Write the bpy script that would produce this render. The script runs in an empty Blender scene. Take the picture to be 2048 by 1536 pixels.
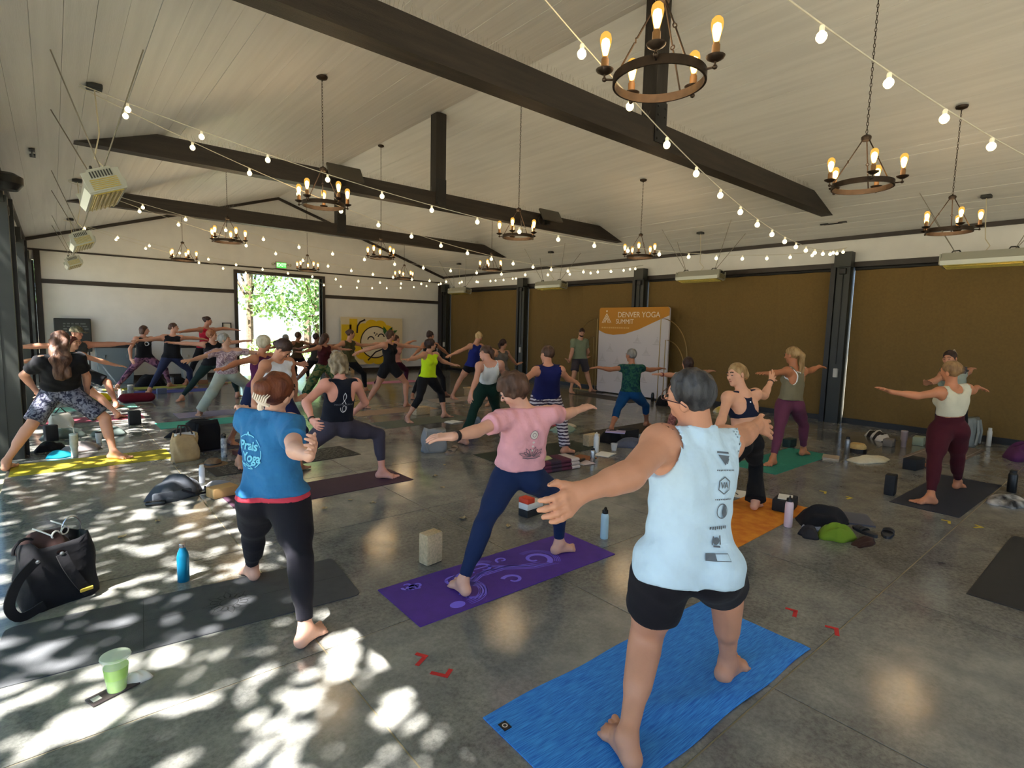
import bpy, bmesh, math, random
import numpy as np
from mathutils import Vector, Matrix
from mathutils.bvhtree import BVHTree
from mathutils.kdtree import KDTree
random.seed(7); np.random.seed(7)
SC = bpy.context.scene
COL = SC.collection
PI = math.pi

# ---------------------------------------------------------------- camera
CAM_H = 1.78
YAW, PITCH, ROLL, FPX = 0.6996, -0.1042, 0.0241, 1089.33
cam_d = bpy.data.cameras.new('camera'); cam = bpy.data.objects.new('camera', cam_d); COL.objects.link(cam)
def cam_axes():
    cy, sy, cp, sp = math.cos(YAW), math.sin(YAW), math.cos(PITCH), math.sin(PITCH)
    f = Vector((sy*cp, cy*cp, sp)); r = Vector((cy, -sy, 0)); u = r.cross(f)
    cr, sr = math.cos(ROLL), math.sin(ROLL)
    return r*cr+u*sr, u*cr-r*sr, f
_r, _u, _f = cam_axes()
m3 = Matrix((_r, _u, -_f)).transposed()
cam.matrix_world = Matrix.Translation((0, 0, CAM_H)) @ m3.to_4x4()
cam_d.sensor_fit = 'HORIZONTAL'; cam_d.sensor_width = 36.0; cam_d.lens = 36.0*FPX/2048.0
cam_d.clip_start = 0.05; cam_d.clip_end = 300
SC.camera = cam

# ---------------------------------------------------------------- world, sun, exposure
SC.view_settings.view_transform = 'Standard'; SC.view_settings.look = 'None'
SC.view_settings.gamma = 1.0; SC.view_settings.use_curve_mapping = False
SC.view_settings.exposure = 0.42
CY = SC.cycles
CY.max_bounces = 6; CY.diffuse_bounces = 4; CY.glossy_bounces = 2; CY.transmission_bounces = 4; CY.transparent_max_bounces = 8; CY.caustics_reflective = False; CY.caustics_refractive = False
CY.adaptive_threshold = 0.06; CY.adaptive_min_samples = 24
W = bpy.data.worlds.new('world'); SC.world = W; W.use_nodes = True
wn = W.node_tree.nodes; wl = W.node_tree.links
bg = wn['Background']
sky = wn.new('ShaderNodeTexSky'); sky.sky_type = 'HOSEK_WILKIE'; sky.turbidity = 3.0; sky.ground_albedo = 0.35
SUN_DIR = Vector((0.50, 0.20, -0.84)).normalized()      # the way the light travels
sky.sun_direction = -SUN_DIR
wl.new(sky.outputs[0], bg.inputs[0]); bg.inputs[1].default_value = 6.4
sun_d = bpy.data.lights.new('sun', 'SUN'); sun_d.energy = 40.0; sun_d.angle = math.radians(0.53); sun_d.color = (1.0, 0.96, 0.90)
sun = bpy.data.objects.new('sun', sun_d); COL.objects.link(sun)
sun.rotation_euler = SUN_DIR.to_track_quat('-Z', 'Y').to_euler()

# ---------------------------------------------------------------- helpers: colour and material
def lin(c):
    c = c/255.0
    return c/12.92 if c <= 0.04045 else ((c+0.055)/1.055)**2.4
def S(r, g, b, k=1.0): return (lin(r)*k, lin(g)*k, lin(b)*k, 1.0)
MATS = {}
def mat(name, col, rough=0.6, metal=0.0, noise=0.0, nscale=8.0, bump=0.0, bscale=60.0, stretch=None, spec=0.5, coat=0.0, emit=None, es=0.0, trans=0.0, alpha=1.0, sheen=0.0, sss=0.0, col2=None, bdetail=4.0, bdist=0.01):
    if name in MATS: return MATS[name]
    m = bpy.data.materials.new(name); m.use_nodes = True; nt = m.node_tree; b = nt.nodes['Principled BSDF']
    b.inputs['Base Color'].default_value = col; b.inputs['Roughness'].default_value = rough; b.inputs['Metallic'].default_value = metal
    b.inputs['Specular IOR Level'].default_value = spec
    if coat: b.inputs['Coat Weight'].default_value = coat; b.inputs['Coat Roughness'].default_value = 0.15
    if emit: b.inputs['Emission Color'].default_value = emit; b.inputs['Emission Strength'].default_value = es
    if trans: b.inputs['Transmission Weight'].default_value = trans
    if sheen: b.inputs['Sheen Weight'].default_value = sheen
    if alpha < 1: b.inputs['Alpha'].default_value = alpha
    if sss:
        b.inputs['Subsurface Weight'].default_value = sss; b.inputs['Subsurface Radius'].default_value = (0.012, 0.005, 0.003)
    tc = None
    def coord():
        nonlocal tc
        if tc is None:
            t = nt.nodes.new('ShaderNodeTexCoord'); mp = nt.nodes.new('ShaderNodeMapping'); nt.links.new(t.outputs['Object'], mp.inputs[0])
            if stretch: mp.inputs['Scale'].default_value = stretch
            tc = mp
        return tc.outputs[0]
    if noise or col2:
        n = nt.nodes.new('ShaderNodeTexNoise'); n.inputs['Scale'].default_value = nscale; n.inputs['Detail'].default_value = 6
        nt.links.new(coord(), n.inputs['Vector'])
        mx = nt.nodes.new('ShaderNodeMix'); mx.data_type = 'RGBA'
        c2 = col2 if col2 else tuple(min(1, c*(1+noise)) for c in col[:3])+(1,)
        c1 = col if col2 else tuple(c*(1-noise) for c in col[:3])+(1,)
        rp = nt.nodes.new('ShaderNodeValToRGB'); rp.color_ramp.elements[0].position = 0.35; rp.color_ramp.elements[1].position = 0.65
        nt.links.new(n.outputs[0], rp.inputs[0]); nt.links.new(rp.outputs[0], mx.inputs[0])
        mx.inputs[6].default_value = c1; mx.inputs[7].default_value = c2
        nt.links.new(mx.outputs[2], b.inputs['Base Color'])
    if bump:
        n2 = nt.nodes.new('ShaderNodeTexNoise'); n2.inputs['Scale'].default_value = bscale; n2.inputs['Detail'].default_value = bdetail
        nt.links.new(coord(), n2.inputs['Vector'])
        bp = nt.nodes.new('ShaderNodeBump'); bp.inputs['Strength'].default_value = bump; bp.inputs['Distance'].default_value = bdist
        nt.links.new(n2.outputs[0], bp.inputs['Height']); nt.links.new(bp.outputs[0], b.inputs['Normal'])
    MATS[name] = m
    return m

# ---------------------------------------------------------------- helpers: geometry
class MB:
    """collects shapes; build() links them as ONE mesh object"""
    def __init__(s): s.v = []; s.f = []; s.mi = []; s.cur = 0
    def add(s, vs, fs):
        o = len(s.v); s.v += [tuple(v) for v in vs]; s.f += [tuple(i+o for i in f) for f in fs]; s.mi += [s.cur]*len(fs); return s
    def box(s, x0, y0, z0, x1, y1, z1):
        vs = [(x, y, z) for z in (z0, z1) for y in (y0, y1) for x in (x0, x1)]
        return s.add(vs, [(0,2,3,1),(4,5,7,6),(0,1,5,4),(2,6,7,3),(0,4,6,2),(1,3,7,5)])
    def cbox(s, c, d, rz=0.0, R=None):
        M = R if R is not None else Matrix.Rotation(rz, 3, 'Z')
        vs = [Vector(c)+M@Vector((x*d[0]/2, y*d[1]/2, z*d[2]/2)) for z in (-1,1) for y in (-1,1) for x in (-1,1)]
        return s.add(vs, [(0,2,3,1),(4,5,7,6),(0,1,5,4),(2,6,7,3),(0,4,6,2),(1,3,7,5)])
    def bbox(s, c, d, b, rz=0.0, R=None):
        """box with chamfered edges"""
        bm = bmesh.new(); bmesh.ops.create_cube(bm, size=1.0)
        for v in bm.verts: v.co = Vector((v.co.x*d[0], v.co.y*d[1], v.co.z*d[2]))
        bmesh.ops.bevel(bm, geom=bm.edges[:], offset=b, segments=2, affect='EDGES', profile=0.5)
        M = R if R is not None else Matrix.Rotation(rz, 3, 'Z'); bm.verts.index_update()
        s.add([Vector(c)+M@v.co for v in bm.verts], [[v.index for v in f.verts] for f in bm.faces]); bm.free(); return s
    def tube(s, pts, r, n=8, caps=True, closed=False):
        pts = [Vector(p) for p in pts]; N = len(pts); rr = r if hasattr(r, '__len__') else [r]*N
        vs = []; prev = None
        for i, p in enumerate(pts):
            if closed: d = pts[(i+1) % N]-pts[i-1]
            else: d = (pts[min(i+1, N-1)]-pts[max(i-1, 0)])
            d.normalize()
            if prev is None:
                a = Vector((0,0,1)) if abs(d.z) < 0.9 else Vector((1,0,0)); e = d.cross(a).normalized()
            else:
                e = (prev-d*prev.dot(d)).normalized()
            prev = e; g = d.cross(e)
            for k in range(n):
                t = 2*PI*k/n; vs.append(p+(e*math.cos(t)+g*math.sin(t))*rr[i])
        fs = []
        for i in range(N if closed else N-1):
            j = (i+1) % N
            for k in range(n):
                fs.append((i*n+k, i*n+(k+1) % n, j*n+(k+1) % n, j*n+k))
        if caps and not closed: fs += [tuple(range(n))[::-1], tuple(range((N-1)*n, N*n))]
        return s.add(vs, fs)
    def lathe(s, prof, n=16, c=(0,0,0), M=None, caps=True):
        """prof: (r, z) from bottom to top"""
        vs = []; fs = []; c = Vector(c)
        for r, z in prof:
            for k in range(n):
                t = 2*PI*k/n; q = Vector((r*math.cos(t), r*math.sin(t), z))
                vs.append(c+(M@q if M is not None else q))
        P = len(prof)
        for i in range(P-1):
            for k in range(n): fs.append((i*n+k, i*n+(k+1) % n, (i+1)*n+(k+1) % n, (i+1)*n+k))
        if caps and prof[0][0] > 1e-5: fs.append(tuple(range(n))[::-1])
        if caps and prof[-1][0] > 1e-5: fs.append(tuple(range((P-1)*n, P*n)))
        return s.add(vs, fs)
    def prism(s, poly, a, b):
        """poly: 3-D points of one face, extruded from offset a to offset b (vectors)"""
        n = len(poly); a = Vector(a); b = Vector(b)
        vs = [Vector(p)+a for p in poly]+[Vector(p)+b for p in poly]
        return s.add(vs, [tuple(range(n))[::-1], tuple(range(n, 2*n))]+[(i, (i+1) % n, n+(i+1) % n, n+i) for i in range(n)])
    def mesh(s, name, mats, smooth=False):
        me = bpy.data.meshes.new(name); me.from_pydata(s.v, [], s.f); me.update()
        for m in (mats if isinstance(mats, (list, tuple)) else [mats]): me.materials.append(m)
        if len(me.materials) > 1: me.polygons.foreach_set('material_index', s.mi)
        if smooth:
            me.polygons.foreach_set('use_smooth', [True]*len(me.polygons))
            if smooth != 'all': me.set_sharp_from_angle(angle=math.radians(35))
        bm = bmesh.new(); bm.from_mesh(me); bmesh.ops.recalc_face_normals(bm, faces=bm.faces[:]); bm.to_mesh(me); bm.free()
        return me
    def build(s, name, mats, parent=None, smooth=False, loc=None, rz=0.0):
        o = bpy.data.objects.new(name, s.mesh(name, mats, smooth)); COL.objects.link(o)
        if parent is not None: o.parent = parent
        if loc is not None: o.location = loc
        if rz: o.rotation_euler = (0, 0, rz)
        return o
def tag(o, label=None, cat=None, group=None, kind=None):
    if label: o['label'] = label
    if cat: o['category'] = cat
    if group: o['group'] = group
    if kind: o['kind'] = kind
    return o
def thing(name, label, cat, loc=(0,0,0), rz=0.0, group=None):
    o = bpy.data.objects.new(name, None); o.empty_display_size = 0.1; COL.objects.link(o)
    o.location = loc; o.rotation_euler = (0, 0, rz); return tag(o, label, cat, group)
def put(name, me, parent=None, loc=None, rot=None):
    o = bpy.data.objects.new(name, me); COL.objects.link(o)
    if parent is not None: o.parent = parent
    if loc is not None: o.location = loc
    if rot is not None: o.rotation_euler = rot
    return o
def dup(root, loc, rz, label=None, group=None):
    r = root.copy(); COL.objects.link(r); r.location = loc; r.rotation_euler = (0, 0, rz)
    if label: r['label'] = label
    if group: r['group'] = group
    for ch in list(root.children):
        k = ch.copy(); COL.objects.link(k); k.parent = r
        for g in list(ch.children):
            d = g.copy(); COL.objects.link(d); d.parent = k
    return r

# ---------------------------------------------------------------- the hall
XL, XR, YB, YF = -0.49, 12.23, 18.98, -5.6
HE, XA, HA = 3.717, 5.82, 5.80
SLOPE = (HA-HE)/(XR-XA)
def zc(x): return HA-SLOPE*abs(x-XA)
HS = 3.19                                     # top of the openings
BAYS = [-0.7, 4.2, 9.1, 13.9, 18.6]
MID = [1.95, 6.9, 11.75, 16.5]

M_white = mat('white_paint', S(222,221,218), 0.55, noise=0.03, nscale=3, bump=0.05, bscale=90)
M_board = mat('ceiling_board', S(224,223,220), 0.5, noise=0.05, nscale=2.0, bump=0.12, bscale=30, stretch=(6, 0.25, 6))
M_timber = mat('dark_timber', S(46,38,30), 0.55, noise=0.35, nscale=3, bump=0.35, bscale=30, stretch=(0.4, 6, 6))
M_trim = mat('dark_trim', S(48,40,34), 0.5, noise=0.15, nscale=5)
M_post = mat('post_paint', S(40,43,39), 0.45, noise=0.08, nscale=4)
M_black = mat('black_metal', S(24,23,22), 0.45)
M_shade = mat('brown_shade_cloth', S(116,92,48), 0.85, noise=0.06, nscale=30, bump=0.1, bscale=240)
M_joint = mat('joint_filler', S(150,138,112), 0.7)
M_glass = mat('window_glass', (1,1,1,1), 0.02, trans=1.0)

def floor_material():
    m = bpy.data.materials.new('polished_concrete'); m.use_nodes = True; nt = m.node_tree; b = nt.nodes['Principled BSDF']
    g = nt.nodes.new('ShaderNodeNewGeometry')
    n1 = nt.nodes.new('ShaderNodeTexNoise'); n1.inputs['Scale'].default_value = 0.45; n1.inputs['Detail'].default_value = 5; n1.inputs['Roughness'].default_value = 0.6
    n2 = nt.nodes.new('ShaderNodeTexNoise'); n2.inputs['Scale'].default_value = 34; n2.inputs['Detail'].default_value = 5; n2.inputs['Roughness'].default_value = 0.75
    n3 = nt.nodes.new('ShaderNodeTexNoise'); n3.inputs['Scale'].default_value = 5; n3.inputs['Detail'].default_value = 7
    for n in (n1, n2, n3): nt.links.new(g.outputs['Position'], n.inputs['Vector'])
    r1 = nt.nodes.new('ShaderNodeValToRGB'); e = r1.color_ramp.elements
    e[0].position = 0.38; e[0].color = S(114,115,112); e[1].position = 0.66; e[1].color = S(158,158,153)
    nt.links.new(n1.outputs[0], r1.inputs[0])
    r2 = nt.nodes.new('ShaderNodeValToRGB'); e = r2.color_ramp.elements
    e[0].position = 0.36; e[0].color = (0.45,0.45,0.45,1); e[1].position = 0.6; e[1].color = (1.12,1.12,1.12,1)
    nt.links.new(n2.outputs[0], r2.inputs[0])
    r3 = nt.nodes.new('ShaderNodeValToRGB'); e = r3.color_ramp.elements
    e[0].position = 0.3; e[0].color = (0.72,0.73,0.75,1); e[1].position = 0.7; e[1].color = (1.12,1.1,1.06,1)
    nt.links.new(n3.outputs[0], r3.inputs[0])
    a = nt.nodes.new('ShaderNodeMix'); a.data_type = 'RGBA'; a.blend_type = 'MULTIPLY'
    nt.links.new(r1.outputs[0], a.inputs[6]); nt.links.new(r3.outputs[0], a.inputs[7]); a.inputs[0].default_value = 1
    c = nt.nodes.new('ShaderNodeMix'); c.data_type = 'RGBA'; c.blend_type = 'MULTIPLY'
    nt.links.new(a.outputs[2], c.inputs[6]); nt.links.new(r2.outputs[0], c.inputs[7])
    mr = nt.nodes.new('ShaderNodeMapRange'); mr.inputs['From Min'].default_value = 0.42; mr.inputs['From Max'].default_value = 0.6
    mr.inputs['To Min'].default_value = 0.9; mr.inputs['To Max'].default_value = 0.2
    nt.links.new(n1.outputs[0], mr.inputs[0]); nt.links.new(mr.outputs[0], c.inputs[0])
    nt.links.new(c.outputs[2], b.inputs['Base Color'])
    rr = nt.nodes.new('ShaderNodeMapRange'); rr.inputs['To Min'].default_value = 0.08; rr.inputs['To Max'].default_value = 0.22
    nt.links.new(n3.outputs[0], rr.inputs[0]); nt.links.new(rr.outputs[0], b.inputs['Roughness'])
    b.inputs['Specular IOR Level'].default_value = 0.6
    return m
M_floor = floor_material()

# floor: slabs parted by filled saw cuts
fl = tag(MB().box(XL, YF, -0.20, XR+0.1, YB+0.1, -0.004).build('floor', M_joint), kind='structure')
GX = [XL]+[1.05+1.645*k for k in range(0, 7)]+[XR+0.1]
GY = [YF]+[1.10+1.68*k for k in range(-3, 11)]+[YB+0.1]
for i in range(len(GX)-1):
    for j in range(len(GY)-1):
        x0, x1, y0, y1 = GX[i]+0.005, GX[i+1]-0.005, GY[j]+0.005, GY[j+1]-0.005
        if y1-y0 < 0.05: continue
        MB().box(x0, y0, -0.1, x1, y1, 0.0).build('floor_slab', M_floor, fl)

# ceiling: boards running along the hall
ce = MB()
for sgn in (-1, 1):
    xe = XL-0.35 if sgn < 0 else XR+0.35
    ce.prism([(XA, 0, zc(XA)+0.03), (xe, 0, zc(xe)+0.03), (xe, 0, zc(xe)+0.18), (XA, 0, HA+0.18)], (0, YF-0.3, 0), (0, YB+0.3, 0))
ce = tag(ce.build('ceiling', M_white), kind='structure')
bw = 0.205; rs = random.Random(3)
for sgn in (-1, 1):
    L = math.hypot(XR-XA, HA-HE); n = int(L/bw)+2
    ux, uz = sgn*(XR-XA)/L, -(HA-HE)/L
    for k in range(n):
        a, b2 = k*bw+0.0012, (k+1)*bw-0.0012
        o = rs.uniform(-0.004, 0.003)
        p = [(XA+ux*a, 0, HA+uz*a+o), (XA+ux*b2, 0, HA+uz*b2+o), (XA+ux*b2, 0, HA+uz*b2+0.03), (XA+ux*a, 0, HA+uz*a+0.03)]
        MB().prism(p, (0, YF-0.2, 0), (0, YB+0.05, 0)).build('ceiling_board', M_board, ce)

# right wall: white band over the openings, low kerb
wr = MB().box(XR, YF, HS, XR+0.15, YB, HE+0.02)
tag(wr.build('wall_right', M_white), kind='structure')
wl_ = MB().box(XL-0.15, YF, HS, XL, YB, HE+0.02)
tag(wl_.build('wall_left', M_white), kind='structure')
TR = [0]
def trim(mb, m=None):
    TR[0] += 1
    return tag(mb.build('trim_%d' % TR[0], m or M_trim), kind='structure')
for X, s in ((XR, -1), (XL, 1)):
    trim(MB().box(min(X, X+s*0.05), YF, HE-0.06, max(X, X+s*0.05), YB, HE+0.02))
    trim(MB().box(min(X+s*0.04, X-s*0.1), YF, HS-0.07, max(X+s*0.04, X-s*0.1), YB, HS+0.03))
# back wall with the open doorway and two narrow slits at the corners
DX0, DX1, DZ = 4.52, 7.22, 3.27
SL, SR = (-0.46, -0.31), (12.06, 12.13)
wb = MB()
def gable(mb, x0, x1, z0, y0, y1):
    xs = [x0]+([XA] if x0 < XA < x1 else [])+[x1]
    mb.prism([(x0, 0, z0), (x1, 0, z0)]+[(x, 0, zc(x)+0.03) for x in xs[::-1]], (0, y0, 0), (0, y1, 0))
gable(wb, XL-0.15, SL[0], 0, YB, YB+0.15); gable(wb, SL[0], SL[1], 3.22, YB, YB+0.15); gable(wb, SL[1], DX0, 0, YB, YB+0.15)
gable(wb, DX0, DX1, DZ, YB, YB+0.15); gable(wb, DX1, SR[0], 0, YB, YB+0.15); gable(wb, SR[0], SR[1], 3.28, YB, YB+0.15); gable(wb, SR[1], XR+0.15, 0, YB, YB+0.15)
tag(wb.build('wall_back', M_white), kind='structure')
wf = MB()
gable(wf, XL-0.15, 3.2, 0, YF-0.15, YF); gable(wf, 3.2, 8.4, 3.3, YF-0.15, YF); gable(wf, 8.4, XR+0.15, 0, YF-0.15, YF)
tag(wf.build('wall_front', M_white), kind='structure')
# trims of the back wall
for sgn in (-1, 1):
    xe = XL if sgn < 0 else XR
    n = Vector((-sgn*SLOPE, 0, -1)).normalized()*0.085
    trim(MB().prism([(XA, 0, HA), (xe, 0, zc(xe)), (xe, 0, zc(xe)-0.085), (XA, 0, HA-0.085)], (0, YB-0.05, 0), (0, YB, 0)))
trim(MB().box(XL, YB-0.025, 3.465, XR, YB, 3.51))
trim(MB().box(SL[1]+0.1, YB-0.03, 2.63, DX0-0.1, YB, 2.745)); trim(MB().box(DX1+0.1, YB-0.03, 2.63, SR[0]-0.08, YB, 2.745))
trim(MB().box(SL[1], YB-0.06, 0, SL[1]+0.13, YB, 3.49)); trim(MB().box(SR[0]-0.1, YB-0.05, 0, SR[0], YB, 3.49))
tag(MB().box(SL[1]+0.13, YB-0.02, 0, DX0-0.1, YB, 0.14).build('baseboard_back', M_trim), kind='structure')
tag(MB().box(DX1+0.1, YB-0.02, 0, SR[0]-0.1, YB, 0.14).build('baseboard_backright', M_trim), kind='structure')
# doorway frame
d1 = MB().box(DX0-0.1, YB-0.06, 0, DX0, YB+0.17, DZ+0.1).box(DX1, YB-0.06, 0, DX1+0.1, YB+0.17, DZ+0.1).box(DX0, YB-0.06, DZ, DX1, YB+0.17, DZ+0.1)
d1 = tag(d1.build('door_1', M_trim), kind='structure')
MB().box(DX1-0.07, YB+0.02, 0, DX1-0.03, YB+0.1, DZ).build('door_track', M_post, d1)
w1 = tag(MB().box(SL[0], YB+0.05, 0, SL[1], YB+0.06, 3.22).build('window_1', M_glass), kind='structure')
w2 = tag(MB().box(SR[0], YB+0.05, 0, SR[1], YB+0.06, 3.28).build('window_2', M_glass), kind='structure')

# posts
ordw = ['nearest the camera', 'second', 'third', 'fourth', 'farthest']
def post(x, y, s, label):
    t = thing('steel_post', label, 'post', (x, y, 0), 0, 'posts along the hall')
    MB().box(-0.02, -0.13, 0, 0.02, -0.10, HS).box(-0.02, 0.10, 0, 0.02, 0.13, HS).build('flange', M_post, t)
    MB().box(-0.10, -0.12, 0, 0.16, 0.12, HS).build('column', M_post, t)
    MB().box(-0.12+s*0.02, 0.13, 0, 0.18+s*0.02, 0.22, HS).build('shade_track', M_black, t)
    MB().box(-0.13+s*0.06, -0.15, HS-0.08, 0.07+s*0.06, 0.15, HS+0.21).build('motor_box', M_post, t)
    MB().bbox((s*0.12, 0.0, HS-0.16), (0.1, 0.12, 0.12), 0.015).build('bracket', M_black, t)
    MB().tube([(s*0.12, 0.0, HS-0.2), (s*0.11, 0.0, HS-1.0), (s*0.11, 0, 1.2)], 0.012, 6).build('conduit', M_black, t)
    MB().bbox((s*0.125, -0.02, 1.02), (0.06, 0.08, 0.18), 0.01).build('outlet_box', mat('outlet_grey', S(190,190,186), 0.5), t)
    return t
for i, y in enumerate(BAYS[1:]):
    post(XR-0.1, y, -1, 'grey green steel post between brown shades, %s on the right' % ['nearest', 'second nearest', 'third nearest', 'farthest'][i])
for i, y in enumerate(BAYS[2:]):
    post(XL-0.02, y, 1, 'dark steel post at the open left side, %s of three' % ['nearest', 'middle one', 'farthest'][i])
# roller shades on the right
for i in range(4):
    y0, y1 = (BAYS[i], BAYS[i+1])
    y0 += 0.225; y1 -= 0.135
    t = thing('roller_shade', 'brown roller shade covering the %s bay of the right wall' % ['nearest', 'second', 'third', 'farthest'][i], 'shade', (XR, (y0+y1)/2, 0), 0, 'brown shades of the right wall')
    h = (y1-y0)/2
    mb = MB(); n = 24
    pts = [(0.02+0.006*math.sin(k*1.7+i), -h+2*h*k/n) for k in range(n+1)]
    mb.add([(x, y, z) for z in (0.10, HS-0.06) for x, y in pts], [(k, k+1, n+2+k, n+1+k) for k in range(n)])
    mb.add([(x+0.01, y, z) for z in (0.10, HS-0.06) for x, y in pts], [(k, n+1+k, n+2+k, k+1) for k in range(n)])
    mb.build('cloth', M_shade, t)
    MB().box(-0.01, -h, 0.0015, 0.05, h, 0.11).build('bottom_rail', M_black, t)
    MB().tube([(0.05, -h, HS-0.09), (0.05, h, HS-0.09)], 0.055, 10).build('roller', M_black, t)
# nearest right bay behind the frame edge and the two bays behind the camera
tag(MB().box(XR, YF, 0, XR+0.1, BAYS[0], HS).build('wall_rightrear', M_shade), kind='structure')

# tie beams and king posts
ZB, ZT, BW = 4.011, 4.306, 0.205
xb = (HA-ZB)/SLOPE; xt = (HA-ZT)/SLOPE
for i, y in enumerate((4.2154, 9.172, 13.88)):
    t = thing('tie_beam', 'dark stained timber beam with king post, %s' % ['nearest and largest overhead', 'middle of the three', 'farthest, before the back wall'][i], 'beam', (XA, y, 0), 0, 'roof beams')
    MB().prism([(-xb, 0, ZB), (xb, 0, ZB), (xt, 0, ZT), (-xt, 0, ZT)], (0, 0, 0), (0, BW, 0)).build('beam', M_timber, t)
    kp = MB().box(-0.11, 0.0, ZT-0.02, 0.11, BW, HA-0.03); kp.build('king_post', mat('dark_timber_up', S(42,36,30), 0.55, noise=0.3, nscale=3, bump=0.3, bscale=30, stretch=(6,6,0.4)), t)
    pl = MB().box(-0.115, -0.012, ZB+0.06, 0.115, 0.0, ZT+0.25); pl.build('steel_plate', M_black, t)
    for bx in (-0.07, 0.07):
        for bz in (ZB+0.1, ZB+0.2, ZT+0.08, ZT+0.18):
            MB().lathe([(0.014, 0), (0.014, 0.012), (0, 0.016)], 8, (bx, -0.012, bz), Matrix.Rotation(PI/2, 3, 'X')).build('bolt', M_black, t)
    sp = MB(); rb = random.Random(i)
    x = -xt+0.3
    while x < xt-0.2:
        if abs(x) > 0.2:
            for yy in (0.02, BW-0.03):
                a = rb.uniform(-0.03, 0.03); sp.tube([(x, yy, ZT), (x+a, yy+rb.uniform(-0.03, 0.03), ZT+0.09)], 0.0012, 3, False)
        x += 0.035
    tag(sp.build('bird_spikes', mat('spike_steel', S(170,165,155), 0.3, 0.9), t), kind='stuff')
# ---------------------------------------------------------------- outside: ground, trees
M_ground = mat('sunny_paving', S(138,134,116), 0.9, noise=0.1, nscale=2)
og = MB().box(-40, -30, -0.25, 60, 70, -0.21)
tag(og.build('ground', M_ground), kind='structure')
M_leaf = []
for i, c in enumerate(((112,150,84), (142,176,102), (92,130,74))):
    m = mat('tree_leaf_%d' % i, S(*c), 0.6, noise=0.25, nscale=1.5); b = m.node_tree.nodes['Principled BSDF']
    M_leaf.append(m)
M_bark = mat('bark', S(96,82,66), 0.9, noise=0.3, nscale=12, bump=0.5, bscale=25)
def leaf_cloud(centres, n, size, rg, flat=0.0):
    v = []; f = []
    for k in range(n):
        c, r = centres[rg.randrange(len(centres))]
        d = Vector((rg.gauss(0, 1), rg.gauss(0, 1), rg.gauss(0, 1))); d.normalize(); d *= rg.random()**0.4
        p = Vector(c)+Vector((d.x*r[0], d.y*r[1], d.z*r[2]))
        s = size*rg.uniform(0.6, 1.3)
        a = Vector((rg.gauss(0, 1), rg.gauss(0, 1), rg.gauss(0, 1)*(1-flat))).normalized()
        b = a.cross(Vector((rg.gauss(0, 1), rg.gauss(0, 1), rg.gauss(0, 1)))).normalized()
        o = len(v); w = s*0.34
        nrm = a.cross(b)*0.05*s
        v += [p-a*s*0.5, p-a*s*0.1+b*w+nrm, p+a*s*0.5, p-a*s*0.1-b*w+nrm]
        f += [(o, o+1, o+2, o+3)]
    return v, f
def tree(label, x, y, h, crown, n, size, seed, mi, group='trees outside', shape=(1,1,0.8)):
    rg = random.Random(seed); t = thing('tree', label, 'tree', (x, y, -0.21), 0, group)
    pts = [(0, 0, 0), (rg.uniform(-.1,.1), rg.uniform(-.1,.1), h*0.3), (rg.uniform(-.3,.3), rg.uniform(-.3,.3), h*0.62)]
    MB().tube(pts, [h*0.024, h*0.018, h*0.012], 8).build('trunk', M_bark, t, True)
    cs = []
    for k in range(9):
        a = rg.uniform(0, 2*PI); q = rg.uniform(0.2, 0.8)*crown; z = h*rg.uniform(0.28, 0.88)
        e = (q*math.cos(a)*shape[0], q*math.sin(a)*shape[1], z)
        MB().tube([pts[1], ((pts[1][0]+e[0])/2, (pts[1][1]+e[1])/2, z*0.72), e], [h*0.009, h*0.006, h*0.003], 6).build('branch', M_bark, t, True)
        cs.append((e, (crown*0.55*shape[0], crown*0.55*shape[1], crown*0.45*shape[2])))
    v, f = leaf_cloud(cs, n, size, rg)
    tag(MB().add(v, f).build('foliage', M_leaf[mi], t), kind='stuff')
    return t
# the trees beyond the doorway
tree('leafy green tree right of centre through the doorway', 11.0, 29.5, 8.0, 3.0, 2600, 0.26, 3, 0)
tree('pale green tree at the left edge of the doorway', 5.2, 30.5, 7.5, 2.6, 2200, 0.26, 4, 1)
tree('tall tree farthest back beyond the doorway', 14.5, 41.0, 12.0, 4.0, 3000, 0.34, 5, 0)
tree('bushy tree filling the middle beyond the doorway', 9.2, 36.0, 10.0, 3.6, 2800, 0.30, 6, 1)
tree('dark green tree seen through the left corner slit', -2.0, 34.0, 9.0, 3.2, 2200, 0.30, 8, 2)
for i, (x, y, w) in enumerate(((7.6, 27.0, 1.1), (10.0, 26.4, 0.9), (5.6, 26.2, 0.8))):
    rg = random.Random(20+i); t = thing('shrub', ['low round shrub beyond the doorway middle', 'low shrub by the doorway right side', 'small shrub by the doorway left side'][i], 'shrub', (x, y, -0.21), 0, 'shrubs outside')
    v, f = leaf_cloud([((0, 0, w*0.5), (w, w, w*0.6))], 500, 0.16, rg)
    tag(MB().add(v, f).build('foliage', M_leaf[1], t), kind='stuff')
    MB().tube([(0, 0, 0), (0, 0, w*0.5)], 0.04, 6).build('stem', M_bark, t)
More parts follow.
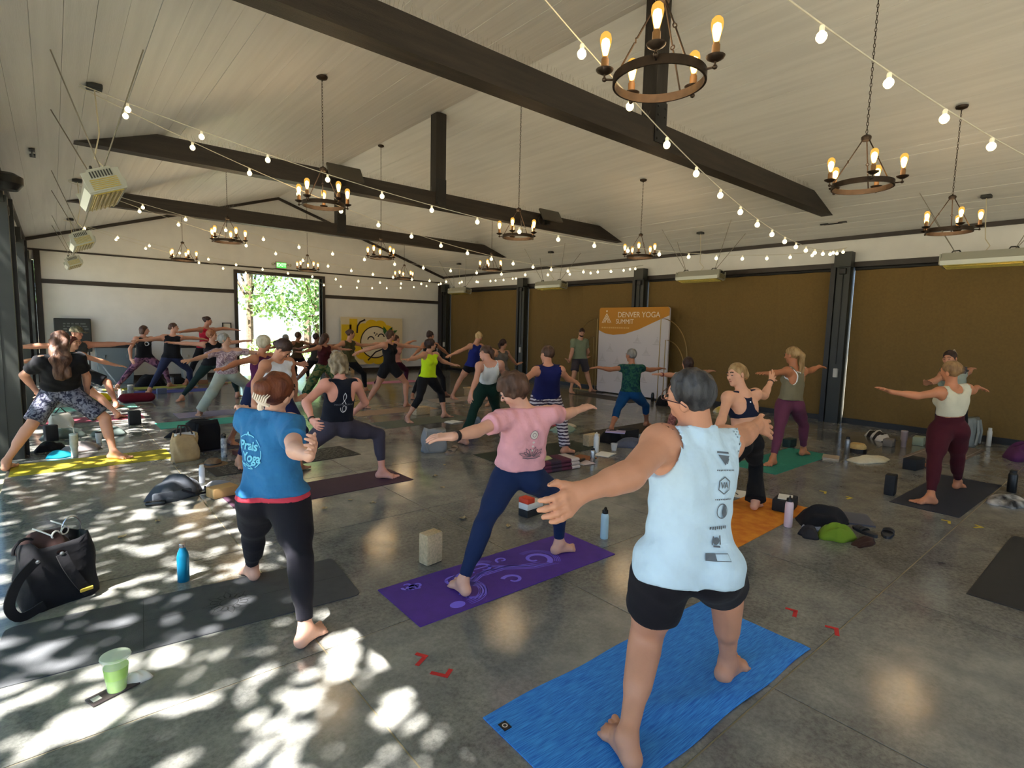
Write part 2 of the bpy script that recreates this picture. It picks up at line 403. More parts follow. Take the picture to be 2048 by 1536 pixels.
# the big shade tree outside the open left side: it breaks the sunlight into round flecks
def shade_tree(label, x, y, h, seed, cx, cy, rx, ry, z0, z1, n, size, clusters):
    rg = random.Random(seed); t = thing('shade_tree', label, 'tree', (x, y, -0.21), 0, 'shade trees at the left side')
    MB().tube([(0, 0, 0), (0.1, 0.1, h*0.35), (0.2, 0, h*0.7)], [0.26, 0.2, 0.12], 10).build('trunk', M_bark, t, True)
    for k in range(12):
        a = 2*PI*k/12; e = (cx-x+rx*0.8*math.cos(a), cy-y+ry*0.8*math.sin(a), rg.uniform(z0, z1))
        MB().tube([(0.1, 0.1, h*0.4), (e[0]*0.5, e[1]*0.5, h*0.62), e], [0.1, 0.06, 0.02], 6).build('branch', M_bark, t, True)
    # leaf sprays, left open where the crown has gaps (gaps come in loose clusters)
    gaps = []
    for _ in range(clusters):
        gx, gy = rg.uniform(-rx, rx), rg.uniform(-ry, ry)
        for _ in range(rg.randint(2, 16)): gaps.append((gx+rg.gauss(0, 0.24), gy+rg.gauss(0, 0.28), rg.uniform(0.004, 0.034)))
    kd = KDTree(len(gaps))
    for q, g in enumerate(gaps): kd.insert((g[0], g[1], 0), q)
    kd.balance()
    v = []; f = []; kx, ky = SUN_DIR.x/SUN_DIR.z, SUN_DIR.y/SUN_DIR.z
    for k in range(n):
        u, w = rg.uniform(-rx, rx), rg.uniform(-ry, ry); z = rg.uniform(z0, z1); s = size*rg.uniform(0.7, 1.3)
        _, q, d = kd.find((u, w, 0))
        if d < gaps[q][2]+0.27*s: continue
        p = Vector((cx-x+u+kx*(z-z0), cy-y+w+ky*(z-z0), z))
        a = Vector((rg.gauss(0, 1), rg.gauss(0, 1), rg.gauss(0, 0.35))).normalized()
        up = Vector((rg.gauss(0, 0.5), rg.gauss(0, 0.5), 1)).normalized(); b = up.cross(a).normalized()
        o = len(v)
        v += [p-a*s*0.5, p-a*s*0.15+b*s*0.33, p+a*s*0.25+b*s*0.22, p+a*s*0.5, p+a*s*0.25-b*s*0.22, p-a*s*0.15-b*s*0.33]; f += [tuple(range(o, o+6))]
    tag(MB().add(v, f).build('foliage', M_leaf[0], t), kind='stuff')
shade_tree('tall spreading shade tree nearest the open left side', -7.0, -1.6, 9.6, 31, -5.1, -0.9, 3.4, 3.6, 8.0, 9.4, 17000, 0.165, 135)
shade_tree('broad shade tree in the middle of the open left side', -7.0, 8.2, 9.6, 33, -5.1, 8.5, 3.4, 5.8, 8.0, 9.4, 26000, 0.165, 100)
shade_tree('far shade tree along the open left side', -7.0, 18.0, 9.6, 32, -5.1, 18.0, 3.4, 3.7, 8.0, 9.4, 15000, 0.165, 50)

# ---------------------------------------------------------------- chandeliers
M_iron = mat('dark_iron', S(58,46,36), 0.45, 0.7, noise=0.2, nscale=20)
M_sleeve = mat('candle_sleeve', S(120,84,44), 0.5)
def bulb_glass():
    m = bpy.data.materials.new('amber_bulb_glass'); m.use_nodes = True; nt = m.node_tree; nt.nodes.clear()
    o = nt.nodes.new('ShaderNodeOutputMaterial'); t = nt.nodes.new('ShaderNodeBsdfTransparent'); t.inputs[0].default_value = (1.0, 0.72, 0.30, 1)
    e = nt.nodes.new('ShaderNodeEmission'); e.inputs[0].default_value = (1.0, 0.58, 0.12, 1); e.inputs[1].default_value = 1.2
    mx = nt.nodes.new('ShaderNodeMixShader'); mx.inputs[0].default_value = 0.4
    nt.links.new(t.outputs[0], mx.inputs[1]); nt.links.new(e.outputs[0], mx.inputs[2]); nt.links.new(mx.outputs[0], o.inputs[0]); return m
M_bulbglass = bulb_glass()
M_fil = mat('hot_filament', (1,0.8,0.5,1), emit=(1.0, 0.72, 0.36, 1), es=26.0)
me_glass = MB().lathe([(0.014, 0), (0.017, 0.02), (0.024, 0.05), (0.031, 0.08), (0.033, 0.1), (0.028, 0.122), (0.015, 0.135), (0, 0.138)], 14).mesh('bulb', M_bulbglass, 'all')
me_fil = MB().lathe([(0, 0.008), (0.013, 0.018), (0.02, 0.045), (0.0245, 0.072), (0.02, 0.095), (0, 0.108)], 10).mesh('filament', M_fil, 'all')
me_sleeve = MB().lathe([(0.021, 0), (0.021, 0.06), (0.016, 0.062), (0.016, 0.07)], 12).mesh('candle_sleeve', M_sleeve, True)
me_cup = MB().lathe([(0.008, -0.012), (0.02, -0.01), (0.044, 0.004), (0.05, 0.014), (0.046, 0.014), (0.02, 0.004)], 16).mesh('drip_cup', M_iron, True)
RD = 0.255
me_ring = MB().lathe([(RD-0.012, -0.024), (RD, -0.024), (RD, 0.024), (RD-0.012, 0.024), (RD-0.012, -0.024)], 40, caps=False).mesh('ring', M_iron, True)
me_hub = MB().lathe([(0.0, 0.40), (0.036, 0.405), (0.042, 0.425), (0.042, 0.44), (0.03, 0.452), (0.012, 0.46), (0.0, 0.475)], 16).mesh('hub', M_iron, True)
me_canopy = MB().lathe([(0.0, -0.03), (0.03, -0.028), (0.062, -0.014), (0.068, 0.0), (0.068, 0.012)], 20).mesh('canopy', M_iron, True)
def rod_mesh():
    mb = MB(); a = Vector((RD-0.006, 0, 0.02)); b = Vector((0.03, 0, 0.41)); m = a.lerp(b, 0.52)
    mb.tube([a, a.lerp(b, 0.49)], 0.0055, 6).tube([a.lerp(b, 0.55), b], 0.0055, 6)
    mb.tube([m+Vector((0, 0.012*math.cos(t), 0.012*math.sin(t))) for t in np.linspace(0, 2*PI, 9)[:-1]], 0.004, 5, closed=True)
    return mb.mesh('rod', M_iron, True)
me_rod = rod_mesh()
def arm_mesh():
    mb = MB(); mb.tube([(RD-0.002, 0, -0.004), (RD+0.04, 0, -0.004), (RD+0.05, 0, 0.004), (RD+0.05, 0, 0.035)], 0.006, 6)
    mb.lathe([(0, -0.014), (0.011, -0.008), (0.014, 0), (0.011, 0.008), (0, 0.014)], 10, (RD+0.05, 0, -0.004)); return mb.mesh('arm', M_iron, True)
me_arm = arm_mesh()
CH = {}
def chain_mesh(length):
    k = round(length, 2)
    if k in CH: return CH[k]
    mb = MB(); n = max(2, int(length/0.034)); st = length/n
    for i in range(n):
        z = i*st; lh, lw = st*0.62, 0.0085
        pts = []
        for t in np.linspace(0, 2*PI, 9)[:-1]:
            q = (lw*math.cos(t), lh*math.sin(t)*1.0)
            pts.append((q[0], 0, z+st/2+q[1]) if i % 2 else (0, q[0], z+st/2+q[1]))
        mb.tube(pts, 0.0028, 4, closed=True)
    CH[k] = mb.mesh('chain', M_iron, True); return CH[k]
rows = ['nearest row', 'second row', 'third row', 'farthest row']
cols = ['left', 'ridge', 'right']
for iy, y in enumerate(MID):
    for ix, x in enumerate((2.66, 5.86, 9.07)):
        z = (3.17, 3.24, 3.29, 3.31)[iy]
        t = thing('chandelier', 'iron ring chandelier with five glowing bulbs, %s in the %s' % (['left', 'middle', 'right'][ix], rows[iy]), 'chandelier', (x, y, z), math.radians(212), 'ring chandeliers')
        zt = zc(x)-z
        put('canopy', me_canopy, t, (0, 0, zt-0.02))
        put('chain', chain_mesh(zt-0.03-0.47), t, (0, 0, 0.47)); put('hub', me_hub, t); put('ring', me_ring, t)
        for k in range(3): put('rod', me_rod, t, rot=(0, 0, 2*PI*k/3+0.6))
        for k in range(5):
            a = 2*PI*k/5
            put('arm', me_arm, t, rot=(0, 0, a)); q = ((RD+0.05)*math.cos(a), (RD+0.05)*math.sin(a))
            put('drip_cup', me_cup, t, (q[0], q[1], 0.035)); put('candle_sleeve', me_sleeve, t, (q[0], q[1], 0.045))
            b = put('bulb', me_glass, t, (q[0], q[1], 0.11)); put('filament', me_fil, b)
        l = bpy.data.lights.new('chandelier_glow', 'POINT'); l.energy = 10; l.color = (1.0, 0.72, 0.42); l.shadow_soft_size = 0.28
        lo = bpy.data.objects.new('chandelier_glow', l); COL.objects.link(lo); lo.parent = t; lo.location = (0, 0, 0.17)

# ---------------------------------------------------------------- string lights
M_cable = mat('white_cable', S(214,208,190), 0.6)
M_globe = mat('globe_bulb', S(250,240,200), 0.3, emit=(1.0, 0.86, 0.48, 1), es=2.6)
M_sock = mat('white_socket', S(226,222,205), 0.5, emit=(1,0.85,0.5,1), es=0.25)  # socket is no lamp: faint warm bulb light is put into its material
me_globe = MB().lathe([(0, -0.082), (0.014, -0.079), (0.025, -0.066), (0.028, -0.052), (0.024, -0.038), (0.014, -0.028), (0.012, -0.024)], 10).mesh('globe_bulb', M_globe, 'all')
me_sock = MB().lathe([(0.013, -0.03), (0.014, -0.004), (0.01, 0.004)], 8).mesh('socket', M_sock, True)
prs = [(0, -0.7), (0, 4.2), (1, 4.2), (1, 9.1), (2, 9.1), (2, 13.9), (3, 13.9), (3, 18.6)]
for i, (m, yr) in enumerate(prs):
    a = Vector((0.3, MID[m]+(0.04 if i % 2 else -0.04), 3.98)); b = Vector((12.12, yr, 3.5)); sag = 0.68
    nm = ['nearest', 'second', 'third', 'farthest'][m]
    t = thing('string_lights', 'white cable of warm globe bulbs from the %s left anchor to the %s right post' % (nm, 'nearer' if i % 2 == 0 else 'farther'), 'string lights', a, 0, 'string lights under the ceiling')
    def P(s): return (b-a)*s-Vector((0, 0, 4*sag*s*(1-s)))
    n = 40
    MB().tube([P(k/n) for k in range(n+1)], 0.0042, 5).build('cable', M_cable, t, True)
    L = (b-a).length; nb = int(L/0.62)
    for k in range(nb):
        s = (k+0.6)/nb*0.985; o = put('globe_bulb', me_globe, t, P(s)+Vector((0, 0, -0.008))); put('socket', me_sock, o)

for _m in (M_globe, M_sock, M_bulbglass, M_fil): _m.cycles.emission_sampling = 'NONE'     # only the chandeliers have point lights; bulbs and painted socket glow go unsampled
# ---------------------------------------------------------------- heaters
M_heat = mat('heater_shell', S(176,178,166), 0.35, 0.4)
M_gold = mat('heater_reflector', S(196,176,88), 0.25, 0.8)
M_grille = mat('heater_grille', S(40,40,36), 0.5)
M_wire = mat('grey_wire', S(130,124,112), 0.5)
def heater(x, y, s, label):
    z = 3.03
    t = thing('infrared_heater', label, 'heater', (x, y, z), 0, 'heaters under the eaves'); L = 0.52
    # cross-section tilts toward the room
    R = Matrix.Rotation(-0.4 if s > 0 else 0.12, 3, 'Y')
    sec = [(-0.15, -0.10), (0.15, -0.10), (0.17, -0.03), (0.09, 0.11), (-0.09, 0.11), (-0.17, -0.03)]
    poly = [R@Vector((a, 0, b)) for a, b in sec]
    mb = MB().prism(poly, (0, -L, 0), (0, L, 0)); mb.build('housing', M_heat, t)
    for e in (-1, 1):
        MB().cbox(R@Vector((0, e*(L+0.01), 0.0)), (0.30, 0.02, 0.17), R=R).build('end_cap', M_heat, t)
        for k in range(8):
            MB().cbox(R@Vector((-0.08+0.023*k, e*(L+0.023), 0.055)), (0.011, 0.008, 0.055), R=R).build('vent_slot', M_grille, t)
    MB().cbox(R@Vector((0, 0, -0.104)), (0.25, 2*L-0.06, 0.008), R=R).build('reflector', M_gold, t)
    for k in range(6):
        MB().tube([R@Vector((-0.1+0.04*k, -L+0.04, -0.116)), R@Vector((-0.1+0.04*k, L-0.04, -0.116))], 0.005, 5).build('guard_bar', M_gold, t)
    # cross bars of the end face towards the camera
    for k in range(6):
        MB().cbox(R@Vector((0, -L-0.026, -0.07+0.016*k)), (0.22, 0.008, 0.007), R=R).build('face_bar', M_gold, t)
    for e in (-0.35, 0.35):
        MB().tube([R@Vector((-0.04, e-0.06, 0.11)), R@Vector((-0.03, e-0.04, 0.15)), R@Vector((-0.03, e+0.04, 0.15)), R@Vector((-0.04, e+0.06, 0.11))], 0.012, 6).build('handle', M_grille, t)
        for dx, dy in ((-0.33, -0.5*np.sign(e)*-1), (0.31, 0.5*np.sign(e))):
            top = Vector((dx, e+dy*1.0, zc(x+dx)-z)); MB().tube([Vector((0, e, 0.1)), top], 0.006, 5).build('chain', M_wire, t)
    MB().bbox((0, 0.05, zc(x)-z-0.03), (0.13, 0.13, 0.05), 0.01).build('junction_box', M_grille, t)
    pts = [Vector((0.0, 0.05, zc(x)-z-0.03)), Vector((0.02, 0.03, 0.55)), Vector((-0.03, 0.0, 0.3)), Vector((0.05, -0.05, 0.2)), Vector((0, 0, 0.1))]
    MB().tube(pts, 0.007, 6).build('power_cord', mat('cord_cream', S(196,186,160), 0.6), t, True)
for i, y in enumerate(MID[1:]): heater(0.42, y, 1, 'grey infrared heater on chains under the left eave, %s' % ['nearest', 'middle', 'farthest'][i])
for i, y in enumerate(MID): heater(11.3, y, -1, 'long grey heater hung above the brown shades, %s' % ['nearest at the right edge', 'second along', 'third along', 'farthest by the corner'][i])

# brackets on the ceiling, flood lights on the beam
def ceil_bracket(x, y, lab):
    t = thing('ceiling_bracket', lab, 'bracket', (x, y, zc(x)-0.01))
    sl = math.copysign(SLOPE, XA-x)
    MB().cbox((0, -0.16, 0), (0.06, 0.14, 0.02)).cbox((0, 0.16, 0), (0.06, 0.14, 0.02)).build('end_plate', M_black, t)
    MB().tube([(0, -0.16, -0.01), (0, 0.16, -0.01)], 0.012, 6).build('bar', M_black, t)
ceil_bracket(-0.1, 9.6, 'small grey bracket on the ceiling above the left posts')
ceil_bracket(11.6, 4.3, 'small bracket on the ceiling above the nearest right post')
M_flood = mat('flood_housing', S(78,72,62), 0.5)
for i, x in enumerate((3.85, 8.6)):
    t = thing('flood_light', 'flat dark flood light clamped to the middle beam, %s one' % ('left', 'right')[i], 'light', (x, 9.172, ZB+0.12), 0, 'flood lights on the middle beam')
    MB().bbox((0, -0.16, 0.13), (0.60, 0.30, 0.05), 0.02, R=Matrix.Rotation(1.0, 3, 'X')).build('housing', M_flood, t, True)
    MB().box(-0.04, -0.10, -0.05, 0.04, -0.002, 0.15).build('clamp', M_black, t)
    MB().tube([(-0.2+0.07*math.cos(a), -0.05, 0.02+0.08*math.sin(a)) for a in np.linspace(0, 2*PI, 13)[:-1]], 0.01, 6, closed=True).build('cable_loop', M_black, t, True)

# ---------------------------------------------------------------- things on the back wall
ex = thing('exit_sign', 'green lit exit sign with lamp heads above the doorway', 'exit sign', (5.86, YB-0.05, 3.62))
MB().bbox((0, 0, 0), (0.34, 0.06, 0.22), 0.01).build('housing', mat('sign_grey', S(190,184,160), 0.5), ex)
MB().box(-0.15, -0.036, -0.085, 0.15, -0.031, 0.085).build('face', mat('exit_green', S(60,170,60), 0.5, emit=(0.1,0.75,0.12,1), es=0.8), ex)
def text_mesh(txt, size, name='lettering', extrude=0.0, align='CENTER', bold=0.0, spacing=1.0, shear=0.0):
    cu = bpy.data.curves.new(name, 'FONT'); cu.body = txt; cu.size = size; cu.align_x = align; cu.align_y = 'CENTER'; cu.extrude = extrude; cu.offset = bold; cu.space_character = spacing; cu.resolution_u = 3; cu.shear = shear
    o = bpy.data.objects.new('tmp', cu); COL.objects.link(o); dg = bpy.context.evaluated_depsgraph_get(); dg.update()
    me = bpy.data.meshes.new_from_object(o.evaluated_get(dg)); me.name = name
    bpy.data.objects.remove(o); bpy.data.curves.remove(cu); return me
def flat_text(txt, size, m, parent, loc, rot, name='lettering', **k):
    me = text_mesh(txt, size, name, **k); me.materials.clear(); me.materials.append(m)
    return put(name, me, parent, loc, rot)
M_exit = mat('exit_letter', S(190,255,170), 0.5, emit=(0.55,1,0.5,1), es=1.6)
M_exit.cycles.emission_sampling = 'NONE'; flat_text('EXIT', 0.15, M_exit, ex, (0, -0.038, 0), (PI/2, 0, 0), bold=0.003)
for s in (-1, 1):
    h = MB().lathe([(0, 0), (0.04, 0.005), (0.05, 0.03), (0.035, 0.07), (0, 0.08)], 10, (s*0.24, -0.03, 0.02), Matrix.Rotation(s*PI/2, 3, 'Y')@Matrix.Rotation(0.3, 3, 'X')); h.build('lamp_head', mat('sign_grey', S(190,184,160), 0.5), ex, True)
    MB().tube([(s*0.16, 0, 0.03), (s*0.25, -0.02, 0.03)], 0.01, 6).build('lamp_arm', M_black, ex)
fr = thing('picture_frame', 'small dark frame on the wall left of the doorway', 'frame', (4.18, YB-0.025, 1.6))
fm = MB()
for (x0, z0, x1, z1) in ((-0.13, -0.1, 0.13, -0.075), (-0.13, 0.075, 0.13, 0.1), (-0.13, -0.075, -0.105, 0.075), (0.105, -0.075, 0.13, 0.075)): fm.box(x0, -0.02, z0, x1, 0.02, z1)
fm.build('moulding', M_black, fr); MB().box(-0.11, 0, -0.08, 0.11, 0.018, 0.08).build('picture', mat('frame_paper', S(214,208,190), 0.6), fr)
# ---------------------------------------------------------------- people: bodies grown as one surface around a skeleton
F32 = np.float32
JN = 'lh rh lk rk la ra lt rt ls rs le re lw rw lx rx nk hc ht'.split()
def nz(v): return v/max(1e-9, float(np.linalg.norm(v)))
def orth(v, n): return nz(v-n*float(v@n))
class Pr:
    """one primitive: tapered capsule (a, b, ra, rb) or ellipsoid (c, M, r); flat = (axis, factor); cut = (point, normal)"""
    def __init__(s, tag, a=None, b=None, ra=0.05, rb=None, k=0.03, flat=None, c=None, M=None, r=None, cut=None):
        s.tag = tag; s.k = k; s.flat = flat; s.cut = cut; s.c = c; s.M = M; s.r = r
        s.a = None if a is None else np.asarray(a, float); s.b = None if b is None else np.asarray(b, float); s.ra = ra; s.rb = ra if rb is None else rb
    def bounds(s, m):
        if s.c is not None: R = max(s.r)+m; return s.c-R, s.c+R
        R = max(s.ra, s.rb)+m; return np.minimum(s.a, s.b)-R, np.maximum(s.a, s.b)+R
    def dist(s, X, Y, Z):
        if s.c is not None:
            x, y, z = X-F32(s.c[0]), Y-F32(s.c[1]), Z-F32(s.c[2]); k0 = F32(0); k1 = F32(0)
            for ax, r in zip(s.M, s.r):
                q = x*F32(ax[0])+y*F32(ax[1])+z*F32(ax[2]); k0 = k0+(q/F32(r))**2; k1 = k1+(q/F32(r*r))**2
            k0 = np.sqrt(k0)+F32(1e-6); return k0*(k0-1)/(np.sqrt(k1)+F32(1e-6))
        ba = s.b-s.a; x, y, z = X-F32(s.a[0]), Y-F32(s.a[1]), Z-F32(s.a[2])
        sc = 1.0
        if s.flat is not None:
            ax, f = s.flat; q = (x*F32(ax[0])+y*F32(ax[1])+z*F32(ax[2]))*F32(f-1)
            x, y, z = x+q*F32(ax[0]), y+q*F32(ax[1]), z+q*F32(ax[2]); ba = ba+ax*float(ba@ax)*(f-1); sc = 1.0/math.sqrt(f)
        L2 = float(ba@ba)+1e-12
        t = np.clip((x*F32(ba[0])+y*F32(ba[1])+z*F32(ba[2]))/F32(L2), 0, 1)
        d = np.sqrt((x-t*F32(ba[0]))**2+(y-t*F32(ba[1]))**2+(z-t*F32(ba[2]))**2)-(F32(s.ra)+t*F32(s.rb-s.ra))
        return d*F32(sc)
def smin(a, b, k):
    h = np.clip(F32(0.5)+F32(0.5/k)*(a-b), 0, 1); return a+(b-a)*h-F32(k)*h*(1-h)
class Grid:
    def __init__(s, lo, hi, h):
        s.lo = np.asarray(lo, float); s.h = h; s.n = np.maximum(4, np.ceil((np.asarray(hi)-s.lo)/h).astype(int)+1)
        s.ax = [(s.lo[i]+h*np.arange(s.n[i])).astype(F32) for i in range(3)]
    def box(s, lo, hi):
        i0 = np.clip(np.floor((lo-s.lo)/s.h).astype(int), 0, s.n); i1 = np.clip(np.ceil((hi-s.lo)/s.h).astype(int)+1, 0, s.n)
        return None if np.any(i1 <= i0) else tuple(slice(a, b) for a, b in zip(i0, i1))
    def co(s, sl):
        return s.ax[0][sl[0]][:, None, None], s.ax[1][sl[1]][None, :, None], s.ax[2][sl[2]][None, None, :]
    def full(s): return tuple(slice(0, k) for k in s.n)
    def field(s, prims, infl=0.0, m=0.07):
        D = np.full(tuple(s.n), 0.25, F32)
        for p in prims:
            sl = s.box(*p.bounds(m+infl))
            if sl is None: continue
            X, Y, Z = s.co(sl); d = p.dist(X, Y, Z)-F32(infl)
            if p.cut is not None:
                for q, n in p.cut: d = np.maximum(d, (X-F32(q[0]))*F32(n[0])+(Y-F32(q[1]))*F32(n[1])+(Z-F32(q[2]))*F32(n[2]))
            D[sl] = smin(D[sl], d, p.k)
        return D
    def plane(s, q, n):
        X, Y, Z = s.co(s.full()); return (X-F32(q[0]))*F32(n[0])+(Y-F32(q[1]))*F32(n[1])+(Z-F32(q[2]))*F32(n[2])
def surface(D, g):
    """surface nets"""
    I = D < 0; n = np.array(D.shape)-1
    c = np.zeros(tuple(n), np.int8)
    for dx in (0, 1):
        for dy in (0, 1):
            for dz in (0, 1): c += I[dx:n[0]+dx, dy:n[1]+dy, dz:n[2]+dz]
    A = (c > 0) & (c < 8); ix = np.argwhere(A)
    if len(ix) == 0: return np.zeros((0, 3)), np.zeros((0, 4), int)
    idm = np.full(tuple(n), -1, np.int64); idm[A] = np.arange(len(ix))
    cor = np.array([(x, y, z) for x in (0, 1) for y in (0, 1) for z in (0, 1)])
    V = np.stack([D[ix[:, 0]+q[0], ix[:, 1]+q[1], ix[:, 2]+q[2]] for q in cor], 1)
    acc = np.zeros((len(ix), 3)); cnt = np.zeros(len(ix))
    for i in range(8):
        for j in range(i+1, 8):
            if abs(cor[i]-cor[j]).sum() != 1: continue
            a, b = V[:, i], V[:, j]; m = (a < 0) != (b < 0); t = np.where(m, a/np.where(m, a-b, 1), 0)
            acc += np.where(m[:, None], cor[i]+(cor[j]-cor[i])*t[:, None], 0); cnt += m
    P = g.lo+(ix+acc/cnt[:, None])*g.h
    Q = []
    for ax in range(3):
        u, v = (ax+1) % 3, (ax+2) % 3
        s0 = [slice(1, -1)]*3; s0[ax] = slice(0, -1); s1 = [slice(1, -1)]*3; s1[ax] = slice(1, None)
        a, b = I[tuple(s0)], I[tuple(s1)]; e = np.argwhere(a != b)
        if len(e) == 0: continue
        fl_ = a[tuple(e.T)]; e = e.copy(); e[:, u] += 1; e[:, v] += 1
        def cell(du, dv):
            q = e.copy(); q[:, u] -= du; q[:, v] -= dv; return idm[q[:, 0], q[:, 1], q[:, 2]]
        f = np.stack([cell(1, 1), cell(0, 1), cell(0, 0), cell(1, 0)], 1); f[~fl_] = f[~fl_][:, ::-1]; Q.append(f)
    Q = np.concatenate(Q); Q = Q[(Q >= 0).all(1)]
    return P, Q
def mesh_np(name, P, Q, m, base, smooth=True):
    me = bpy.data.meshes.new(name); P = P-base
    me.vertices.add(len(P)); me.vertices.foreach_set('co', P.astype(F32).ravel())
    me.loops.add(Q.size); me.loops.foreach_set('vertex_index', Q.astype(np.int32).ravel())
    k = Q.shape[1] if len(Q) else 4
    me.polygons.add(len(Q)); me.polygons.foreach_set('loop_start', np.arange(len(Q), dtype=np.int32)*k); me.polygons.foreach_set('loop_total', np.full(len(Q), k, np.int32))
    me.polygons.foreach_set('use_smooth', np.ones(len(Q), bool)); me.materials.append(m); me.update(calc_edges=True); me.validate(); return me
def tighten(P, Q, it=1, lam=0.5):
    """light Laplacian smoothing"""
    if len(P) == 0: return P
    for _ in range(it):
        acc = np.zeros_like(P); cnt = np.zeros(len(P))
        for i in range(4):
            a, b = Q[:, i], Q[:, (i+1) % 4]
            for c_ in range(3): acc[:, c_] += np.bincount(a, P[b, c_], len(P))+np.bincount(b, P[a, c_], len(P))
            cnt += np.bincount(a, minlength=len(P))+np.bincount(b, minlength=len(P))
        P = P+lam*(acc/np.maximum(cnt, 1)[:, None]-P)
    return P

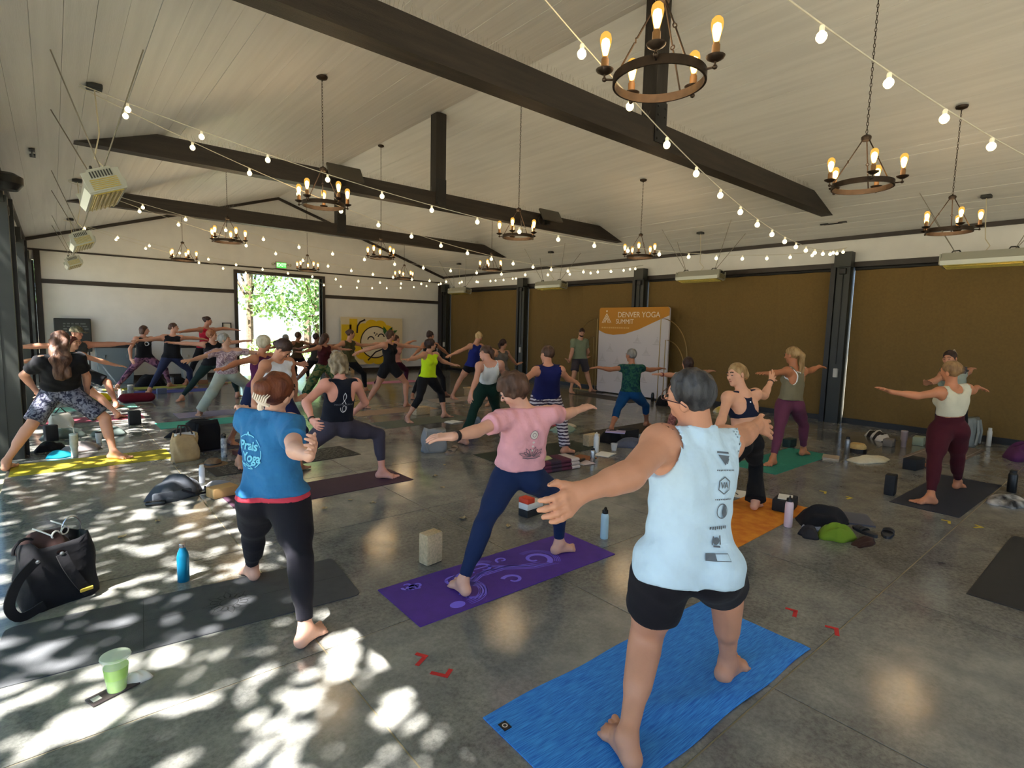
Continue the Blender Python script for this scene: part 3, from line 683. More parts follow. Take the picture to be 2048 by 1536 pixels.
class Body:
    def __init__(s, J, H, o):
        s.J = J = {k: np.array(v, float) for k, v in zip(JN, J)}; s.H = H; s.o = o; sc = s.sc = H/1.65; w = s.w = o.get('w', 1.0)*sc; male = o.get('male', False)
        hipc = s.hipc = (J['lh']+J['rh'])/2; shc = s.shc = (J['ls']+J['rs'])/2; up = s.up = nz(shc-hipc); s.L = float(np.linalg.norm(shc-hipc))
        rt = s.rt = orth(J['rs']-J['ls'], up); fr = s.fr = np.cross(up, rt); L = s.L
        s.hup = hup = nz(J['ht']-J['nk']*0.6-shc*0.4); s.look = look = orth(np.array(o['look'], float), hup); s.side = side = np.cross(look, hup)
        if o.get('nod'):
            a = o['nod']; look2 = look*math.cos(a)-hup*math.sin(a); hup = s.hup = hup*math.cos(a)+look*math.sin(a); s.look = look = look2
        s.hc = hc = J['hc']
        P = s.P = []
        def cone(t, a, b, ra, rb=None, k=0.03, **q): P.append(Pr(t, a, b, ra, rb, k, **q))
        def ell(t, c, M, r, k=0.03): P.append(Pr(t, c=np.asarray(c, float), M=M, r=r, k=k))
        prp = orth(J['rh']-J['lh'], up); pf = np.cross(up, prp)
        # pelvis and trunk
        hw = 1.0 if not male else 0.9
        cone('T', J['lh']+up*0.03*sc, J['rh']+up*0.03*sc, 0.082*w*hw, k=0.05, flat=(pf, 1.1))
        for h in ('lh', 'rh'):
            ell('T', J[h]-pf*0.045*w+up*0.0, (prp, pf, up), (0.082*w*hw, 0.078*w*hw, 0.088*w), 0.04)
        waist = hipc+up*L*0.46
        for sg in (-1, 1):
            cone('T', hipc+prp*sg*0.045*sc+up*0.05*sc, waist+rt*sg*(0.032 if not male else 0.042)*sc, 0.098*w, 0.088*w*(1.12 if male else 1.0), 0.05, flat=(fr, 1.22))
            cone('T', waist+rt*sg*(0.032 if not male else 0.042)*sc, shc-up*0.085*sc+rt*sg*(0.048 if not male else 0.07)*sc, 0.088*w*(1.1 if male else 1.0), 0.098*(0.6*w+0.4*sc)*(1.08 if male else 1.0), 0.05, flat=(fr, 1.14))
            cone('T', shc-up*0.05*sc+rt*sg*0.04*sc, J['rs' if sg > 0 else 'ls']-up*0.012*sc-rt*sg*0.03*sc, 0.07*sc, 0.055*sc*(1.1 if male else 1), 0.05)
            cone('T', J['nk']-up*0.022*sc+rt*sg*0.012*sc, J['rs' if sg > 0 else 'ls']+up*0.004*sc, 0.040*sc, 0.038*sc, 0.035)
            ell('T', shc-up*0.13*sc+rt*sg*0.07*sc-fr*0.052*sc, (rt, fr, up), (0.062*sc, 0.04*sc, 0.085*sc), 0.05)
            if not male: ell('T', shc-up*0.125*sc+rt*sg*0.068*sc+fr*0.078*w, (rt, fr, up), (0.056*w, 0.05*w, 0.055*w), 0.03)
        # neck, head
        cone('N', J['nk']-up*0.03*sc, hc-hup*0.045*sc-look*0.012*sc, (0.056 if not male else 0.064)*sc, (0.049 if not male else 0.056)*sc, 0.035)
        q = s.q = sc**0.35*(0.97 if not male else 0.91)
        M = (side, look, hup)
        ell('H', hc+hup*0.022*q-look*0.014*q, M, (0.074*q, 0.09*q, 0.088*q), 0.02)
        ell('H', hc+look*0.026*q-hup*0.04*q, M, (0.057*q, 0.062*q, 0.07*q), 0.03)
        ell('H', hc+look*0.066*q-hup*0.094*q, M, (0.024*q, 0.02*q, 0.018*q), 0.025)
        ell('H', hc+look*0.074*q+hup*0.022*q, M, (0.044*q, 0.013*q, 0.012*q), 0.015)
        cone('H', hc+look*0.083*q+hup*0.008*q, hc+look*0.104*q-hup*0.026*q, 0.008*q, 0.0135*q, 0.012)
        ell('H', hc+look*0.083*q-hup*0.06*q, M, (0.021*q, 0.010*q, 0.009*q), 0.01)
        for sg in (-1, 1):
            ell('H', hc+side*sg*0.078*q-look*0.008*q-hup*0.012*q, (nz(side*sg+look*-0.35), orth(look, nz(side*sg+look*-0.35)), hup), (0.009*q, 0.02*q, 0.031*q), 0.008)
            ell('H', hc+side*sg*0.038*q+look*0.06*q-hup*0.02*q, M, (0.022*q, 0.02*q, 0.024*q), 0.02)
        am = o.get('arm', 1.0)*(1.16 if male else 1.0)
        for c in 'lr':
            S_, E, Wp, X = J[c+'s'], J[c+'e'], J[c+'w'], J[c+'x']; d1 = nz(E-S_); d2 = nz(Wp-E)
            ell(c+'U', S_+d1*0.012*sc, (d1, orth(up, d1) if abs(up@d1) < 0.95 else orth(rt, d1), np.cross(d1, orth(up, d1) if abs(up@d1) < 0.95 else orth(rt, d1))), (0.062*sc*am, 0.056*sc*am, 0.056*sc*am), 0.05)
            cone(c+'U', S_, E, 0.049*sc*am, 0.039*sc*am, 0.035)
            cone(c+'F', E, Wp, 0.038*sc*am, 0.026*sc*am, 0.02)
            cone(c+'F', E+d2*0.03*sc, E+(Wp-E)*0.42, 0.041*sc*am, 0.036*sc*am, 0.02)
            s.hand(c, Wp, X, d2, sc*(1.05 if male else 0.96), o)
            # legs
            h, kn, an, to = J[c+'h'], J[c+'k'], J[c+'a'], J[c+'t']; fd = to-an; fd[2] = 0; fd = nz(fd); z = np.array([0, 0, 1.0])
            lg = o.get('leg', 1.0)*(0.97 if male else 1.0); dt = nz(kn-h); ds = nz(an-kn)
            cone(c+'T', h, kn, 0.089*w*lg, 0.056*sc*lg, 0.045)
            cone(c+'T', h+dt*0.06, h+(kn-h)*0.55, 0.09*w*lg, 0.076*w*lg, 0.04)
            kf = nz(-(an-h)+0*h); kf = nz((kn-h)/np.linalg.norm(kn-h)-(an-kn)/np.linalg.norm(an-kn)+fd*0.25); kf = orth(kf, ds)
            cone(c+'S', kn, an, 0.053*sc*lg, 0.034*sc, 0.025)
            cone(c+'S', kn+(an-kn)*0.16-kf*0.012*sc, kn+(an-kn)*0.5-kf*0.014*sc, 0.054*sc*lg, 0.043*sc*lg, 0.035)
            s.foot(c, an, fd, sc*(1.06 if male else 0.98))
    def hand(s, c, w, x, d2, sc, o):
        d = nz(x-w); L = float(np.linalg.norm(x-w))
        t = np.array(o.get(c+'thumb', s.fr), float)
        if abs(t@d) > 0.95: t = s.up
        t = orth(t, d); b = np.cross(d, t)
        pal = np.array(o.get(c+'palm', (0, 0, -1)), float)
        if b@pal < 0: b = -b
        curl = o.get(c+'curl', 0.25)
        tag = c+'H'
        off = [0.031, 0.0105, -0.0105, -0.030]; ln = [0.43, 0.48, 0.45, 0.36]; kl = [0.50, 0.52, 0.50, 0.46]
        for i in range(4):
            a = w+t*off[i]*0.55*sc+d*0.0; k = w+d*kl[i]*L+t*off[i]*sc
            s.P.append(Pr(tag, a, k, 0.0155*sc, 0.0118*sc, 0.014))
            sp = off[i]*o.get(c+'splay', 0.42)*sc; l = ln[i]*L
            a1, a2, a3 = curl*0.6, curl*1.5, curl*2.3
            p = k
            for j, (fr_, an, r0, r1) in enumerate(((0.45, a1, 0.0102, 0.0095), (0.31, a2, 0.0095, 0.0088), (0.24, a3, 0.0088, 0.0075))):
                e = p+(d*math.cos(an)+b*math.sin(an))*l*fr_+t*sp*fr_
                s.P.append(Pr(tag, p, e, r0*sc, r1*sc, 0.006)); p = e
        a = w+d*0.10*L+t*0.018*sc; k = w+d*0.32*L+t*0.043*sc+b*0.010*sc; e1 = k+d*0.17*L+t*0.020*sc+b*0.004*sc; e2 = e1+d*0.15*L+t*0.006*sc+b*0.004*sc
        s.P.append(Pr(tag, a, k, 0.018*sc, 0.0145*sc, 0.014)); s.P.append(Pr(tag, k, e1, 0.0125*sc, 0.0108*sc, 0.008)); s.P.append(Pr(tag, e1, e2, 0.0105*sc, 0.0085*sc, 0.006))
        s.P.append(Pr(tag, w-d2*0.02, w+d*0.1*L, 0.0265*sc, 0.024*sc, 0.015, flat=(b, 1.25)))
    def foot(s, c, an, fd, sc):
        z = np.array([0, 0, 1.0]); rgt = np.cross(fd, z); med = rgt if c == 'l' else -rgt; tag = c+'X'
        g = np.array([an[0], an[1], 0.006])
        heel = g-fd*0.036*sc+z*0.034*sc; ball = g+fd*0.118*sc+z*0.022*sc
        cone = lambda a, b, ra, rb, k=0.02: s.P.append(Pr(tag, a, b, ra*sc, rb*sc, k))
        cone(an, heel, 0.036, 0.034, 0.025)
        cone(an+fd*0.012*sc-z*0.012*sc, ball-fd*0.03*sc+z*0.008*sc+med*0.006*sc, 0.036, 0.026, 0.03)
        cone(heel, ball-med*0.018*sc, 0.033, 0.022, 0.025)
        cone(ball+med*0.030*sc, ball-med*0.036*sc-fd*0.018*sc, 0.022, 0.018, 0.02)
        for i in range(5):
            o_ = 0.041-0.0205*i; l = (0.062, 0.06, 0.053, 0.045, 0.034)[i]; r = (0.0148, 0.0108, 0.0100, 0.0094, 0.0090)[i]
            a = ball+med*o_*sc-fd*(0.006*i)*sc-z*0.006*sc; b = a+fd*l*sc+med*o_*0.1*sc; b[2] = 0.006+r*sc*0.95
            cone(a, b, r*1.05, r, 0.004)
    def bounds(s, prims, m=0.03):
        b = [p.bounds(m) for p in prims]; return np.min([q[0] for q in b], 0), np.max([q[1] for q in b], 0)
    def skin_mesh(s, h, hf):
        """coarse surface plus finer patches for head, hands and feet, cut along the same planes"""
        J = s.J; lo, hi = s.bounds(s.P); lo[2] = max(lo[2], -0.03)
        reg = []
        for c in 'lr':
            d = nz(J[c+'x']-J[c+'w']); reg.append((J[c+'w']+d*0.0, d, 0.26, c+'H'))
            reg.append((np.array([J[c+'a'][0], J[c+'a'][1], 0.105*s.sc]), np.array([0, 0, -1.0]), 0.30, c+'X'))
        hp = s.hc-s.hup*0.085*s.sc; reg.append((hp, nz(s.hup+s.look*0.35), 0.30, 'H'))
        PP = []; QQ = []; off = 0
        def inside(C, r, e):
            m = (((C-r[0])@r[1]) > e)
            if r[3] == 'H': return m & (np.linalg.norm(C-s.hc, axis=1) < 0.172*s.q)
            if r[3][1] == 'H':
                w, x = J[r[3][0]+'w'], J[r[3][0]+'x']; v = x-w; t = np.clip((C-w)@v/(v@v), 0, 1.2); return m & (np.linalg.norm(C-w-t[:, None]*v, axis=1) < 0.085)
            return m & (np.linalg.norm(C-r[0], axis=1) < r[2])
        g = Grid(lo, hi, h); D = g.field(s.P); D = np.maximum(D, (F32(0.005)-g.ax[2])[None, None, :]*1.0)
        P, Q = surface(D, g); P = tighten(P, Q, 1)
        C = P[Q].mean(1); keep = np.ones(len(Q), bool)
        for r in reg: keep &= ~inside(C, r, hf*1.0)
        PP.append(P); QQ.append(Q[keep]); off += len(P)
        for r in reg:
            pr = [p for p in s.P if p.tag == r[3]]; lo, hi = s.bounds(pr, 0.02)
            if r[3] == 'H': lo = np.minimum(lo, r[0]-0.11); hi = np.maximum(hi, r[0]+0.11)
            else: lo = np.minimum(lo, r[0]-0.06); hi = np.maximum(hi, r[0]+0.06)
            lo[2] = max(lo[2], -0.03)
            g2 = Grid(lo, hi, hf); D = g2.field(s.P); D = np.maximum(D, (F32(0.005)-g2.ax[2])[None, None, :])
            P, Q = surface(D, g2)
            if len(Q) == 0: continue
            P = tighten(P, Q, 1); C = P[Q].mean(1); k = inside(C, r, -h*0.8)
            PP.append(P); QQ.append(Q[k]+off); off += len(P)
        P = np.concatenate(PP); Q = np.concatenate(QQ)
        u = np.unique(Q); mp = np.full(len(P), -1); mp[u] = np.arange(len(u)); return P[u], mp[Q]
    # -------- clothing
    def limb(s, tags, cutf):
        """primitives of limb tags, each cut at a fraction of its bone: {tag: fraction}"""
        J = s.J; out = []; bone = {'U': ('s', 'e'), 'F': ('e', 'w'), 'T': ('h', 'k'), 'S': ('k', 'a')}
        for p in s.P:
            if p.tag in tags:
                q = Pr(p.tag, p.a, p.b, p.ra, p.rb, p.k, p.flat, p.c, p.M, p.r)
                if p.tag in cutf and len(p.tag) == 2:
                    a, b = bone[p.tag[1]]; A, B = J[p.tag[0]+a], J[p.tag[0]+b]; d = nz(B-A); q.cut = [(A+(B-A)*cutf[p.tag], d)]
                out.append(q)
        return out
    def garment(s, near, region, t, cuts=(), subs=(), ext=(), h=0.012, infl=0.05, wav=0.0, k=0.02, folds=0.0):
        pn = [p for p in s.P if p.tag in near]
        lo, hi = s.bounds(region+list(ext), 0.035); g = Grid(lo, hi, h)
        D = g.field(pn)-F32(t)
        if wav:
            X, Y, Z = g.co(g.full()); D = D+F32(wav)*(np.sin(X*37+Z*21)*np.sin(Y*33-Z*27+1.3)*np.sin(Z*19+X*11))
        D = np.maximum(D, g.field(region, infl, 0.03))
        if ext:
            E_ = g.field(list(ext), 0.0, 0.05)
            if wav:
                X, Y, Z = g.co(g.full()); E_ = E_+F32(wav)*(np.sin(X*31+Z*17)*np.sin(Y*29-Z*13+0.7))
            D = smin(D, E_, k)
        if folds:
            X, Y, Z = g.co(g.full()); dot = lambda a, o: (X-F32(o[0]))*F32(a[0])+(Y-F32(o[1]))*F32(a[1])+(Z-F32(o[2]))*F32(a[2])
            la, ve = dot(s.rt, s.shc), dot(s.up, s.shc); wl_ = np.clip((-ve-F32(0.12))*6, 0, 1)
            D = D+F32(folds)*((1-wl_)*np.sin(la*78+ve*16+2*np.sin(ve*13+1))*0.8+wl_*np.sin(ve*62+la*26+1.6*np.sin(la*16+0.5)+np.sin(dot(s.fr, s.shc)*20)))
        for q, n in cuts: D = np.maximum(D, g.plane(q, n))
        for p in subs:
            X, Y, Z = g.co(g.full()); D = np.maximum(D, -p.dist(X, Y, Z))
        D = np.maximum(D, (F32(0.01)-g.ax[2])[None, None, :])
        P, Q = surface(D, g); return tighten(P, Q, 1), Q
# ---------------------------------------------------------------- clothing, hair and the people themselves
def cloth(name, rgb, rgb2=None, scale=14, rough=0.85, kind='plain', bump=0.25):
    if name in MATS: return MATS[name]
    if kind == 'plain': return mat(name, S(*rgb), rough, noise=0.06, nscale=6, bump=bump, bscale=8, sheen=0.04, spec=0.2, bdetail=3, bdist=0.03)
    m = mat(name, S(*rgb), rough, bump=bump, bscale=9, spec=0.25, bdetail=3); nt = m.node_tree; b = nt.nodes['Principled BSDF']
    t = nt.nodes.new('ShaderNodeTexCoord'); rp = nt.nodes.new('ShaderNodeValToRGB'); e = rp.color_ramp.elements
    if kind == 'blotch':
        n = nt.nodes.new('ShaderNodeTexNoise'); n.inputs['Scale'].default_value = scale; n.inputs['Detail'].default_value = 5; n.inputs['Distortion'].default_value = 1.2
        e[0].position = 0.42; e[1].position = 0.56; src = n.outputs[0]
    elif kind == 'flower':
        n = nt.nodes.new('ShaderNodeTexVoronoi'); n.inputs['Scale'].default_value = scale; e[0].position = 0.25; e[1].position = 0.42; src = n.outputs['Distance']
    else:
        n = nt.nodes.new('ShaderNodeTexWave'); n.wave_type = 'BANDS'; n.bands_direction = 'Z'; n.inputs['Scale'].default_value = scale; n.inputs['Distortion'].default_value = 2.5; n.inputs['Detail'].default_value = 3; n.inputs['Detail Scale'].default_value = 3
        e[0].position = 0.4; e[1].position = 0.6; src = n.outputs[0]
    nt.links.new(t.outputs['Object'], n.inputs['Vector']); e[0].color = S(*rgb); e[1].color = S(*rgb2)
    nt.links.new(src, rp.inputs[0]); nt.links.new(rp.outputs[0], b.inputs['Base Color']); return m
def hairm(name, rgb, hi=None):
    return mat(name, S(*rgb), 0.5, col2=S(*(hi or tuple(min(255, int(c*1.35)+6) for c in rgb))), nscale=22, bump=0.8, bscale=45, stretch=(1, 1, 0.35), spec=0.3)
def skinm(rgb):
    return mat('skin_%d_%d_%d' % rgb, S(*rgb), 0.5, noise=0.05, nscale=9, bump=0.06, bscale=120, spec=0.35)
M_eye = mat('eye_dark', S(36,28,24), 0.3)
M_clip = mat('clip_cream', S(232,214,192), 0.35)
M_band = mat('dark_band', S(34,28,30), 0.5)

def bottoms(B, kind, low, m, h, hi=0.34, t=0.006, name=None, rl=1.0):
    J = B.J; near = ('T', 'lT', 'rT', 'lS', 'rS', 'lX', 'rX'); tags = ('T', 'lT', 'rT') if low <= 1 else ('T', 'lT', 'rT', 'lS', 'rS')
    cf = {'lT': low, 'rT': low} if low <= 1 else {'lS': low-1, 'rS': low-1}
    reg = B.limb(tags, cf); ext = []
    sc = B.sc
    for c in 'lr':
        a, k, an = J[c+'h'], J[c+'k'], J[c+'a']
        if kind == 'shorts':
            d = nz(k-a); q = a+(k-a)*low; ext.append(Pr('e', a+d*0.02, q+d*0.03, 0.098*B.w*rl, 0.102*B.w*rl, 0.03, cut=[(q, d)]))
        if kind == 'loose':
            ext.append(Pr('e', a, k, 0.105*B.w*rl, 0.088*sc*rl, 0.05)); d = nz(an-k); q = k+(an-k)*(low-1)
            ext.append(Pr('e', k, q+d*0.03, 0.088*sc*rl, 0.082*sc*rl, 0.05, cut=[(q, d)]))
        if kind == 'flare':
            d = nz(an-k); q = k+(an-k)*(low-1); ext.append(Pr('e', k+d*0.03, q+d*0.03, 0.052*sc, 0.105*sc*rl, 0.03, cut=[(q, d)]))
    cuts = [(B.hipc+B.up*B.L*hi, B.up)]
    return B.garment(near, reg, t if kind == 'leggings' else t+0.003, cuts, (), ext, h, 0.04, wav=0.0 if kind == 'leggings' else 0.004)
def neck_sub(B, deep=0.0, back=0.0, wid=1.0):
    c = B.J['nk']+B.fr*0.035*B.sc+B.up*0.022*B.sc
    out = [Pr('s', c=c, M=(B.rt, B.fr, B.up), r=(0.078*B.sc*wid, 0.09*B.sc, 0.05*B.sc+deep))]
    if back: out.append(Pr('s', c=B.J['nk']-B.fr*0.05*B.sc-B.up*0.01, M=(B.rt, B.fr, B.up), r=(0.072*B.sc*wid, 0.07*B.sc, 0.03+back)))
    return out
def top(B, kind, m, h, hem=0.1, sleeve=0.55, t=0.010, loose=0.0, deep=0.02, back=0.0, wid=1.0, arm=1.0, wav=0.003, racer=0.0, flare=0.0, folds=0.0):
    J = B.J; sc = B.sc; near = ('T', 'N', 'lU', 'rU', 'lT', 'rT'); subs = neck_sub(B, deep, back, wid); ext = []
    if kind == 'tee':
        reg = B.limb(('T', 'lU', 'rU'), {'lU': sleeve, 'rU': sleeve})
        for c in 'lr':
            a, e = J[c+'s'], J[c+'e']; d = nz(e-a); q = a+(e-a)*sleeve
            ext.append(Pr('e', a-d*0.01, q+d*0.04, 0.053*sc+loose*0.35, 0.056*sc+loose*0.6, 0.03, cut=[(q, d)]))
    else:
        reg = B.limb(('T',), {})
        for c, sg in (('l', -1), ('r', 1)):
            o = B.rt*sg; ctr = J[c+'s']+o*0.042*sc-B.up*0.012*sc
            subs.append(Pr('s', c=ctr, M=(o, B.fr, B.up), r=(0.078*sc*arm, 0.085*sc*arm, 0.10*sc*arm)))
            d1 = nz(J[c+'e']-J[c+'s']); subs.append(Pr('s', J[c+'s']+d1*0.02*sc, J[c+'s']+d1*0.13*sc, 0.078*sc*(1.12 if B.o.get('male') else 1.0)))
            if racer: subs.append(Pr('s', c=B.shc+o*0.125*sc-B.fr*0.09*sc-B.up*0.055*sc, M=(o, B.fr, B.up), r=(0.075*sc*racer, 0.085*sc, 0.115*sc)))
    if loose:
        for sg in (-1, 1):
            a = B.shc-B.up*0.1*sc+B.rt*sg*0.052*sc; b = B.hipc+B.up*(B.L*hem-0.03)+B.rt*sg*0.055*sc
            ext.append(Pr('e', a, b, 0.1*(0.5*B.w+0.5*sc)+loose*0.5, 0.108*B.w+loose+flare, 0.05, flat=(B.fr, 1.12)))
    cuts = [(B.hipc+B.up*B.L*hem, -B.up)]
    cuts.append((J['nk']+B.up*0.014*sc-B.fr*0.03*sc, nz(B.up+B.fr*0.3)))
    return B.garment(near, reg, t, cuts, subs, ext, h, 0.045, wav=wav, folds=folds)

def hair_mesh(B, st, h):
    q = B.q; hc, l, u, s = B.hc, B.look, B.hup, B.side; M = (s, l, u)
    vol = st.get('vol', 0.0); cap = Pr('c', c=hc+u*0.026*q-l*0.018*q, M=M, r=((0.081+vol)*q, (0.098+vol)*q, (0.097+vol)*q), k=0.02)
    n = nz(l*0.78-u*0.62); fx = st.get('line', 0.018)
    cap.cut = [(hc+l*fx*q-u*0.008*q, n), (hc-u*st.get('nape', 0.075)*q, -u)]
    P = [cap]
    at = lambda a, b, c=0.0: hc+l*a*q+u*b*q+s*c*q
    if 'bun' in st:
        a, b, r = st['bun'][:3]; cc = st['bun'][3] if len(st['bun']) > 3 else 0.0
        P.append(Pr('c', c=at(a, b, cc), M=M, r=(r*q*1.1, r*q*0.9, r*q), k=0.02)); P.append(Pr('c', at(-0.07, 0.03), at(a, b, cc), 0.045*q, r*0.7*q, 0.03))
    if 'pony' in st:
        L, r = st['pony']; p0 = at(-0.105, 0.03); dn = np.array([0, 0, -1.0]); back = -l; back[2] = 0; back = nz(back)
        p1 = p0+back*0.045*q+dn*0.05*q; p2 = p1+dn*L*0.5-back*0.02; p3 = p2+dn*L*0.5-back*0.015
        if B.o.get('ponyside'): sv = B.side*B.o['ponyside']; p1 = p1+sv*0.3; p2 = p2+sv*0.8; p3 = p3+sv
        P += [Pr('c', p0, p1, 0.026*q, r*q*0.95, 0.015), Pr('c', p1, p2, r*q, r*q*1.1, 0.02), Pr('c', p2, p3, r*q*1.1, r*q*0.35, 0.02), Pr('c', at(-0.06, 0.02), p0, 0.06*q, 0.03*q, 0.03)]
    if 'long' in st:
        L = st['long']; dn = np.array([0, 0, -1.0]); a = at(-0.055, -0.02); b = B.J['nk']-B.fr*0.075*B.sc+dn*0.02; c_ = b+dn*(L-0.15)-B.fr*0.012
        for sg in (-1, 0, 1): P += [Pr('c', a+s*sg*0.035*q, b+B.rt*sg*0.055*q, 0.058*q, 0.05*q, 0.03), Pr('c', b+B.rt*sg*0.055*q, c_+B.rt*sg*0.05*q, 0.05*q, 0.03*q, 0.03)]
    if 'bob' in st:
        L = st['bob']; n2 = nz(l*0.9-u*0.2)
        for sg in (-1, 1): P.append(Pr('c', at(-0.02, 0.0, sg*0.055), at(-0.035, -L, sg*0.06), 0.048*q, 0.04*q, 0.03, cut=[(at(0.02, 0), n2)]))
        P.append(Pr('c', at(-0.06, 0.0), at(-0.065, -L), 0.058*q, 0.045*q, 0.03))
    lo, hi = B.bounds(P, 0.03); g = Grid(lo, hi, h); D = g.field(P)
    w = st.get('curl', 0.0025); f = st.get('freq', 70.0); X, Y, Z = g.co(g.full())
    D = D+F32(w)*(np.sin(X*f+np.sin(Z*f*0.5)*1.5)*np.sin(Y*f*1.05+1.0)+0.6*np.sin(Z*f*0.8+X*f*0.6)*np.sin(Y*f*0.7-X*f*0.5))
    body = g.field([p for p in B.P if p.tag in ('H', 'N')])
    D = np.maximum(D, -body-F32(0.012))
    Pn, Q = surface(D, g); return tighten(Pn, Q, 1, 0.4), Q

def decal(B, ob, shapes, off=(0, 0), m=None, name='print', front=False, lift=0.006, rot=0.0):
    """flat print shapes (2-D vertices, faces) laid on the back or the front of a garment"""
    me = ob.data; bv = BVHTree.FromPolygons([v.co for v in me.vertices], [p.vertices[:] for p in me.polygons]); base = Vector(ob.matrix_world.translation if ob.parent is None else ob.parent.location)
    n = Vector(B.fr if front else -B.fr); rt = Vector(B.rt*(-1 if front else 1)); up = Vector(B.up); c0 = Vector(B.shc)+rt*off[0]+up*off[1]-base
    v = []; f = []; cr, sr = math.cos(rot), math.sin(rot)
    for vs, fs in shapes:
        o = len(v); ok = []
        for a, b in vs:
            a, b = a*cr-b*sr, a*sr+b*cr
            p = c0+rt*a+up*b; hit = bv.ray_cast(p+n*0.6, -n)
            ok.append(hit[0] is not None); v.append(tuple((hit[0] if hit[0] is not None else p)+n*lift))
        f += [tuple(i+o for i in q) for q in fs if all(ok[i] for i in q)]
    m_ = bpy.data.meshes.new(name); m_.from_pydata(v, [], f); m_.update(); m_.materials.append(m); return tag(put(name, m_, ob), kind='stuff' if len(shapes) > 1 else None)
def ring2(r0, r1, c=(0, 0), n=28, a0=0.0, a1=2*PI, sx=1.0, sy=1.0):
    vs = []; fs = []
    for i in range(n+1):
        t = a0+(a1-a0)*i/n
        for r in (r0, r1): vs.append((c[0]+r*math.cos(t)*sx, c[1]+r*math.sin(t)*sy))
    return vs, [(2*i, 2*i+1, 2*i+3, 2*i+2) for i in range(n)]
def disc2(r, c=(0, 0), n=20, sx=1.0, sy=1.0):
    return [c]+[(c[0]+r*math.cos(2*PI*i/n)*sx, c[1]+r*math.sin(2*PI*i/n)*sy) for i in range(n)], [(0, 1+i, 1+(i+1) % n) for i in range(n)]
def line2(pts, w):
    vs = []; N = len(pts)
    for i, p in enumerate(pts):
        a, b = pts[max(i-1, 0)], pts[min(i+1, N-1)]; d = Vector((b[0]-a[0], b[1]-a[1])).normalized(); ww = w[i] if hasattr(w, '__len__') else w
        vs += [(p[0]-d.y*ww/2, p[1]+d.x*ww/2), (p[0]+d.y*ww/2, p[1]-d.x*ww/2)]
    return vs, [(2*i, 2*i+1, 2*i+3, 2*i+2) for i in range(N-1)]
def rect2(x0, y0, x1, y1): return [(x0, y0), (x1, y0), (x1, y1), (x0, y1)], [(0, 1, 2, 3)]
def text2(txt, size, c=(0, 0), **k):
    me = text_mesh(txt, size, **k); r = ([(v.co.x+c[0], v.co.y+c[1]) for v in me.vertices], [tuple(p.vertices) for p in me.polygons]); bpy.data.meshes.remove(me); return r
def wristband(B, c, parent, m, name='wristband', wdt=0.022, at=0.9, r=0.034):
    J = B.J; d = Vector(nz(J[c+'w']-J[c+'e'])); p = Vector(J[c+'e'])+(Vector(J[c+'w'])-Vector(J[c+'e']))*at-parent.location
    M = d.to_track_quat('Z', 'Y').to_matrix(); r *= B.sc
    return MB().lathe([(r-0.004, -wdt/2), (r, -wdt/2), (r+0.001, 0), (r, wdt/2), (r-0.004, wdt/2), (r-0.004, -wdt/2)], 18, p, M, caps=False).build(name, m, parent, True)
def eyes(B, parent):
    q = B.q; mb = MB(); hc = Vector(B.hc)-parent.location; l, u, s = Vector(B.look), Vector(B.hup), Vector(B.side)
    R = Matrix((s, l, u)).transposed()
    for sg in (-1, 1):
        MB().lathe([(0, -0.006), (0.009, -0.003), (0.0105, 0), (0.009, 0.003), (0, 0.006)], 10, hc+l*0.0835*q+u*0.0*q+s*sg*0.031*q, R@Matrix.Diagonal((1.25, 0.8, 0.75)).to_3x3()).build('eye', M_eye, parent, True)
    for sg in (-1, 1): MB().tube([hc+l*0.088*q+u*0.028*q+s*sg*0.014*q, hc+l*0.088*q+u*0.033*q+s*sg*0.032*q, hc+l*0.078*q+u*0.026*q+s*sg*0.05*q], 0.0042*q, 5).build('eyebrow', M_eye, parent, True)
    mb = MB().lathe([(0, -0.006), (0.014, -0.004), (0.02, 0), (0.014, 0.004), (0, 0.006)], 10, hc+l*0.0895*q-u*0.06*q, R@Matrix.Diagonal((1.0, 0.35, 1.0)).to_3x3()); mb.build('lips', mat('lips', S(168,96,88), 0.45), parent, True)
def glasses(B, parent):
    q = B.q; hc = Vector(B.hc)-parent.location; l, u, s = Vector(B.look), Vector(B.hup), Vector(B.side); mb = MB()
    for sg in (-1, 1):
        mb.tube([hc+l*0.1*q+u*0.004*q+s*sg*0.034*q+(s*math.cos(t)*0.026+u*math.sin(t)*0.019)*q for t in np.linspace(0, 2*PI, 17)[:-1]], 0.0022, 5, closed=True)
        mb.tube([hc+l*0.1*q+u*0.008*q+s*sg*0.06*q, hc+l*0.09*q+u*0.008*q+s*sg*0.076*q, hc-l*0.0*q+u*0.004*q+s*sg*0.0865*q, hc-l*0.022*q-u*0.012*q+s*sg*0.085*q], 0.0026, 5)
    mb.tube([hc+l*0.102*q+u*0.006*q+s*0.008, hc+l*0.104*q+u*0.008*q, hc+l*0.102*q+u*0.006*q-s*0.008], 0.0025, 5)
    mb.build('glasses', mat('glasses_frame', S(70,36,30), 0.3), parent, True)
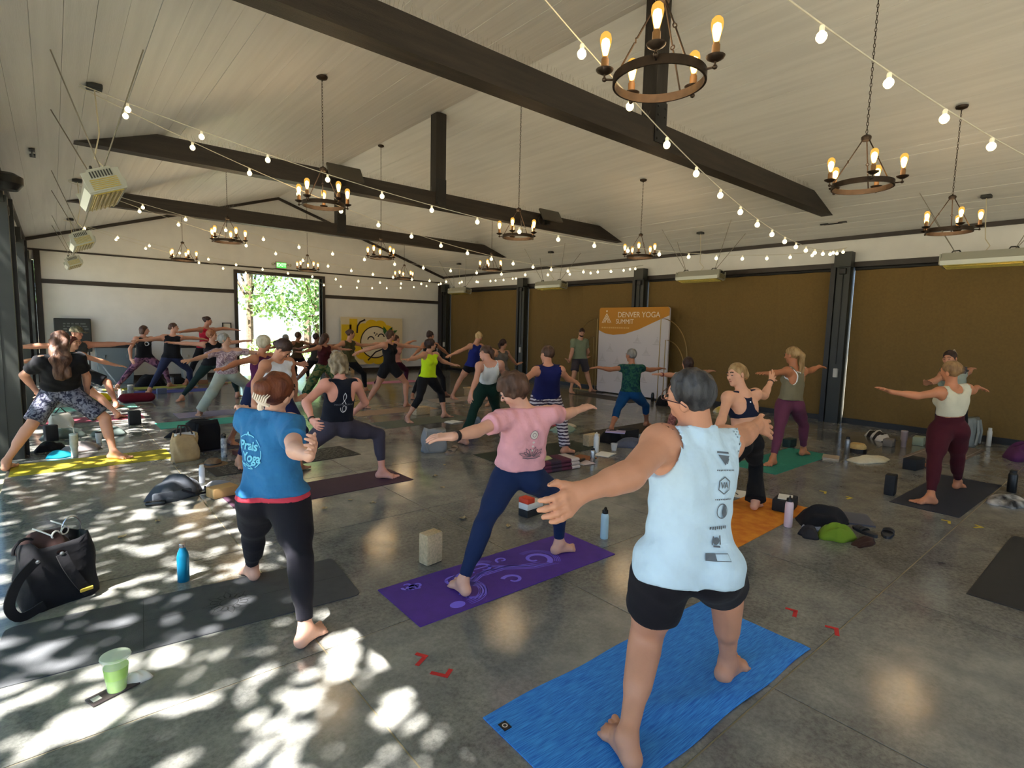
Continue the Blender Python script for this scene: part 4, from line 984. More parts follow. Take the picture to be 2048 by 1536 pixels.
def claw(B, parent, m, pos, sz=1.0, tilt=0.0):
    """hair claw: two toothed halves on a hinge"""
    q = sz; l, u, s = Vector(B.look), Vector(B.hup), Vector(B.side); c = Vector(B.hc)+l*pos[0]+u*pos[1]+s*pos[2]-parent.location
    ax = (s*math.cos(tilt)+u*math.sin(tilt)).normalized(); dn = (-u*math.cos(tilt)+s*math.sin(tilt)).normalized(); mb = MB()
    n = 7
    bar = [c+ax*(-0.045+0.09*i/6)*q-l*0.012*q*math.sin(PI*i/6)+dn*0.006 for i in range(7)]
    mb.tube(bar, 0.008*q, 6)
    for i in range(n):
        p = c+ax*(-0.042+0.084*i/(n-1))*q
        mb.tube([p-l*0.008*q, p-l*0.02*q-dn*0.015*q, p-l*0.012*q-dn*0.034*q, p-dn*0.044*q+l*0.01], [0.0055*q, 0.005*q, 0.0045*q, 0.002*q], 5)
    mb.tube([c+dn*0.006-l*0.008*q, c+dn*0.02*q-l*0.014*q, c+dn*0.034*q-l*0.012*q], [0.012*q, 0.014*q, 0.016*q], 7)
    mb.build('hair_claw', m, parent, True)

PEOPLE = {}
def person(key, label, res, **o):
    H, J = JOINTS[key]; B = Body(J, H, o); hb, hf = ((0.010, 0.0052), (0.013, 0.0075), (0.018, 0.0105))[res]; hg = (0.010, 0.013, 0.017)[res]
    base = (B.J['la']+B.J['ra'])/2; base[2] = 0.0
    P, Q = B.skin_mesh(hb, hf); ob = put('person', mesh_np('person', P, Q, skinm(o.get('skin', (206,156,128))), base), None, Vector(base))
    tag(ob, label, 'person', 'yoga class')
    B.parts = {}
    def child(name, PQ, m, par=ob):
        if len(PQ[1]) == 0: return None
        c = put(name, mesh_np(name, PQ[0], PQ[1], m, base), par); B.parts[name] = c; return c
    if 'bot' in o: b = o['bot']; child(b[0], bottoms(B, b[1], b[2], None, hg, **(b[4] if len(b) > 4 else {})), b[3])
    if 'top' in o: t = o['top']; child(t[0], top(B, t[1], None, hg, **(t[3] if len(t) > 3 else {})), t[2])
    if 'under' in o: t = o['under']; child(t[0], top(B, t[1], None, hg, **(t[3] if len(t) > 3 else {})), t[2])
    if 'hair' in o: child('hair', hair_mesh(B, o['hair'][1], (0.0065, 0.009, 0.012)[res]), o['hair'][0])
    if o.get('face', True): eyes(B, ob)
    PEOPLE[key] = (B, ob); return B, ob
# joints (metres): lh rh lk rk la ra lt rt ls rs le re lw rw lx rx nk hc ht
JOINTS = {
'man': (1.834, [(1.947,1.281,0.784),(2.101,1.153,0.779),(2.04,1.414,0.362),(2.454,1.249,0.516),(1.736,1.268,0.103),(2.575,1.284,0.101),(1.817,1.448,0.032),(2.776,1.298,0.034),(1.898,1.295,1.321),(2.263,1.211,1.289),(1.592,1.204,1.253),(2.578,1.297,1.272),(1.318,1.201,1.237),(2.847,1.349,1.287),(1.134,1.153,1.204),(3.035,1.33,1.249),(2.083,1.24,1.363),(1.989,1.232,1.52),(1.955,1.207,1.635)]),
'pink': (1.657, [(2.446,2.943,0.706),(2.597,2.85,0.697),(2.151,2.822,0.453),(2.942,2.889,0.484),(2.01,2.845,0.092),(2.987,2.924,0.096),(2.027,3.022,0.028),(3.159,2.9,0.026),(2.325,2.834,1.161),(2.656,2.756,1.171),(2.043,2.759,1.115),(2.932,2.853,1.132),(1.806,2.684,1.118),(3.175,2.9,1.153),(1.682,2.805,1.105),(3.346,2.922,1.174),(2.494,2.818,1.221),(2.391,2.831,1.351),(2.354,2.8,1.452)]),
'bluetee': (1.666, [(0.895,3.398,0.712),(1.034,3.284,0.714),(0.921,3.65,0.39),(0.987,2.952,0.477),(0.974,3.902,0.093),(0.989,2.901,0.092),(0.959,4.083,0.03),(1.142,2.994,0.028),(0.882,3.495,1.19),(1.017,3.182,1.192),(0.913,3.777,1.107),(0.952,2.907,1.103),(0.967,4.016,1.155),(0.938,2.658,1.122),(1.005,4.18,1.206),(0.94,2.515,1.223),(0.98,3.352,1.242),(0.977,3.259,1.38),(0.953,3.219,1.481)]),
'curly': (1.720, [(2.22,5.719,0.648),(2.402,5.704,0.637),(1.893,5.748,0.376),(2.813,5.69,0.52),(1.595,5.795,0.096),(2.833,5.667,0.102),(1.494,5.953,0.031),(2.98,5.555,0.031),(2.158,5.604,1.134),(2.508,5.634,1.122),(1.918,5.5,0.973),(2.668,5.747,0.888),(1.906,5.295,0.815),(2.646,5.971,0.763),(1.913,5.122,0.763),(2.641,6.137,0.694),(2.334,5.636,1.183),(2.348,5.727,1.328),(2.359,5.73,1.449)]),
'whitetank': (1.687, [(2.098,6.775,0.798),(1.919,6.786,0.8),(2.244,6.558,0.477),(1.753,6.954,0.459),(2.158,6.479,0.094),(1.652,7.078,0.094),(2.296,6.597,0.029),(1.673,6.896,0.033),(2.172,6.788,1.289),(1.855,6.65,1.272),(2.264,6.904,1.028),(1.699,6.464,1.096),(2.308,6.992,0.795),(1.648,6.352,0.876),(2.448,6.922,0.88),(1.632,6.243,0.738),(2.003,6.739,1.336),(2.068,6.647,1.465),(2.055,6.604,1.571)]),
'purple': (1.645, [(2.353,8.478,0.767),(2.184,8.441,0.777),(2.588,8.637,0.481),(2.004,8.359,0.429),(2.573,8.604,0.092),(1.885,8.5,0.088),(2.73,8.518,0.03),(1.91,8.322,0.033),(2.438,8.521,1.24),(2.174,8.312,1.242),(2.699,8.637,1.178),(1.909,8.198,1.194),(2.937,8.659,1.119),(1.734,8.034,1.135),(3.029,8.517,1.153),(1.585,7.948,1.14),(2.294,8.433,1.295),(2.35,8.427,1.452),(2.335,8.409,1.563)]),
'floral': (1.706, [(2.602,11.458,0.731),(2.424,11.501,0.735),(2.902,11.642,0.505),(2.21,11.31,0.431),(2.916,11.612,0.097),(2.019,11.407,0.092),(3.055,11.49,0.031),(1.939,11.239,0.032),(2.66,11.282,1.195),(2.302,11.329,1.183),(2.961,11.251,1.162),(2.033,11.225,1.092),(3.216,11.256,1.139),(1.832,11.073,1.051),(3.358,11.364,1.164),(1.679,10.98,1.051),(2.484,11.313,1.247),(2.457,11.313,1.415),(2.439,11.32,1.531)]),
'redhair': (1.705, [(2.771,13.61,0.761),(2.585,13.624,0.764),(3.102,13.581,0.501),(2.321,13.6,0.433),(3.183,13.611,0.106),(2.068,13.598,0.098),(3.281,13.755,0.022),(1.931,13.476,0.026),(2.847,13.573,1.251),(2.507,13.49,1.237),(3.126,13.687,1.273),(2.207,13.545,1.257),(3.378,13.685,1.311),(1.954,13.587,1.266),(3.559,13.637,1.331),(1.781,13.582,1.309),(2.682,13.504,1.291),(2.663,13.442,1.448),(2.651,13.452,1.566)]),
'redtank': (1.862, [(3.271,16.957,0.962),(3.076,16.937,0.971),(3.446,16.926,0.538),(2.881,16.985,0.539),(3.508,16.952,0.103),(2.725,17.03,0.113),(3.71,16.943,0.034),(2.602,16.874,0.034),(3.397,16.97,1.5),(3.053,16.813,1.509),(3.686,17.127,1.542),(2.778,16.632,1.483),(3.951,17.05,1.519),(2.528,16.519,1.442),(4.14,17.098,1.507),(2.396,16.375,1.444),(3.214,16.921,1.564),(3.262,16.915,1.75),(3.254,16.904,1.879)]),
'navyleg': (1.777, [(2.307,15.713,0.805),(2.111,15.725,0.821),(2.596,15.772,0.479),(1.906,15.626,0.446),(2.64,15.946,0.099),(1.699,15.523,0.093),(2.765,16.093,0.031),(1.614,15.351,0.014),(2.419,15.679,1.316),(2.07,15.772,1.334),(2.694,15.835,1.308),(1.771,15.689,1.271),(2.937,15.94,1.28),(1.514,15.62,1.249),(3.085,16.053,1.264),(1.376,15.495,1.253),(2.255,15.746,1.382),(2.284,15.737,1.564),(2.269,15.753,1.687)]),
'tiedye': (1.733, [(1.834,16.59,0.755),(1.644,16.607,0.755),(2.167,16.533,0.476),(1.395,16.645,0.408),(2.265,16.648,0.097),(1.157,16.63,0.089),(2.405,16.768,0.026),(1.099,16.45,0.031),(1.904,16.667,1.255),(1.573,16.541,1.256),(2.154,16.846,1.234),(1.429,16.411,1.015),(2.413,16.82,1.223),(1.434,16.372,0.753),(2.592,16.789,1.21),(1.478,16.227,0.652),(1.726,16.635,1.309),(1.768,16.625,1.48),(1.753,16.643,1.6)]),
'wavy': (1.770, [(-0.056,8.643,0.838),(0.128,8.601,0.816),(-0.258,8.477,0.49),(0.444,8.494,0.514),(-0.49,8.405,0.109),(0.505,8.367,0.1),(-0.45,8.581,0.023),(0.67,8.263,0.026),(-0.134,8.335,1.252),(0.212,8.403,1.284),(-0.295,8.547,1.083),(0.288,8.594,1.044),(-0.185,8.642,0.86),(0.287,8.712,0.806),(-0.17,8.782,0.739),(0.218,8.866,0.728),(0.03,8.384,1.335),(0.057,8.494,1.473),(0.068,8.52,1.59)]),
'darkhair': (1.651, [(0.262,11.902,0.645),(0.089,11.917,0.649),(0.566,11.856,0.381),(-0.191,12.089,0.413),(0.791,11.72,0.094),(-0.384,11.996,0.09),(0.88,11.866,0.018),(-0.43,11.822,0.031),(0.35,11.975,1.114),(0.019,11.908,1.122),(0.605,12.071,1.006),(-0.275,11.912,1.042),(0.83,12.132,0.923),(-0.487,11.786,1.031),(1.004,12.113,0.895),(-0.631,11.882,1.044),(0.194,11.91,1.172),(0.24,11.917,1.333),(0.211,11.914,1.448)]),
'capman': (1.825, [(0.387,13.355,0.712),(0.194,13.366,0.717),(0.767,13.218,0.508),(-0.072,13.598,0.443),(0.872,13.108,0.095),(-0.315,13.506,0.102),(0.952,13.282,0.015),(-0.338,13.309,0.033),(0.47,13.425,1.237),(0.127,13.275,1.238),(0.795,13.424,1.245),(-0.219,13.262,1.227),(1.076,13.408,1.261),(-0.496,13.264,1.208),(1.254,13.477,1.281),(-0.64,13.386,1.176),(0.314,13.318,1.292),(0.339,13.282,1.468),(0.317,13.289,1.592)]),
'neon': (1.644, [(5.43,8.804,0.748),(5.257,8.827,0.757),(5.705,8.893,0.467),(5.082,8.671,0.43),(5.706,8.79,0.096),(4.877,8.741,0.095),(5.879,8.788,0.024),(4.853,8.565,0.027),(5.531,8.831,1.219),(5.21,8.734,1.23),(5.756,8.968,1.091),(4.956,8.597,1.185),(5.99,8.976,1.016),(4.736,8.49,1.16),(6.133,8.874,1.01),(4.595,8.396,1.195),(5.362,8.816,1.271),(5.357,8.735,1.415),(5.329,8.746,1.529)]),
'darkbun': (1.688, [(7.115,11.476,0.811),(6.943,11.525,0.812),(7.347,11.399,0.475),(6.754,11.527,0.44),(7.45,11.45,0.094),(6.559,11.518,0.092),(7.634,11.463,0.03),(6.474,11.355,0.03),(7.207,11.507,1.295),(6.861,11.502,1.299),(7.465,11.589,1.165),(6.634,11.344,1.184),(7.671,11.674,1.045),(6.439,11.216,1.086),(7.804,11.782,0.999),(6.341,11.318,0.98),(7.034,11.528,1.35),(7.051,11.516,1.52),(7.046,11.531,1.638)]),
'romper': (1.752, [(5.505,10.456,0.841),(5.318,10.499,0.842),(5.79,10.44,0.52),(5.238,10.679,0.46),(5.764,10.395,0.102),(5.025,10.752,0.102),(5.933,10.469,0.026),(4.969,10.571,0.03),(5.582,10.545,1.345),(5.256,10.396,1.347),(5.884,10.616,1.312),(4.957,10.44,1.272),(6.14,10.565,1.291),(4.744,10.568,1.186),(6.319,10.609,1.288),(4.601,10.462,1.142),(5.406,10.501,1.395),(5.411,10.41,1.548),(5.373,10.41,1.664)]),
'maroonleg': (1.664, [(7.375,13.775,0.67),(7.206,13.822,0.682),(7.715,13.886,0.476),(6.918,13.803,0.394),(7.668,13.827,0.091),(6.765,14.0,0.093),(7.85,13.822,0.03),(6.727,13.823,0.03),(7.483,13.754,1.144),(7.143,13.738,1.158),(7.74,13.85,1.255),(6.867,13.662,1.235),(7.96,13.954,1.308),(6.628,13.598,1.264),(8.1,14.054,1.334),(6.508,13.721,1.23),(7.314,13.771,1.203),(7.333,13.772,1.368),(7.316,13.769,1.479)]),
'olive': (1.755, [(5.781,13.183,0.769),(5.594,13.225,0.77),(6.1,13.202,0.479),(5.32,13.125,0.454),(6.199,13.33,0.099),(5.119,13.151,0.095),(6.368,13.416,0.03),(4.991,13.009,0.032),(5.857,13.279,1.274),(5.521,13.151,1.275),(6.145,13.379,1.208),(5.239,13.116,1.148),(6.388,13.283,1.24),(5.024,13.205,1.024),(6.566,13.198,1.303),(4.86,13.197,0.941),(5.694,13.202,1.334),(5.741,13.181,1.51),(5.726,13.196,1.63)]),
'greenpants': (1.669, [(4.895,12.52,0.73),(4.718,12.552,0.731),(5.076,12.328,0.415),(4.477,12.392,0.447),(5.051,12.109,0.09),(4.331,12.525,0.1),(5.207,12.205,0.03),(4.307,12.347,0.033),(4.953,12.595,1.211),(4.648,12.435,1.204),(5.218,12.718,1.164),(4.392,12.292,1.158),(5.292,12.479,1.154),(4.177,12.172,1.112),(5.462,12.442,1.171),(4.019,12.241,1.139),(4.8,12.513,1.259),(4.824,12.486,1.422),(4.82,12.504,1.538)]),
'tattoo': (1.675, [(5.817,15.643,0.665),(5.641,15.64,0.67),(5.983,15.39,0.387),(5.369,15.526,0.385),(6.111,15.613,0.09),(5.199,15.728,0.093),(6.294,15.598,0.03),(5.128,15.56,0.032),(5.907,15.585,1.141),(5.586,15.466,1.126),(6.146,15.757,1.094),(5.335,15.313,1.076),(6.381,15.842,1.121),(5.244,15.542,1.025),(6.495,15.708,1.13),(5.075,15.561,1.071),(5.74,15.539,1.19),(5.735,15.515,1.354),(5.727,15.527,1.468)]),
'shadowa': (1.681, [(5.669,16.715,0.68),(5.491,16.712,0.683),(5.921,16.794,0.366),(5.268,16.501,0.41),(6.024,17.055,0.09),(5.161,16.712,0.093),(6.143,16.915,0.03),(5.018,16.598,0.03),(5.753,16.706,1.161),(5.429,16.587,1.154),(6.0,16.866,1.111),(5.177,16.436,1.1),(6.217,16.994,1.105),(5.077,16.664,1.062),(6.345,16.874,1.128),(4.907,16.692,1.103),(5.585,16.66,1.211),(5.599,16.607,1.369),(5.59,16.615,1.485)]),
'shadowb': (1.648, [(5.6,17.59,0.581),(5.426,17.584,0.588),(5.869,17.738,0.321),(5.184,17.402,0.321),(5.98,18.026,0.088),(5.108,17.704,0.091),(6.074,17.872,0.03),(4.996,17.564,0.03),(5.688,17.64,1.052),(5.378,17.504,1.061),(5.922,17.808,0.994),(5.138,17.348,1.001),(6.128,17.941,0.972),(4.946,17.195,0.98),(6.243,17.818,1.014),(4.853,17.338,1.008),(5.528,17.589,1.106),(5.537,17.559,1.266),(5.541,17.567,1.38)]),
'bluetank': (1.717, [(7.779,10.604,0.81),(7.604,10.649,0.823),(7.938,10.387,0.483),(7.499,10.867,0.476),(8.017,10.436,0.092),(7.351,10.969,0.101),(8.189,10.511,0.031),(7.344,10.784,0.033),(7.891,10.591,1.301),(7.545,10.526,1.309),(8.154,10.458,1.213),(7.263,10.548,1.193),(8.399,10.42,1.143),(7.045,10.635,1.087),(8.529,10.534,1.193),(6.884,10.558,1.058),(7.72,10.559,1.359),(7.778,10.516,1.519),(7.771,10.524,1.64)]),
'ponytail': (1.666, [(5.051,6.741,0.786),(5.209,6.666,0.791),(4.803,6.608,0.489),(5.404,6.806,0.461),(4.67,6.607,0.103),(5.524,6.775,0.091),(4.672,6.773,0.019),(5.692,6.843,0.03),(4.86,6.546,1.192),(5.174,6.435,1.214),(4.703,6.408,0.982),(5.351,6.531,0.996),(4.536,6.296,0.834),(5.465,6.627,0.795),(4.463,6.215,0.698),(5.614,6.615,0.887),(5.016,6.514,1.267),(5.034,6.639,1.377),(5.06,6.678,1.481)]),
'greytop': (1.647, [(8.056,9.806,0.71),(7.894,9.867,0.703),(8.328,9.768,0.415),(7.679,9.725,0.394),(8.462,9.927,0.089),(7.461,9.625,0.091),(8.63,9.863,0.03),(7.288,9.581,0.03),(8.147,9.89,1.175),(7.808,9.898,1.176),(8.373,9.948,0.998),(7.578,9.803,1.022),(8.572,10.03,0.877),(7.376,9.697,0.927),(8.706,9.96,0.963),(7.238,9.765,1.007),(7.977,9.898,1.228),(8.014,9.87,1.388),(8.001,9.888,1.502)]),
'patterned': (1.678, [(5.214,5.584,0.825),(5.36,5.487,0.838),(5.043,5.575,0.447),(5.537,5.461,0.468),(4.867,5.6,0.093),(5.512,5.339,0.089),(4.686,5.578,0.03),(5.692,5.289,0.032),(4.96,5.395,1.2),(5.231,5.202,1.213),(4.691,5.294,1.117),(5.479,5.298,1.077),(4.449,5.233,1.083),(5.715,5.364,1.017),(4.327,5.344,1.144),(5.867,5.374,0.929),(5.105,5.318,1.284),(5.164,5.407,1.414),(5.184,5.423,1.525)]),
'teacher': (1.844, [(11.401,10.45,0.901),(11.262,10.596,0.895),(11.602,10.475,0.497),(11.102,10.508,0.485),(11.585,10.291,0.105),(10.911,10.424,0.108),(11.781,10.304,0.027),(10.804,10.258,0.031),(11.518,10.502,1.428),(11.165,10.631,1.424),(11.657,10.524,1.13),(11.067,10.582,1.112),(11.719,10.7,0.925),(10.967,10.588,0.853),(11.886,10.652,1.011),(10.814,10.566,0.97),(11.331,10.537,1.492),(11.355,10.504,1.678),(11.369,10.506,1.803)]),
'teal': (1.641, [(7.782,6.092,0.638),(7.868,5.94,0.64),(7.483,6.025,0.382),(8.197,5.937,0.412),(7.242,5.934,0.099),(8.376,6.042,0.09),(7.305,6.093,0.025),(8.549,6.069,0.025),(7.69,6.103,1.111),(7.986,5.942,1.107),(7.404,6.154,1.084),(8.275,5.948,1.064),(7.168,6.213,1.122),(8.518,5.916,1.086),(7.002,6.259,1.123),(8.69,5.905,1.091),(7.843,6.029,1.166),(7.834,6.048,1.333),(7.838,6.056,1.445)]),
'brownhair': (1.612, [(8.069,5.139,0.578),(8.176,5.006,0.58),(7.745,5.078,0.362),(8.498,4.974,0.355),(7.494,5.001,0.09),(8.731,5.102,0.087),(7.517,5.175,0.029),(8.863,4.985,0.029),(7.955,5.136,1.037),(8.251,4.987,1.045),(7.672,5.101,1.065),(8.532,5.032,1.081),(7.432,5.127,1.08),(8.77,5.069,1.096),(7.267,5.163,1.099),(8.938,5.053,1.11),(8.11,5.078,1.09),(8.071,5.062,1.246),(8.074,5.071,1.354)]),
'sportsbra': (1.681, [(5.118,2.587,0.673),(5.288,2.551,0.68),(4.804,2.634,0.414),(5.582,2.625,0.401),(4.88,2.856,0.095),(5.364,2.503,0.094),(4.7,2.826,0.03),(5.541,2.539,0.028),(5.032,2.69,1.146),(5.357,2.577,1.169),(4.807,2.615,0.963),(5.649,2.625,1.128),(4.589,2.555,0.849),(5.854,2.657,1.272),(4.47,2.586,0.976),(6.015,2.682,1.339),(5.187,2.623,1.208),(5.166,2.69,1.365),(5.174,2.68,1.479)]),
'olivetop': (1.695, [(7.81,3.35,0.781),(7.949,3.237,0.775),(7.573,3.279,0.449),(8.222,3.214,0.464),(7.388,3.249,0.1),(8.368,3.256,0.097),(7.205,3.258,0.026),(8.547,3.244,0.025),(7.708,3.291,1.265),(8.047,3.216,1.26),(7.407,3.304,1.251),(8.348,3.23,1.26),(7.155,3.333,1.251),(8.597,3.22,1.311),(6.978,3.336,1.27),(8.773,3.196,1.301),(7.885,3.28,1.321),(7.867,3.308,1.488),(7.874,3.325,1.601)]),
'cream': (1.647, [(7.549,1.517,0.732),(7.667,1.391,0.747),(7.294,1.486,0.42),(7.873,1.388,0.399),(7.091,1.441,0.092),(8.11,1.409,0.094),(6.962,1.568,0.028),(8.283,1.384,0.026),(7.382,1.516,1.183),(7.67,1.344,1.219),(7.125,1.651,1.145),(7.961,1.347,1.183),(7.005,1.867,1.171),(8.206,1.347,1.216),(6.869,1.953,1.236),(8.366,1.29,1.184),(7.535,1.455,1.258),(7.501,1.469,1.418),(7.454,1.464,1.517)]),
'clawclip': (1.670, [(9.584,1.893,0.784),(9.722,1.784,0.793),(9.376,1.875,0.432),(9.917,1.733,0.437),(9.182,1.848,0.091),(10.107,1.74,0.093),(9.065,1.988,0.03),(10.269,1.822,0.03),(9.48,1.928,1.258),(9.788,1.779,1.274),(9.193,1.956,1.187),(10.085,1.774,1.292),(8.949,2.005,1.155),(10.333,1.787,1.327),(8.821,1.9,1.212),(10.507,1.796,1.344),(9.639,1.868,1.322),(9.634,1.912,1.487),(9.61,1.895,1.594)]),
}
BLK = cloth('black_knit', (26,26,30)); NAVY = cloth('navy_knit', (30,40,74))
def hm(n, *a): return hairm('hair_'+n, *a)
H_DK = hm('dark', (44,30,26)); H_BR = hm('brown', (66,46,35)); H_BL = hm('blonde', (136,104,64), (184,152,106)); H_GR = hm('grey', (104,102,100), (150,148,144)); H_AU = hm('auburn', (84,42,27), (120,66,40)); H_WH = hm('silver', (176,168,140), (214,208,186))
H_SALT = hm('salt_pepper', (30,30,32), (74,74,76)); H_CURL = hm('ash_curls', (104,90,68), (166,148,118)); H_RED = hm('copper', (136,84,56), (178,124,88)); H_WAVE = hm('wavy_brown', (52,34,28), (110,80,64))
# --- the near ones
B, ob = person('man', 'man in a pale blue tank and black shorts, arms wide, on the blue mat', 0, male=True, w=1.02, leg=1.2, look=(-.15,1,-.05), skin=(206,148,118), arm=1.05,
    lthumb=(-.1,.2,1), lpalm=(.6,.5,-.3), lcurl=0.5, lsplay=0.12, rthumb=(0,.4,1), rcurl=0.2,
    bot=('shorts', 'shorts', 0.56, cloth('black_shorts', (24,22,28)), dict(hi=0.12, rl=1.04)), top=('tank_top', 'tank', cloth('pale_blue_jersey', (200,224,240), bump=0.8), dict(hem=-0.10, loose=0.028, t=0.017, folds=0.0028, wav=0.003, deep=0.01, arm=1.22, wid=1.05)),
    hair=(H_SALT, dict(vol=0.004, nape=0.085, curl=0.003, freq=120, line=0.012)))
glasses(B, ob)
ink = mat('grey_print', S(96,104,112), 0.8)
sh = [line2([(0.030*math.cos(a+.3), 0.030*math.sin(a+.3)) for a in np.linspace(0, 2*PI, 7)], 0.005), text2('VA', 0.03, (0, 0)),
      disc2(0.028, (-0.004, -0.1), 24, 0.85, 1.0), text2('', .01)] if False else []
sh = [line2([(0.033*math.cos(a+.5), 0.035*math.sin(a+.5)) for a in np.linspace(0, 2*PI, 7)], 0.005), text2('VA', 0.034, (0, 0), bold=0.001),
      ring2(0.027, 0.031, (-0.004, -0.105)), line2([(-0.004+0.02*math.sin(t*2.2)*0.4+0.012, -0.105+t) for t in np.linspace(-0.024, 0.024, 7)], [0.012,0.02,0.026,0.026,0.022,0.016,0.008]),
      rect2(-0.085, -0.30, -0.045, -0.27), line2([(-0.045, -0.298), (0.01, -0.298), (0.01, -0.272), (-0.045, -0.272)], 0.003)]
for i, (y, x0, n_, w_) in enumerate(((0.062, -0.045, 11, 0.006), (-0.058, -0.045, 10, 0.006), (-0.172, -0.07, 8, 0.014))):
    for k in range(n_): sh.append(rect2(x0+k*0.1/n_, y-w_/2*(0.6+0.4*((k*7) % 3)/2), x0+(k+0.62)*0.1/n_, y+w_/2))
sh += [([(-0.028, 0.125), (0.03, 0.12), (0.004, 0.082)], [(0, 1, 2)]), line2([(-0.032, 0.135), (0.03, 0.132)], 0.008), line2([(0.022, 0.11), (0.012, 0.088)], 0.005)]
sh += [disc2(0.016, (-0.03, -0.225), 9), line2([(-0.05, -0.24), (-0.045, -0.205)], 0.006), line2([(-0.01, -0.24), (-0.015, -0.202)], 0.006), line2([(-0.045, -0.245), (-0.012, -0.248)], 0.007)]
decal(B, B.parts['tank_top'], sh, (0.045, -0.16), ink)
B, ob = person('pink', 'woman in a pink tee and navy leggings on the purple mat', 0, w=1.0, look=(-.75,.65,-.1), nod=0.25, skin=(222,170,146),
    bot=('leggings', 'leggings', 1.9, cloth('navy_leggings', (26,42,80)), dict(hi=0.4)), top=('t_shirt', 'tee', cloth('pink_jersey', (234,170,178), bump=0.8), dict(hem=0.22, sleeve=0.58, loose=0.03, t=0.016, folds=0.0036, wav=0.003)),
    hair=(H_BR, dict(vol=0.016, nape=0.085, curl=0.010, freq=62)))
wristband(B, 'l', ob, M_band, 'wristwatch', 0.03, 0.88)
sh = [disc2(0.03, (0, 0.0))]; decal(B, B.parts['t_shirt'], sh, (0.01, -0.09), mat('cream_print', S(228,216,208), 0.8), 'print_moon')
sh = [ring2(0.028, 0.031), ring2(0.012, 0.015)]
for k, a in enumerate((-1.15, -0.85, -0.5, -0.2, 0.2, 0.5, 0.85, 1.15)):
    L_ = 0.085 if k % 2 else 0.105; d = (math.sin(a), math.cos(a)*0.75); pts = [(d[0]*L_*t+0.004*math.sin(t*PI)*(-1 if a < 0 else 1), -0.165+d[1]*L_*t) for t in np.linspace(0.1, 1, 8)]
    sh += [line2([(x+0.010*math.sin(PI*i/7)*math.cos(a), y-0.010*math.sin(PI*i/7)*math.sin(a)) for i, (x, y) in enumerate(pts)], 0.004), line2([(x-0.010*math.sin(PI*i/7)*math.cos(a), y+0.010*math.sin(PI*i/7)*math.sin(a)) for i, (x, y) in enumerate(pts)], 0.004)]
sh += [line2([(-0.07, -0.165), (-0.03, -0.175), (0.03, -0.175), (0.07, -0.165)], 0.008)]
decal(B, B.parts['t_shirt'], sh, (0.01, -0.09), mat('lotus_ink', S(118,96,104), 0.8), 'print_lotus', lift=0.008)
decal(B, B.parts['t_shirt'], [disc2(0.009, (0, -0.055), 8), disc2(0.008, (0, -0.085), 8), disc2(0.009, (0, -0.118), 8)], (0.01, -0.09), mat('cream_print', S(228,216,208), 0.8), 'print_dots', lift=0.008)
B, ob = person('bluetee', 'auburn haired woman in a blue tee and black leggings with a cream hair claw', 0, w=1.13, leg=1.06, arm=1.1, look=(.9,.45,-.05), skin=(224,172,148),
    rthumb=(.3,-.2,1), rpalm=(-.6,-.6,.2), rcurl=0.75, lcurl=0.5,
    bot=('leggings', 'leggings', 1.86, cloth('black_leggings', (27,26,34)), dict(hi=0.2)), top=('t_shirt', 'tee', cloth('blue_jersey', (50,116,168), bump=0.9), dict(hem=0.12, sleeve=0.62, loose=0.024, t=0.017, folds=0.0036, wav=0.003)),
    under=('undershirt', 'tank', cloth('red_hem', (204,66,84)), dict(hem=0.06, loose=0.014, t=0.010, arm=1.2)), hair=(H_AU, dict(vol=0.006, nape=0.09, bun=(-0.105, 0.055, 0.05, 0.0), curl=0.004, freq=60)))
claw(B, ob, M_clip, (-0.128, -0.005, 0.035), 1.2, 0.15); wristband(B, 'l', ob, M_band, 'bracelet', 0.012, 0.9)
ci = mat('cyan_print', S(120,208,236), 0.8)
sh = [text2('Prais', 0.078, (0, 0.035), shear=0.25, bold=0.002), text2('Yoga', 0.078, (0.012, -0.035), shear=0.25, bold=0.002)]
for k in range(9):
    a0 = 0.35+k*2*PI/9; sh.append(ring2(0.098, 0.103, (0, 0), 6, a0, a0+0.5))
sh += [line2([(-0.06, -0.075), (-0.01, -0.088), (0.05, -0.07)], 0.006), line2([(-0.03, -0.07), (0.03, -0.098)], 0.006), disc2(0.009, (0, 0.108), 8), disc2(0.006, (-0.012, 0.098), 8), disc2(0.006, (0.012, 0.098), 8)]
decal(B, B.parts['t_shirt'], sh, (-0.03, -0.155), ci)
B, ob = person('curly', 'woman with ash blonde curls in a black tank, hands on hips in a lunge', 0, w=1.02, look=(0,1,-.1), nod=0.2, skin=(226,160,140), lcurl=0.5, rcurl=0.5,
    bot=('leggings', 'leggings', 1.72, cloth('slate_leggings', (66,62,76)), dict(hi=0.34)), top=('tank_top', 'tank', cloth('ink_tank', (22,26,38)), dict(hem=0.2, t=0.009, loose=0.004, racer=0.7, arm=1.05)),
    hair=(H_CURL, dict(vol=0.016, bob=0.1, nape=0.11, curl=0.011, freq=75)))
wristband(B, 'l', ob, M_band, 'wristwatch', 0.02, 0.9)
wp = mat('white_print', S(232,232,236), 0.8)
T_ = np.linspace(0, 1, 14); up_ = [(0.017*math.sin(PI*t), 0.10-0.09*t) for t in T_]
sh = [line2(up_, 0.006), line2([(-x, y) for x, y in up_], 0.006), line2([(0, 0.012), (0.022, -0.022)], 0.006), line2([(0, 0.012), (-0.022, -0.022)], 0.006), ring2(0.036, 0.042, (0, -0.07), 22, PI*0.95, 2.15*PI, 0.85, 1.15), ring2(0.022, 0.027, (0.006, -0.075), 18, 0, 2*PI, 0.75, 1.3)]
decal(B, B.parts['tank_top'], sh, (0.0, -0.165), wp, 'print_ribbon')
